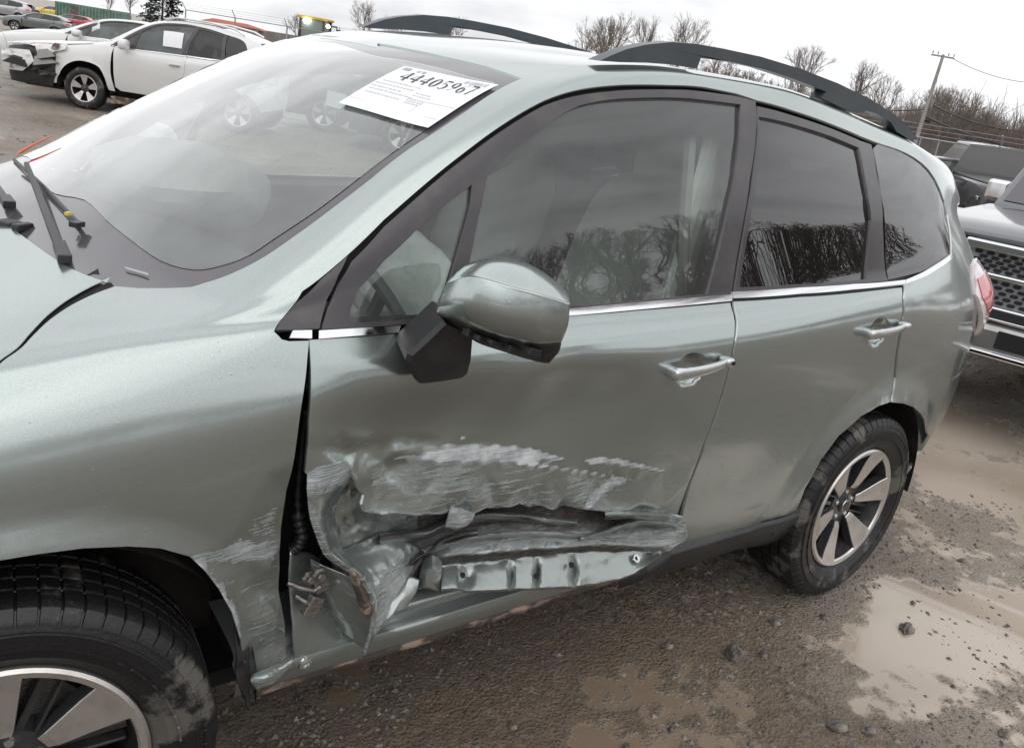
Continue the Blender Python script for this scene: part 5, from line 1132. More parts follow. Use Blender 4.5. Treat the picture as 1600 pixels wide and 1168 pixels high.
# ------------------------------------------------------------------ ground: mud, gravel, puddles
def terrain(x, y): return -1.35*sstep(20, 75, y)
def gp(px, py): q = at(px, py, z=0); return q[0], q[1]
PUD = [(1480, 990, .30, .75), (1580, 1000, .34, .9), (1380, 930, .2, .6), (1450, 1100, .22, .6), (930, 1105, .30, .8), (1130, 1120, .25, .6), (1000, 990, .18, .5), (1180, 960, .16, .6), (600, 1110, .22, .5), (480, 1150, .2, .5), (1560, 800, .32, .7), (1480, 740, .25, .6), (1590, 690, .4, .7), (1320, 1000, .18, .5), (760, 1010, .20, .5)]
PALE = [(1480, 1000, .60, 1.0), (1590, 900, .8, 1.0), (1400, 930, .35, .9), (1560, 1120, .5, .9), (1500, 780, .9, .8), (1590, 700, 1.2, .8), (1350, 1060, .3, .6)]
MND = [(960, 950, .20, .6), (1080, 930, .22, .6), (1260, 950, .12, .4), (1370, 850, .2, .4), (800, 1060, .12, .3), (1240, 1080, .10, .3)]
def ground_h(x, y):
    h = .034*(fbm(x*.55+3, y*.75, 3, 1)-.5)+.030*(fbm(x*1.7, y*2.6, 3, 11)-.5)+.016*(fbm(x*6, y*8, 3, 21)-.5)+.015*(fbm(x*21, y*24, 4, 31, .62)-.5)
    for px, py, r, k in PUD:
        cx, cy = gp(px, py); h = h-.016*k*np.exp(-((x-cx)**2+(y-cy)**2)/(r*r*2.2))
    for px, py, r, k in MND:
        cx, cy = gp(px, py); h = h+.022*k*np.exp(-((x-cx)**2+(y-cy)**2)/(r*r*2))
    for cx, cy in ((0, -.85), (2.64, -.80), (0, .85), (2.64, .85)): h = h-(h+.002)*np.exp(-((x-cx)**2+(y-cy)**2)/.05)
    return h
LEVEL = -.0150
n = 900; s = np.linspace(-1, 1, n); wx = 4.2*s+340*np.sign(s)*np.abs(s)**7; wy = 3.6*s+340*np.sign(s)*np.abs(s)**7
X, Y = np.meshgrid(3.0+wx, -.1+wy); Hh = ground_h(X, Y); fade = 1-sstep(30, 60, np.hypot(X-2, Y)); Hh = Hh*fade-(1-fade)*.0
wet = sstep(.0030, -.0010, Hh-LEVEL)*fade
Z = np.maximum(Hh, LEVEL)+terrain(X, Y)
me = bpy.data.meshes.new('ground'); nv = n*n; me.vertices.add(nv); me.vertices.foreach_set('co', np.stack([X, Y, Z], -1).astype(np.float32).ravel())
i = np.arange((n-1)*(n-1)); r_, c_ = i//(n-1), i % (n-1); a = r_*n+c_; q = np.stack([a, a+1, a+n+1, a+n], -1).astype(np.int32)
me.loops.add(q.size); me.loops.foreach_set('vertex_index', q.ravel()); me.polygons.add(len(q)); me.polygons.foreach_set('loop_start', np.arange(len(q), dtype=np.int32)*4)
me.update(calc_edges=True); me.polygons.foreach_set('use_smooth', [True]*len(q))
at_ = me.attributes.new('wet', 'FLOAT', 'POINT'); at_.data.foreach_set('value', wet.astype(np.float32).ravel())
at_ = me.attributes.new('hgt', 'FLOAT', 'POINT'); at_.data.foreach_set('value', (Hh-LEVEL).astype(np.float32).ravel())
pale_ = np.zeros_like(X)
for px, py, r, k in PALE:
    cx, cy = gp(px, py); pale_ = np.maximum(pale_, k*np.exp(-(((X-cx)/r)**2+((Y-cy)/(r*.8))**2)))
pale_ = np.maximum(np.clip(pale_*(.80+.75*fbm(X*2.1, Y*3.0, 4, 91)), 0, 1), .75*sstep(2.8, 6, Y)*(fbm(X*.6, Y*.9, 3, 93)*1.3))
at_ = me.attributes.new('pale', 'FLOAT', 'POINT'); at_.data.foreach_set('value', np.clip(pale_, 0, 1).astype(np.float32).ravel())
gm = bpy.data.materials.new('wet_gravel_mud'); gm.use_nodes = True; t = gm.node_tree; L = t.links.new; b = t.nodes['Principled BSDF']
co = N(t, 'ShaderNodeTexCoord'); aw = N(t, 'ShaderNodeAttribute', attribute_name='wet'); ah = N(t, 'ShaderNodeAttribute', attribute_name='hgt')
n1 = N(t, 'ShaderNodeTexNoise', Scale=26.0, Detail=9.0, Roughness=0.72); n2 = N(t, 'ShaderNodeTexNoise', Scale=1.3, Detail=6.0, Roughness=0.6); n3 = N(t, 'ShaderNodeTexNoise', Scale=120.0, Detail=5.0, Roughness=0.7)
vo = N(t, 'ShaderNodeTexVoronoi', Scale=38.0); vo2 = N(t, 'ShaderNodeTexVoronoi', Scale=95.0)
for q_ in (n1, n2, n3, vo, vo2): L(co.outputs['Object'], q_.inputs['Vector'])
mud = ramp(t, [(.36, (.115, .083, .058)), (.5, (.235, .178, .130)), (.64, (.36, .285, .215))]); L(n1.outputs['Fac'], mud.inputs[0])
silt = ramp(t, [(.0, (.205, .155, .110)), (1.0, (.47, .40, .33))]); ap = N(t, 'ShaderNodeAttribute', attribute_name='pale'); L(ap.outputs['Fac'], silt.inputs[0])
pn_ = N(t, 'ShaderNodeMath', operation='MULTIPLY_ADD'); L(ap.outputs['Fac'], pn_.inputs[0]); pn_.inputs[1].default_value = .34; L(n1.outputs['Fac'], pn_.inputs[2]); pale = ramp(t, [(.58, 0.0), (.76, 1.0)]); L(pn_.outputs[0], pale.inputs[0])
mpale = N(t, 'ShaderNodeMixRGB'); pm = N(t, 'ShaderNodeMath', operation='MULTIPLY'); L(pale.outputs[0], pm.inputs[0]); pm.inputs[1].default_value = .85
L(pm.outputs[0], mpale.inputs[0]); L(mud.outputs[0], mpale.inputs[1]); mpale.inputs[2].default_value = (.34, .305, .265, 1)
st = ramp(t, [(.0, (.045, .042, .040)), (.5, (.115, .102, .090)), (1.0, (.25, .22, .19))]); L(vo.outputs['Color'], st.inputs[0])
sm = N(t, 'ShaderNodeMath', operation='LESS_THAN'); L(vo.outputs['Distance'], sm.inputs[0]); sm.inputs[1].default_value = .33
sd_ = ramp(t, [(.44, 0.0), (.56, 1.0)]); L(n1.outputs['Fac'], sd_.inputs[0]); sx = N(t, 'ShaderNodeMath', operation='MULTIPLY'); L(sm.outputs[0], sx.inputs[0]); L(sd_.outputs[0], sx.inputs[1])
m1 = N(t, 'ShaderNodeMixRGB'); L(sx.outputs[0], m1.inputs[0]); L(mpale.outputs[0], m1.inputs[1]); L(st.outputs[0], m1.inputs[2])
# silt band near the waterline
sb_ = N(t, 'ShaderNodeMapRange'); sb_.inputs['From Min'].default_value = .019; sb_.inputs['From Max'].default_value = .004; L(ah.outputs['Fac'], sb_.inputs['Value'])
sbm = N(t, 'ShaderNodeMath', operation='MULTIPLY'); L(sb_.outputs[0], sbm.inputs[0]); sbm.inputs[1].default_value = .85
m2 = N(t, 'ShaderNodeMixRGB'); L(sbm.outputs[0], m2.inputs[0]); L(m1.outputs[0], m2.inputs[1]); L(silt.outputs[0], m2.inputs[2])
m3 = N(t, 'ShaderNodeMixRGB'); L(aw.outputs['Fac'], m3.inputs[0]); L(m2.outputs[0], m3.inputs[1]); L(silt.outputs[0], m3.inputs[2]); L(m3.outputs[0], b.inputs['Base Color'])
rg = ramp(t, [(.35, .22), (.65, .62)]); L(n2.outputs['Fac'], rg.inputs[0]); mr = N(t, 'ShaderNodeMixRGB'); L(aw.outputs['Fac'], mr.inputs[0]); L(rg.outputs[0], mr.inputs[1]); mr.inputs[2].default_value = (.035, .035, .035, 1); L(mr.outputs[0], b.inputs['Roughness'])
inv = N(t, 'ShaderNodeMath', operation='SUBTRACT'); inv.inputs[0].default_value = 1.0; L(aw.outputs['Fac'], inv.inputs[1])
hs_ = N(t, 'ShaderNodeMath', operation='MULTIPLY_ADD'); L(n1.outputs['Fac'], hs_.inputs[0]); hs_.inputs[1].default_value = 1.0
vh = N(t, 'ShaderNodeMath', operation='MULTIPLY'); L(vo2.outputs['Distance'], vh.inputs[0]); vh.inputs[1].default_value = -.45; L(vh.outputs[0], hs_.inputs[2])
hs2 = N(t, 'ShaderNodeMath', operation='MULTIPLY_ADD'); L(n3.outputs['Fac'], hs2.inputs[0]); hs2.inputs[1].default_value = .35; L(hs_.outputs[0], hs2.inputs[2])
bp = N(t, 'ShaderNodeBump', Distance=.030); L(hs2.outputs[0], bp.inputs['Height']); L(inv.outputs[0], bp.inputs['Strength']); L(bp.outputs[0], b.inputs['Normal'])
me.materials.append(gm); go = bpy.data.objects.new('ground', me); COL.objects.link(go); go['kind'] = 'structure'
# loose stones
def stones(cnt, seed, smin, smax, region, dens):
    r = np.random.RandomState(seed); V = []; F = []; base = np.array([(1, 0, 0), (-1, 0, 0), (0, 1, 0), (0, -1, 0), (0, 0, 1), (0, 0, -1)], float); fc = [(0, 2, 4), (2, 1, 4), (1, 3, 4), (3, 0, 4), (2, 0, 5), (1, 2, 5), (3, 1, 5), (0, 3, 5)]
    x = region[0]+(region[1]-region[0])*r.rand(cnt*4); y = region[2]+(region[3]-region[2])*r.rand(cnt*4)
    k = r.rand(len(x)) < dens(x, y); x, y = x[k][:cnt], y[k][:cnt]; z = np.maximum(ground_h(x, y), LEVEL)+terrain(x, y)
    m = len(x); s_ = smin+(smax-smin)*r.rand(m)**3.4; P = base[None]*(s_[:, None]*(.6+.7*r.rand(m, 3)))[:, None, :]*(.7+.6*r.rand(m, 6, 1)); P[..., 2] *= .6
    a = r.rand(m)*6.28; c, s2 = np.cos(a)[:, None], np.sin(a)[:, None]
    P = np.stack([P[..., 0]*c-P[..., 1]*s2+x[:, None], P[..., 0]*s2+P[..., 1]*c+y[:, None], P[..., 2]+(z-s_*.05)[:, None]], -1)
    V = P.reshape(-1, 3).tolist(); F = (np.array(fc)[None]+np.arange(m)[:, None, None]*6).reshape(-1, 3).tolist()
    return V, F
dn = lambda x, y: np.clip((fbm(x*1.3, y*1.9, 4, 77)-.42)*4.5, .02, 1)*np.where(ground_h(x, y) < LEVEL, .25, 1)
sm_ = mat('slate_gravel', (.055, .052, .050), .5, noise=(23, (.24, .205, .17), .40, .64), bump=(60, .4, .004))
V, F = stones(70000, 5, .0018, .015, (-.6, 7.5, -2.4, 2.2), dn); V2, F2 = stones(2500, 6, .008, .035, (-3, 12, 2.2, 16), dn)
F += [tuple(i+len(V) for i in f) for f in F2]; V += V2
mesh_obj('gravel', V, F, sm_)['kind'] = 'stuff'
LB = [(1147, 1022, .030, 'upright pointed grey stone'), (1192, 1023, .018, 'flat dark stone right of the pointed stone'), (1288, 962, .016, 'dark angular stone below the rear wheel'), (1418, 978, .030, 'long flat dark slate at the edge of the pale puddle'), (1308, 1138, .026, 'low dark stone near the bottom edge'), (1358, 1143, .020, 'tilted dark stone beside another near the bottom edge'),
      (1505, 873, .018, 'small dark stone in the puddle film right of the rear wheel'), (1428, 937, .013, 'small black stone in the pale puddle'), (1570, 1142, .020, 'brown stone in the bottom right corner'), (980, 1165, .018, 'dark stone at the bottom edge of the frame'), (800, 1130, .014, 'small dark stone beside the brown puddle'), (1210, 972, .018, 'bluish grey stone in front of the rear wheel'), (1043, 1008, .016, 'flat blue grey stone in the dark gravel'), (870, 1020, .013, 'small rounded stone in the gravel below the sill')]
for j, (px, py, s_, lb) in enumerate(LB):
    x, y = gp(px, py); r = np.random.RandomState(40+j); b = MB(); b.blob((0, 0, 0), (s_*1.25, s_*.8, s_*(1.35 if j == 0 else .55)), 1.7, 12, Matrix.Rotation(r.rand()*3, 3, 'Z'), noise=.22, seed=j)
    o = b.build('stone', sm_, None); o.location = (x, y, float(max(ground_h(np.array([x]), np.array([y]))[0], LEVEL))+s_*.25); tag(o, lb, 'stone', 'larger stones lying in the mud')
# ------------------------------------------------------------------ other vehicles
MW = paint('white_car_paint', (.72, .72, .71), metal=0.0, rough=.3, drops=False, dirt=.25)
def tint_paint(name, col, metal=.4): return paint(name, col, metal=metal, rough=.35, drops=False, dirt=.45)
M['clear2'] = glass('far_car_glass', (.30, .36, .36), film=.10, boost=1.4)
M['privacy2'] = glass('far_privacy_glass', (.02, .02, .022), film=.04, boost=1.0)
M['chalk'] = mat('car_paper', (.85, .86, .88), .6)
def rest_z(x, y): return float(terrain(np.array([x]), np.array([y]))[0])
def far_suv(label, loc, deg, pm, scale, group=None, cat='car', wheels='alloy', lift=1.0, spk=5, wdeg=30, squash=None):
    e = empty('parked_car', (loc[0], loc[1], rest_z(*loc)), math.radians(deg), label, cat, group, scale)
    body_parts(e, pm, False, False, M['clear2'], M['clear2'], M['privacy2'])
    for x in (0, 2.64):
        make_wheel('wheel', e, (x, -.77, .345), 0, 90, low=True, spokes=spk, width_deg=wdeg, alloy=wheels)
        make_wheel('wheel', e, (x, .77, .345), math.pi, 90, low=True, spokes=spk, width_deg=wdeg, alloy=wheels)
    for sg in (-1, 1):
        x = MB(); x.blob((.72, sg*1.0, 1.17), (.08, .13, .09), 3, 14); x.build('wing_mirror', pm, e, True)
    for c in (HF, HR): MB().blob((c[0], -.905, c[1]), (.10, .022, .018), 3, 12).build('door_handle', M['satin'], e, True)
    st2 = MB(); 
    for y in (-.37, .37): st2.blob((1.80, y, 1.06), (.10, .24, .33), 3, 12); st2.blob((1.9, y, 1.42), (.06, .12, .09), 3, 10)
    for y, o_ in ((-.37, 0), (.37, 1)):
        MB().blob((1.80, y, 1.02), (.12, .24, .42), 3, 12).build('front_seat', M['seat_dark'], e, True)
    if squash:
        done = set()
        for c in children(e):
            if c.type == 'MESH' and c.name.split('.')[0] != 'wheel':
                for d in [c]+children(c):
                    if d.data.name in done: continue
                    done.add(d.data.name); co = np.zeros(len(d.data.vertices)*3, np.float32); d.data.vertices.foreach_get('co', co); co = co.reshape(-1, 3); co[:] = squash(co); d.data.vertices.foreach_set('co', co.ravel()); d.data.update()
    return e
def kids_named(e, nm): return [c for c in children(e) if c.name.split('.')[0] == nm]
def drop(o):
    for c in children(o): drop(c)
    bpy.data.objects.remove(o)
# the damaged white SUV
wf = gp(134, 171); wsu = far_suv('white SUV with its front left corner torn off, across the gravel lane', (wf[0]+.46, wf[1]+.60), -39, MW, .89, 'crashed cars in the row across the lane', spk=5, wdeg=34)
S_ = .90
def roofrail_w(e):
    for sg in (-1, 1):
        MB().tube([(1.25, sg*.585, 1.675), (1.45, sg*.585, 1.725), (2.0, sg*.585, 1.735), (2.6, sg*.585, 1.69), (2.85, sg*.585, 1.62)], .018, 6).build('roof_rail', M['satin'], e, True)
roofrail_w(wsu)
sq = lambda name, c, d, m, R=None: MB().box(c, d, R).build(name, m, wsu, bevel=.004)
MB().blob((2.05, -.80, 1.15), (.01, .01, .01), 2, 8)
panel('window_paper', [(1.30, 7.5), (1.62, 7.45), (1.62, 8.35), (1.28, 8.45)], off(.004), M['chalk'], wsu, .1, (), .003)
panel('curtain_airbag', [(.95, 7.15), (1.72, 7.1), (1.72, 8.8), (1.25, 8.85), (1.0, 8.4)], off(-.06), mat('greenish_airbag', (.55, .66, .62), .8, bump=(9, .8, .05)), wsu, .08, (), 0)
MB().blob((.85, .05, 1.22), (.28, .38, .2), 2.4, 20, noise=.10, seed=5).build('airbag', M['airbag'], wsu, True)
b = MB(); rr = random.Random(4)
for k in range(9): b.box((-.35-rr.random()*.5, -.55-rr.random()*.35, .35+rr.random()*.5), (rr.uniform(.05, .22), rr.uniform(.05, .2), rr.uniform(.04, .16)), Matrix.Rotation(rr.random()*3, 3, (rr.random(), rr.random(), rr.random()+.1)))
b.build('exposed_bumper_core', M['black_plastic'], wsu, bevel=.006)
panel('torn_corner', [(-.90, .8), (-.50, .8), (-.455, 2.5), (-.45, 4.3), (-.52, 5.6), (-.70, 6.2), (-.92, 6.0)], off(.012), M['black_plastic'], wsu, .05, (), .02)
panel('bent_wing', [(-.60, 4.4), (-.48, 4.2), (-.44, 4.9), (-.30, 5.3), (-.28, 6.6), (-.66, 7.2), (-.80, 6.6), (-.62, 5.6)], (lambda u, v: off(.03)(u, v)+np.stack([0*u, -.05*(fbm(u*9, v*2, 3, 2)), .02*(fbm(u*11, v*3, 2, 8)-.5)], -1)), MW, wsu, .04, (), .01)
panel('bumper_shard', [(-.94, 2.2), (-.72, 2.4), (-.62, 3.4), (-.66, 4.6), (-.94, 4.9)], (lambda u, v: off(.05)(u, v)+np.stack([0*u, -.04*(fbm(u*9, v*3, 3, 12)), 0*u], -1)), MW, wsu, .04, (), .01)
for k_ in range(11):
    q_ = rr.random(); MB().box((-.50-rr.random()*.42, -.72-rr.random()*.20, .22+rr.random()*.62), (rr.uniform(.06, .26), rr.uniform(.02, .08), rr.uniform(.03, .16)), Matrix.Rotation(rr.uniform(-.9, .9), 3, (rr.random(), 1, rr.random())), taper=.5).build('broken_shard', M['black_plastic'] if q_ < .5 else (MW if q_ < .75 else M['steel']), wsu)
panel('bare_patch', [(-.46, 5.0), (-.40, 5.1), (-.385, 6.1), (-.44, 6.2), (-.455, 5.7)], off(.075), M['rust'], wsu, .03, (), .004)
panel('headlight', [(-.92, 6.5), (-.75, 6.4), (-.62, 6.65), (-.62, 7.05), (-.92, 7.3)], off(.035), M['clear_lens'], wsu, .05, (), .02)
panel('indicator', [(-.66, 6.45), (-.55, 6.4), (-.54, 6.75), (-.66, 6.8)], off(.04), M['orange'] if 'orange' in M else mat('amber_lens', (.65, .2, .08), .2), wsu, .05, (), .02)
panel('hood_gap', [(-.80, 7.6), (-.70, 7.35), (.1, 7.72), (.12, 7.9), (-.5, 7.8)], off(.007), M['dark'], wsu, .05, (), .004)
panel('roof_sunroof', [(1.35, 10.4), (2.3, 10.4), (2.3, 13.6), (1.35, 13.6)], off(.008), M['frit'], wsu, .1, (), .004)
x = MB(); x.box((.75, -.84, .24), (.6, .04, .12)); x.build('rusty_sill', M['rust'], wsu)
def nose(co):
    co = co.copy(); k = co[:, 0] < -.42; co[k, 0] = -.42+(co[k, 0]+.42)*2.0; k = co[:, 0] > 2.0; co[k, 0] = 2.0+(co[k, 0]-2.0)*.72; return co
for c_ in children(wsu):
    for d_ in ([c_]+children(c_)) if c_.name.split('.')[0] != 'wheel' else []:
        if d_.type != 'MESH': continue
        cc_ = np.zeros(len(d_.data.vertices)*3, np.float32); d_.data.vertices.foreach_get('co', cc_); cc_ = nose(cc_.reshape(-1, 3)); d_.data.vertices.foreach_set('co', cc_.ravel()); d_.data.update()
# a second white car behind it, low roof
def sedan(co):
    x, y, z = co[:, 0], co[:, 1], co[:, 2]; z2 = np.where(z > 1.1, 1.1+(z-1.1)*.72, z); z2 = z2-.10*sstep(.5, 1.1, z); k = sstep(2.7, 3.3, x)*sstep(1.0, 1.15, z); z2 = z2-k*.22*(z2-1.0)/.4; return np.stack([x, y, z2], -1)
def place_px(px, dist): q = at(px, 105+(px-800)*.1645, depth=dist); return (q[0], q[1])
p2 = (wf[0]+.55, wf[1]+3.9); ws2 = far_suv('white low car with a deployed airbag behind the torn white SUV', p2, -36, MW, .95, 'crashed cars in the row across the lane', squash=sedan)
MB().blob((1.0, -.55, 1.12), (.22, .22, .20), 2.3, 20, noise=.14, seed=8).build('airbag', M['airbag'], ws2, True)
panel('windshield_paper', [(.62, 11.2), (.80, 11.2), (.80, 12.1), (.62, 12.1)], (lambda u, v: sedan(off(.02)(u, v).reshape(-1, 3))), M['chalk'], ws2, .1, (), .003)
DK = tint_paint('dark_grey_car_paint', (.05, .055, .065)); DG_ = tint_paint('grey_green_car_paint', (.14, .16, .16)); RD = tint_paint('red_car_paint', (.45, .03, .05)); SV = tint_paint('silver_car_paint', (.42, .43, .44), .8); YL = tint_paint('yellow_car_paint', (.75, .55, .05), 0)
def near_front(px, py, deg, s=.95): x, y = gp(px, py); a = math.radians(deg); return (x-s*(-.77)*-math.sin(a)*-1*-1, y+s*.77*math.cos(a))
def put(px, py, deg, s): x, y = gp(px, py); a = math.radians(deg); return (x-math.sin(a)*.80*s, y+math.cos(a)*.80*s)
d1 = far_suv('dark grey SUV seen through the windshield, next along the row', put(505, 206, -35, .95), -35, DK, .95, 'crashed cars in the row across the lane')
d2 = far_suv('dark blue SUV seen through the side windows, nearest of the row', put(625, 243, -35, .95), -35, tint_paint('navy_car_paint', (.03, .04, .075)), .95, 'crashed cars in the row across the lane')
panel('window_paper', [(-.55, 9.4), (-.2, 9.4), (-.2, 11), (-.55, 11)], off(.02), M['chalk'], d2, .1, (), .003)
MB().box((.2, -.92, .62), (.36, .01, .28), Matrix.Rotation(.1, 3, 'Y')).build('door_paper', M['chalk'], d1)
# far left cars
fl = place_px(30, 62); far_suv('dark grey sedan at the far upper left edge of the yard', fl, 8-41, DG_, 1.0, 'cars at the far left of the yard', squash=sedan)
far_suv('red car with a crumpled front beyond the white cars', place_px(88, 78), -33, RD, .95, 'cars at the far left of the yard', squash=sedan)
yc = place_px(62, 100); far_suv('yellow car showing only its roof between the far cars', yc, -33, YL, 1.0, 'cars at the far left of the yard', squash=sedan)
far_suv('grey car behind the dark sedan at the top left corner', place_px(-15, 80), -33, SV, 1.0, 'cars at the far left of the yard')
# cars on the photographer's side of the lane, mirrored in the paint and glass
far_suv('silver car parked behind the photographer, mirrored in the door glass', (9.5, -14.5), 150, SV, .97, 'cars behind the photographer', squash=sedan)
far_suv('grey green car parked behind the photographer, mirrored in the door glass', (13.6, -15.5), 150, DG_, .97, 'cars behind the photographer')
far_suv('white car parked behind the photographer, mirrored in the rear panels', (18.5, -13.5), 150, MW, .97, 'cars behind the photographer', squash=sedan)

# ------------------------------------------------------------------ the pickup facing us at the right
TA = math.radians(-76); Q = at(1508, 370, depth=5.3)
tl = np.array([math.cos(TA), math.sin(TA)]); org = Q[:2]+tl*.60
gp_t = paint('grey_pickup_paint', (.17, .175, .185), metal=.6, drops=True, dirt=.5)
tr = empty('pickup_truck', (org[0], org[1], 0), TA, 'grey pickup truck nose-on at the right edge, with a chrome mesh grille', 'pickup truck')
def loft_box(name, secs, m, parent, bevel=.02):
    """secs: list of (y, halfwidth, z0, z1, crown)"""
    V = []; F = []; n = 9
    for y, hw, z0, z1, cr in secs:
        V += [(-hw, y, z0)]+[(hw*c, y, z1+cr*(1-c*c)) for c in np.linspace(-1, 1, n)]+[(hw, y, z0)]
    k = n+2
    for i in range(len(secs)-1):
        for j in range(k-1): a = i*k+j; F.append((a, a+1, a+k+1, a+k))
        F.append((i*k+k-1, i*k, (i+1)*k, (i+1)*k+k-1))
    F += [tuple(range(k-1, -1, -1)), tuple((len(secs)-1)*k+j for j in range(k))]
    b = MB(); b.add(V, F); return b.build(name, m, parent, True, angle=35, bevel=bevel)
loft_box('hood', [(.02, .76, 1.11, 1.135, .02), (.08, .80, 1.11, 1.165, .025), (.30, .85, 1.11, 1.185, .03), (2.15, .90, 1.11, 1.20, .03)], gp_t, tr, .025)
loft_box('front_end', [(.05, .96, .55, 1.08, .03), (.30, 1.0, .5, 1.12, .02), (1.3, 1.0, .5, 1.18, .0)], gp_t, tr, .03)
b = MB(); b.box((0, .03, .90), (1.10, .10, .40)); b.build('grille_backing', mat('grille_plastic', (.40, .41, .43), .3, .3, coat=.5), tr)
for nm, z, h, w_ in (('grille_bar', 1.085, .055, 1.16), ('grille_bar', .925, .035, 1.10), ('grille_bar', .745, .030, 1.06)):
    MB().box((0, -.03, z), (w_, .06, h)).build(nm, M['chrome'], tr, bevel=.012)
for sg in (-1, 1): MB().prism([(sg*.55, -.05, 1.08), (sg*.60, -.05, 1.06), (sg*.54, -.05, .73), (sg*.49, -.05, .75)], (0, .05, 0)).build('grille_side', M['chrome'], tr, bevel=.006)
hexm = None
for band, (z0, z1) in enumerate(((.945, 1.055), (.765, .905))):
    rows = 5
    for r_ in range(rows):
        zc = z0+(z1-z0)*(r_+.5)/rows; rb_ = MB()
        for c_ in range(17):
            xc = -.50+c_*.0625+(.031 if r_ % 2 else 0); rb_.prism([(xc-.024, -.035, zc), (xc-.014, -.035, zc+.0095), (xc+.014, -.035, zc+.0095), (xc+.024, -.035, zc), (xc+.014, -.035, zc-.0095), (xc-.014, -.035, zc-.0095)], (0, .02, 0))
        o = rb_.build('grille_hole_shade', M['dark'], tr); o['kind'] = 'stuff'  # dark hexes on the plate stand in for the shaded holes
loft_box('bumper', [(-.16, .90, .50, .66, .01), (-.10, .98, .47, .69, .0), (.25, 1.02, .47, .69, .0)], mat('silver_bumper', (.50, .51, .52), .25, .75, noise=(5, (.36, .34, .32), .45, .7)), tr, .03)
MB().box((0, -.09, .70), (1.9, .14, .018)).build('bumper_trim', M['chrome'], tr, bevel=.006)
MB().box((0, -.15, .505), (1.86, .06, .035)).build('bumper_lip', M['chrome'], tr, bevel=.01)
MB().box((0, -.02, .72), (1.6, .1, .04)).build('bumper_gap', M['dark'], tr)
b = MB()
MB().box((0, -.165, .60), (.50, .012, .10)).build('air_slot', M['dark'], tr, bevel=.004)
for x_ in (-.62, -.40, .40, .62): MB().blob((x_, -.165, .61), (.012, .006, .012), 2, 8).build('parking_sensor', M['dark'], tr)
for sg in (-1, 1):
    MB().box((sg*.79, .04, .95), (.32, .14, .20)).build('headlight', M['clear_lens'], tr, bevel=.03)
    MB().box((sg*.70, -.12, .58), (.18, .05, .08)).build('fog_lamp', M['clear_lens'], tr, bevel=.02)
cabs = [(2.1, .86, 1.1, 1.21, .0), (2.8, .72, 1.1, 1.80, .02), (3.9, .72, 1.1, 1.82, .02), (4.3, .80, 1.1, 1.25, .0)]
loft_box('cab', cabs, gp_t, tr, .02)
b = MB(); b.add([(-.80, 2.13, 1.245), (.80, 2.13, 1.245), (.67, 2.72, 1.76), (-.67, 2.72, 1.76)], [(0, 1, 2, 3)]); o = b.build('windshield', M['frit'], tr)
for sg in (-1, 1):
    b = MB(); b.add([(sg*.86, 2.4, 1.26), (sg*.75, 2.85, 1.72), (sg*.745, 3.8, 1.74), (sg*.84, 4.1, 1.27)], [(0, 1, 2, 3)]); b.build('side_window', M['frit'], tr)
    MB().box((sg*1.02, 3.1, 1.27), (.18, .10, .18)).build('wing_mirror', M['chrome'], tr, bevel=.03)
loft_box('body_side', [(1.3, 1.0, .45, 1.12, .0), (3.5, 1.0, .45, 1.12, .0), (5.8, .98, .5, 1.12, .0)], gp_t, tr, .03)
for y_ in (.95, 4.9):
    for sg in (-1, 1):
        wv_ = make_wheel('wheel', tr, (sg*.86, y_, .39), math.pi/2*-sg if False else (math.radians(90) if sg > 0 else math.radians(-90)), 90, low=True, spokes=6); wv_.scale = (1.12,)*3
# black pickup beyond
bp_ = place_px(1590, 16.0); BK = tint_paint('black_pickup_paint', (.010, .010, .012), 0); bt = empty('pickup_truck', (bp_[0], bp_[1], 0), math.radians(-52), 'black pickup truck with a covered bed behind the grey pickup', 'pickup truck')
loft_box('bed', [(-2.6, .92, .45, 1.02, .0), (-2.5, .95, .42, 1.05, .0), (.2, .95, .42, 1.05, .0)], BK, bt, .03)
loft_box('cab', [(.2, .92, .45, 1.1, .0), (.35, .72, .45, 1.60, .03), (1.4, .72, .45, 1.62, .03), (2.1, .86, .45, 1.12, .0), (3.1, .86, .45, 1.0, .0)], BK, bt, .03)
loft_box('bed_cover', [(-2.55, .88, 1.05, 1.08, .03), (.15, .88, 1.05, 1.10, .03)], M['clad'], bt, .02)
for y_ in (-1.6, 2.2):
    for sg in (-1, 1): make_wheel('wheel', bt, (sg*.84, y_, .37), math.radians(90) if sg > 0 else math.radians(-90), 90, low=True)
MB().box((-.97, -2.3, .82), (.02, .14, .06)).build('door_handle', M['satin'], bt, bevel=.01)
x_ = place_px(1500, 16); far_suv('dark car low behind the fence line at the right', (x_[0]+.5, x_[1]+2), -50, DK, .9, squash=sedan)
x_ = place_px(1540, 17.5); bl = MB(); bl.box((0, 0, .55), (2.0, .9, .5)); bl.box((0, 0, .86), (1.6, .8, .12)); o = bl.build('tarpaulin', mat('blue_tarp', (.08, .25, .60), .5, noise=(4, (.6, .65, .7), .45, .6)), None, bevel=.08); o.location = (x_[0], x_[1], 0); tag(o, 'blue and white tarpaulin heap beyond the black pickup', 'tarpaulin')
x_ = place_px(1527, 20); ds = empty('dish', (x_[0], x_[1], 0), math.radians(40), 'round pale disc on a post in front of the green fence', 'dish')
MB().tube([(0, 0, 0), (0, 0, 1.0)], .05, 8).build('post', M['steel'], ds); MB().lathe([(0, .0), (.2, -.02), (.30, -.06), (.30, -.05), (.2, 0)], (0, -.05, 1.10), 'y', 24).build('disc', mat('mottled_disc', (.33, .34, .35), .6, noise=(20, (.6, .6, .6), .4, .6)), ds, True)
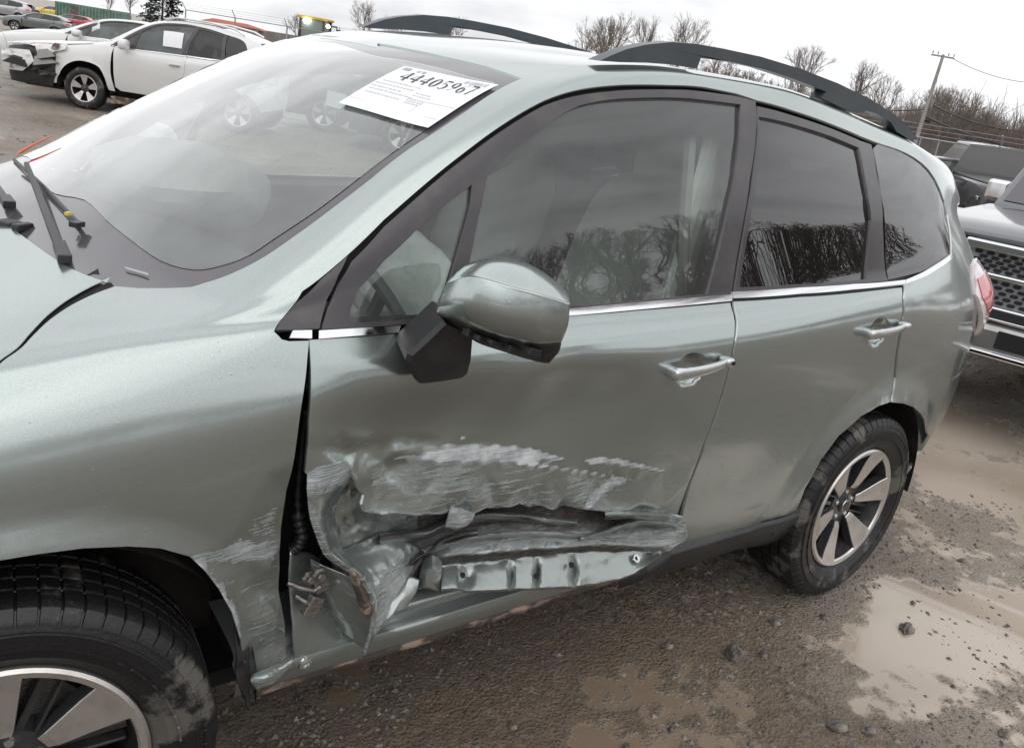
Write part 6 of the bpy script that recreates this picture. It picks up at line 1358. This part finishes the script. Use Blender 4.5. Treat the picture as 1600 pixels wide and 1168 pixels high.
# ------------------------------------------------------------------ trees, fences, poles, buildings
BARK = mat('grey_bark', (.085, .072, .062), .9, noise=(4, (.16, .14, .12), .4, .7)); TWIG = mat('brown_twigs', (.20, .165, .14), .9); TWIG2 = mat('reddish_twigs', (.185, .145, .125), .9)
def segs_to_mesh(S, sides=3):
    S = np.array(S); a, b, r0, r1 = S[:, 0:3], S[:, 3:6], S[:, 6], S[:, 7]; d = b-a; d /= np.linalg.norm(d, axis=1, keepdims=True)+1e-9
    ref = np.where(np.abs(d[:, 2:3]) < .9, np.array([[0, 0, 1.]]), np.array([[1., 0, 0]])); u = np.cross(d, ref); u /= np.linalg.norm(u, axis=1, keepdims=True); v = np.cross(d, u)
    V = []
    for base, r in ((a, r0), (b, r1)):
        for k in range(sides): th = 2*math.pi*k/sides; V.append(base+(u*math.cos(th)+v*math.sin(th))*r[:, None])
    V = np.stack(V, 1).reshape(-1, 3); n = len(S); o = np.arange(n)[:, None]*2*sides; F = []
    for k in range(sides): k2 = (k+1) % sides; F.append(np.concatenate([o+k, o+k2, o+sides+k2, o+sides+k], 1))
    return V, np.concatenate(F)
def fast_mesh(name, V, F, m):
    me = bpy.data.meshes.new(name); F = np.asarray(F, np.int32); k = F.shape[1]
    me.vertices.add(len(V)); me.vertices.foreach_set('co', np.asarray(V, np.float32).ravel()); me.loops.add(F.size); me.loops.foreach_set('vertex_index', F.ravel())
    me.polygons.add(len(F)); me.polygons.foreach_set('loop_start', np.arange(len(F), dtype=np.int32)*k); me.update(calc_edges=True); me.materials.append(m); return me
def bare_tree(seed, h=9.0, spread=.55, depth=6, twr=.014, low=.30):
    r = random.Random(seed); T = []; B = []
    def grow(p, d, ln, rad, lv):
        n = 3 if lv < 2 else 2; q = p
        for i in range(n):
            dd = (d+Vector((r.gauss(0, .10), r.gauss(0, .10), r.gauss(.04, .06)))).normalized(); e = q+dd*(ln/n); r1 = rad*(1-.28*(i+1)/n)
            (T if lv == 0 else B).append((*q, *e, max(rad*(1-.28*i/n), twr), max(r1, twr*.8))); q = e; d = dd
            if lv >= 1 and lv < depth-1 and r.random() < .75:
                ax = d.cross(Vector((r.gauss(0, 1), r.gauss(0, 1), r.gauss(0, .4)))).normalized(); nd = (Matrix.Rotation(r.uniform(.45, .95), 3, ax) @ d); grow(q, nd, ln*r.uniform(.45, .62), rad*.42, lv+2 if lv+2 < depth else depth-1)
        if lv < depth-1:
            for k in range(3 if lv < 2 else 2+(r.random() < .35)):
                ax = Matrix.Rotation(r.uniform(0, 6.28), 3, d) @ d.orthogonal().normalized(); nd = Matrix.Rotation(r.uniform(.22, spread+.1), 3, ax) @ d; nd.z += .10; grow(q, nd.normalized(), ln*r.uniform(.62, .80), rad*.60, lv+1)
    grow(Vector((0, 0, 0)), Vector((0, 0, 1)), h*low, h*.020, 0)
    return T, B
TREES = []
for k, (h, sp, tw, dp) in enumerate(((9, .50, .007, 7), (8, .45, .007, 7), (10, .36, .008, 7), (7, .60, .007, 7))):
    T, B = bare_tree(11+k*7, h, sp, dp, tw); Vt, Ft = segs_to_mesh(T, 6); Vb, Fb = segs_to_mesh(B, 3); TREES.append((fast_mesh('trunk', Vt, Ft, BARK), fast_mesh('crown', Vb, Fb, TWIG), max(Vb[:, 2])))
TREES2 = [(a, fast_mesh('crown', *(lambda B: segs_to_mesh(B, 3))(bare_tree(11+k*7, (9, 8, 10, 7)[k], (.50, .45, .36, .60)[k], 6, .018)[1]), TWIG2), hh) for k, (a, c, hh) in enumerate(TREES)]
def plant_tree(px, dist, top_px, label, group, kind=0, red=False, pos=None, height=None):
    x, y = pos if pos else place_px(px, dist); tm, cm, hh = (TREES2 if red else TREES)[kind % 4]; z = rest_z(x, y)
    if height is None: hy = 105+(px-800)*.1645; height = (hy-top_px)/CF*dist+1.62-z
    e = empty('bare_tree', (x, y, z-.05), rnd.uniform(0, 6.28), label, 'tree', group); e.scale = (height/hh,)*3
    for nm, md in (('trunk', tm), ('crown', cm)): o = bpy.data.objects.new(nm, md); COL.objects.link(o); o.parent = e
    return e
for px, top, d, lb, k in ((168, -18, 120, 'bare tree leftmost of the far row, behind the green container', 0), (205, -22, 115, 'bare tree just left of the dark evergreen', 1), (575, 2, 130, 'round bare tree standing alone left of the far roof rail', 0), (606, 26, 140, 'small bare tree touching the front of the far roof rail', 3), (712, 28, 190, 'tiny bare tree showing over the far roof rail', 3),
                          (842, 62, 170, 'small low bare tree at the back end of the far roof rail', 1), (905, 44, 115, 'low bare tree leftmost of the clump above the roof', 3), (935, 30, 110, 'bare tree second in the clump above the roof', 1), (962, 20, 105, 'tall bare tree with upright limbs in the clump above the roof', 2), (1000, 26, 110, 'bare tree right of the tallest one above the roof', 0), (1040, 22, 108, 'spreading bare tree rightmost of the clump above the roof', 0),
                          (1110, 76, 150, 'faint bare tree just above the near roof rail', 3), (1240, 72, 120, 'round bare tree behind two thin poles above the roof rail', 1), (1332, 94, 115, 'round bare tree left of the utility pole', 0), (1372, 118, 120, 'low bare tree behind the back bend of the roof rail', 3), (470, 22, 150, 'thin bare tree behind the yellow loader', 2)):
    plant_tree(px, d, top, lb, None, k)
rr = random.Random(5)
for k in range(46):
    px = 1075+k*8.2+rr.uniform(-4, 4); plant_tree(px, rr.uniform(120, 170), 100+(px-1085)*.22+rr.uniform(-10, 14), 'reddish brown leafless tree in the dense wood seen under the roof rail', 'trees of the dense brown wood', rr.randrange(4), True)
for k in range(34):
    px = 1425+k*6.4+rr.uniform(-4, 4); plant_tree(px, rr.uniform(62, 95), 150+(px-1440)*.26+rr.uniform(-24, 30), 'leafless tree in the wood behind the wire fence at the right', 'trees of the wood behind the wire fence', rr.randrange(4), rr.random() < .5)
for px, top, k in ((1462, 128, 0), (1498, 140, 1), (1545, 158, 2), (1590, 168, 0)): plant_tree(px, 55, top, {1462: 'tall bare tree just right of the utility pole', 1498: 'second tall bare tree right of the utility pole', 1545: 'tall upright bare tree above the wire fence', 1590: 'tall bare tree at the right edge of the frame'}[px], None, k)
for k in range(150):
    a = math.radians(88+k*1.1+rr.uniform(-1.5, 1.5)); d = rr.uniform(48, 70); plant_tree(0, 0, 0, 'bare tree in the belt of trees behind the photographer', 'trees behind the photographer', rr.randrange(4), False, (math.sin(a)*d, math.cos(a)*d), rr.uniform(7.5, 12.5))
# thickets between the trunks
def thicket(name, f, n, hmax, seed, k_=1.0):
    r = np.random.RandomState(seed); S = []
    for i in range(n):
        x, y = f(r.rand(), r.rand()); z = rest_z(x, y); h = hmax*(.35+.65*r.rand()); p = np.array([x, y, z]); d = np.array([r.randn()*.12, r.randn()*.12, 1]); e = p+d*h*.5; S.append((*p, *e, .03*k_, .022*k_))
        for k in range(4): d2 = d+r.randn(3)*.45; d2[2] = abs(d2[2]); e2 = e+d2*h*.3*(.6+r.rand()*.6); S.append((*e, *e2, .02, .014)); e3 = e2+(d2+r.randn(3)*.5)*h*.16; S.append((*e2, *e3, .014, .010))
    V, F = segs_to_mesh(S, 3); o = bpy.data.objects.new(name, fast_mesh(name, V, F, TWIG2)); COL.objects.link(o); o['kind'] = 'stuff'; return o
def band(p0, p1, d0, d1): return lambda a, b: place_px(p0+(p1-p0)*a, d0+(d1-d0)*b)
thicket('undergrowth', band(1060, 1450, 110, 150), 2600, 5.6, 1); thicket('undergrowth', band(1400, 1680, 55, 95), 2400, 3.7, 2)
# far bank behind the wood
V = []; F = []
for i in range(80):
    px = 1040+i*8.5; x, y = place_px(px, 175 if px < 1420 else 120); h = 3.2+1.2*float(fbm(np.array([i*.3]), np.array([1.]), 3, 4)[0]); V += [(x, y, -2), (x+4, y+3, h-.4), (x+9, y+6, h), (x+30, y+20, -2)]
for i in range(79): F += [(i*4+j, i*4+j+1, i*4+j+5, i*4+j+4) for j in range(3)]
o = mesh_obj('hillside', V, F, mat('wooded_bank', (.075, .055, .047), 1, noise=(.8, (.12, .09, .075), .4, .65), bump=(2, 1, .5)), None, True); o['kind'] = 'structure'
# conifer
x, y = place_px(254, 52); cf = empty('conifer', (x, y, rest_z(x, y)), 0, 'dark green conifer rising behind the white SUV roof', 'tree')
r = random.Random(3); MB().tube([(0, 0, 0), (0, 0, 5.6)], [.09, .02], 6).build('trunk', BARK, cf)
V = []; F = []
for k in range(5200):
    z = 1.0+5.0*r.random()**1.2; rad = (6.1-z)*.33*(.55+.45*math.sin(z*7+r.random()*1.5)**2); a = r.uniform(0, 6.28); q = rad*math.sqrt(r.random())*1.0; x_, y_ = math.cos(a)*q, math.sin(a)*q; z_ = z-q*.25; l = .16
    o_ = len(V); dx, dy = math.cos(a)*l, math.sin(a)*l; V += [(x_, y_, z_), (x_+dx-dy*.3, y_+dy+dx*.3, z_-.05), (x_+dx*1.1+dy*.3, y_+dy*1.1-dx*.3, z_+.02)]; F.append((o_, o_+1, o_+2))
o = bpy.data.objects.new('crown', fast_mesh('crown', V, F, mat('dark_needles', (.020, .032, .020), .9))); COL.objects.link(o); o.parent = cf
# utility pole with wires
x, y = place_px(1433, 50); base = np.array([x, y, 0]); wood = mat('weathered_pole', (.30, .28, .26), .9, noise=(3, (.18, .165, .15), .4, .7)); wire = mat('wire', (.05, .05, .055), .6)
up = empty('utility_pole', (x, y, 0), 0, 'leaning wooden utility pole with a crossarm and transformer', 'utility pole')
tp = at(1474, 86, depth=50)-base; MB().tube([(0, 0, 0), tuple(tp)], [.125, .08], 10).build('pole', wood, up, True)
rt = CR/np.linalg.norm(CR); rt = np.array([CR[0], CR[1], 0]); rt /= np.linalg.norm(rt)
MB().box(tuple(tp*.985), (1.3, .07, .08), Matrix.Rotation(math.atan2(rt[1], rt[0]), 3, 'Z')).build('crossarm', wood, up)
for k in (-.6, -.3, .3, .6): MB().lathe([(0, .16), (.03, .14), (.035, .06), (.025, .0)], tuple(tp*.985+rt*k+np.array([0, 0, .07])), 'z', 8).build('insulator', M['steel'], up)
for f_ in (.56, .60): MB().lathe([(0, .25), (.10, .24), (.10, -.20), (0, -.21)], tuple(tp*f_+rt*.19), 'z', 12).build('transformer', M['steel'], up, True); break
MB().blob(tuple(tp*.40+rt*.3), (.24, .16, .08), 2.2, 10).build('cable_box', M['dark'], up)
for (a, b_, lb) in (((1380, 166), (1640, 192), 'upper thick cable'), ((1388, 172), (1640, 199), 'lower thick cable')):
    pass
def wire_obj(p, q, sag, rad, label, group='wires strung from the utility pole'):
    pts = [p+(q-p)*t_+np.array([0, 0, -sag*4*t_*(1-t_)]) for t_ in np.linspace(0, 1, 24)]; o = MB().tube(pts, rad, 4).build('wire', wire, None, True); tag(o, label, 'wire', group)
wire_obj(base+tp*.56, at(1660, 205, depth=60), .6, .045, 'thick upper cable running right from the leaning utility pole')
wire_obj(base+tp*.44, at(1660, 240, depth=60), .4, .06, 'thick lower cable running right from the leaning utility pole')
wire_obj(base+tp*.98+rt*.6, at(1660, 128, depth=60), .5, .016, 'thin topmost wire running right from the crossarm')
wire_obj(base+tp*.50, at(1180, 150, depth=130), .8, .045, 'cable running left from the utility pole behind the roof rail')
for px, t0_, t1_, d in ((1226, 84, 168, 110), (1246, 90, 172, 112)):
    x, y = place_px(px, d); hy = 105+(px-800)*.1645; h = (hy-t0_)/CF*d+1.62; o = MB().tube([(0, 0, 0), (.1*h*.1, 0, h)], .13, 8).build('wooden_pole', wood, None, True); o.location = (x, y, 0); tag(o, 'left of two thin poles rising through the round bare tree' if px == 1226 else 'right of two thin poles rising through the round bare tree', 'pole')
# small mast lights seen under the rail
for px, d in ((1180, 24), (1086, 26)):
    x, y = place_px(px, d); hy = 105+(px-800)*.1645; e = empty('lamp_post', (x, y, 0), .5, 'small white lamp post with twin heads seen under the roof rail' if px == 1180 else 'small white lamp post just behind the front foot of the roof rail', 'lamp post'); hh = (hy-(118 if px == 1180 else 98))/CF*d+1.62
    MB().tube([(0, 0, 0), (0, 0, hh)], .03, 6).build('post', M['airbag'], e); MB().box((0, 0, hh), (.34, .10, .05)).build('lamp_head', M['airbag'], e, bevel=.01)
# right fence
A = np.array(place_px(1465, 21.0)); B_ = np.array(place_px(1720, 19.0)); fz = 2.05-.55; galv = mat('galvanised_wire', (.34, .35, .36), .5, .6)
def fence(A, B, hgt, label, step=2.6, mesh=True, ext=0, green=True):
    d = (B-A); ln = np.linalg.norm(d); d /= ln; e = empty('wire_fence', (A[0], A[1], rest_z(*A)), math.atan2(d[1], d[0]), label, 'fence')
    k = 0; x = -ext
    while x < ln:
        p = MB(); p.tube([(x, 0, 0), (x, 0, hgt)], .035, 6); p.build('post', galv, e, True); MB().tube([(x, 0, hgt), (x+.02, -.28, hgt+.32)], .02, 5).build('barb_arm', galv, e); x += step
    MB().tube([(-ext, 0, hgt), (ln, 0, hgt)], .022, 5).build('top_rail', galv, e)
    for j in range(3): MB().tube([(-ext, -.09*(j+1), hgt+.10*(j+1)), (ln, -.09*(j+1), hgt+.10*(j+1))], .006, 3).build('barbed_wire', galv, e)
    if mesh:
        S = []; s = .06; nn = int((ln+ext)/s)
        for i in range(-int(hgt/s), nn):
            for sg in (1, -1):
                x0 = -ext+i*s if sg > 0 else -ext+i*s+hgt; z0 = 0.; x1 = x0+sg*hgt; z1 = hgt
                lo, hi = -ext, ln
                if (x0 < lo and x1 < lo) or (x0 > hi and x1 > hi): continue
                def cl(xa, za, xb, zb):
                    t0, t1 = 0., 1.
                    for bd, s_ in ((lo, 1), (hi, -1)):
                        fa, fb = (xa-bd)*s_, (xb-bd)*s_
                        if fa < 0: t0 = max(t0, fa/(fa-fb))
                        elif fb < 0: t1 = min(t1, fa/(fa-fb))
                    return xa+(xb-xa)*t0, za+(zb-za)*t0, xa+(xb-xa)*t1, za+(zb-za)*t1
                a0, a1, a2, a3 = cl(x0, z0, x1, z1); S.append((a0, 0, a1, a2, 0, a3, .0035, .0035))
        V, F = segs_to_mesh(S, 3); o = bpy.data.objects.new('chain_link', fast_mesh('chain_link', V, F, galv)); COL.objects.link(o); o.parent = e; o['kind'] = 'stuff'
    return e
fence(A, B_, 1.55, 'chain link fence with barbed arms beyond the pickups', 2.2, True, 3)
gA = np.array(place_px(1440, 34)); gB = np.array(place_px(1760, 30)); dd = gB-gA; gl = np.linalg.norm(dd)
ge = empty('screen_fence', (gA[0], gA[1], 0), math.atan2(dd[1], dd[0]), 'dark green privacy screen fence behind the chain link', 'fence'); gmn = mat('green_screen', (.035, .085, .065), .8, noise=(3, (.05, .11, .085), .4, .6))
V = [(gl*i/60, .05*math.sin(i*1.3), z) for i in range(61) for z in (0, .95)]; mesh_obj('screen', V, [(i*2, i*2+2, i*2+3, i*2+1) for i in range(60)], gmn, ge)
for i in range(0, 61, 6): MB().tube([(gl*i/60, .06, 0), (gl*i/60, .06, 1.5)], .03, 5).build('post', galv, ge)
# left fence with barbed arms, shed with the red roof, container
lA = np.array(place_px(290, 44)); lB = np.array(place_px(620, 40)); fence(lA, lB, 2.35, 'tall barbed fence running behind the white SUV towards the loader', 3.0, False, 0)
x, y = place_px(366, 62); shed = empty('shed', (x, y, rest_z(x, y)), math.radians(-30), 'weathered grey wooden shed with a faded red roof', 'shed')
plank = mat('weathered_plank', (.17, .155, .135), .9, noise=(2.5, (.25, .235, .21), .4, .65, (6, 6, .4)))
zs = rest_z(x, y); wall_h = 1.62-zs-.25
MB().box((0, 0, wall_h/2), (3.6, 3.0, wall_h)).build('wall', plank, shed)
for k in range(12): MB().box((-1.65+k*.3, -1.53, wall_h/2), (.27, .05, wall_h)).build('plank', plank, shed)
b = MB(); b.add([(-2.0, -1.7, wall_h-.05), (1.5, -1.7, wall_h-.05), (2.1, -1.2, wall_h-.1), (2.1, 1.7, wall_h-.05), (-2.0, 1.7, wall_h-.05), (-1.4, 0, wall_h+.22), (.9, 0, wall_h+.20)], [(0, 1, 6, 5), (1, 2, 6), (2, 3, 6), (3, 4, 5, 6), (4, 0, 5), (0, 4, 3, 2, 1)]); b.build('roof', mat('faded_red_roof', (.42, .10, .06), .8), shed)
x, y = place_px(146, 84); ct = empty('shipping_container', (x, y, rest_z(x, y)), math.radians(-38), 'weathered green corrugated container wall beyond the far cars', 'container'); gc = mat('weathered_green', (.10, .19, .15), .7, noise=(2, (.17, .26, .21), .4, .6))
MB().box((0, 0, 1.1), (6.0, 2.3, 2.15)).build('body', gc, ct)
for k in range(20): MB().box((-2.85+k*.3, -1.19, 1.1), (.15, .08, 2.0)).build('rib', gc, ct)
MB().box((-1.2, -1.25, 1.5), (.7, .05, 1.0)).build('rusty_panel', M['rust'], ct)
# yellow loader with working lights on
x, y = place_px(492, 46); ld = empty('wheel_loader', (x, y, rest_z(x, y)), math.radians(-41), 'yellow wheel loader with its work lights on behind the roofline', 'loader'); ym = mat('loader_yellow', (.62, .40, .04), .5, noise=(3, (.3, .22, .08), .5, .7)); z0 = 1.62-rest_z(x, y)-1.1
MB().box((-.1, 0, z0*.6), (2.6, 2.2, z0*.8)).build('body', ym, ld, bevel=.08); MB().box((0, 0, z0+1.0), (1.15, 1.4, 1.6)).build('cab', M['privacy2'] if False else mat('loader_cab_glass', (.13, .17, .16), .1, coat=1), ld, bevel=.05)
for sx in (-.6, .6):
    for sy in (-.7, .7): MB().box((sx, sy, z0+1.0), (.09, .09, 1.6)).build('cab_post', M['black_plastic'], ld)
MB().box((0, 0, z0+1.85), (1.5, 1.6, .12)).build('cab_roof', ym, ld, bevel=.04)
lit = mat('lit_work_lamp', (1, 1, .95), .3, emis=((1, .93, .75), 22))
for sx, rr_ in ((-.25, .16), (.85, .10)): MB().blob((sx, -.84, z0+1.68-(.12 if sx > 0 else 0)), (rr_, .08, rr_*.8), 2, 14).build('work_lamp', lit, ld, True)
MB().tube([(.7, -.7, z0+1.6), (1.25, -.7, z0+1.6), (1.3, -.7, z0+1.2)], .05, 5).build('mirror_arm', M['black_plastic'], ld); MB().box((1.32, -.7, z0+1.3), (.16, .08, .4)).build('loader_mirror', M['black_plastic'], ld)
MB().box((-1.3, -.4, z0+.15), (.6, .5, .7)).build('counterweight', ym, ld, bevel=.04)
for sx in (-1.2, 1.2):
    for sy in (-1, 1): MB().lathe([(0, -.25), (.35, -.25), (.7, -.22), (.75, 0), (.7, .22), (0, .25)], (sx, sy, .75), 'y', 20).build('wheel', M['rubber'], ld, True)
x, y = place_px(440, 70); hb = MB(); hb.box((0, 0, 1.3), (4.5, 3, 2.6)); o = hb.build('site_hut', plank, None); o.location = (x, y, rest_z(x, y)); o.rotation_euler = (0, 0, -.6); tag(o, 'low brown hut between the shed and the yellow loader', 'hut')
# small litter by the white cars
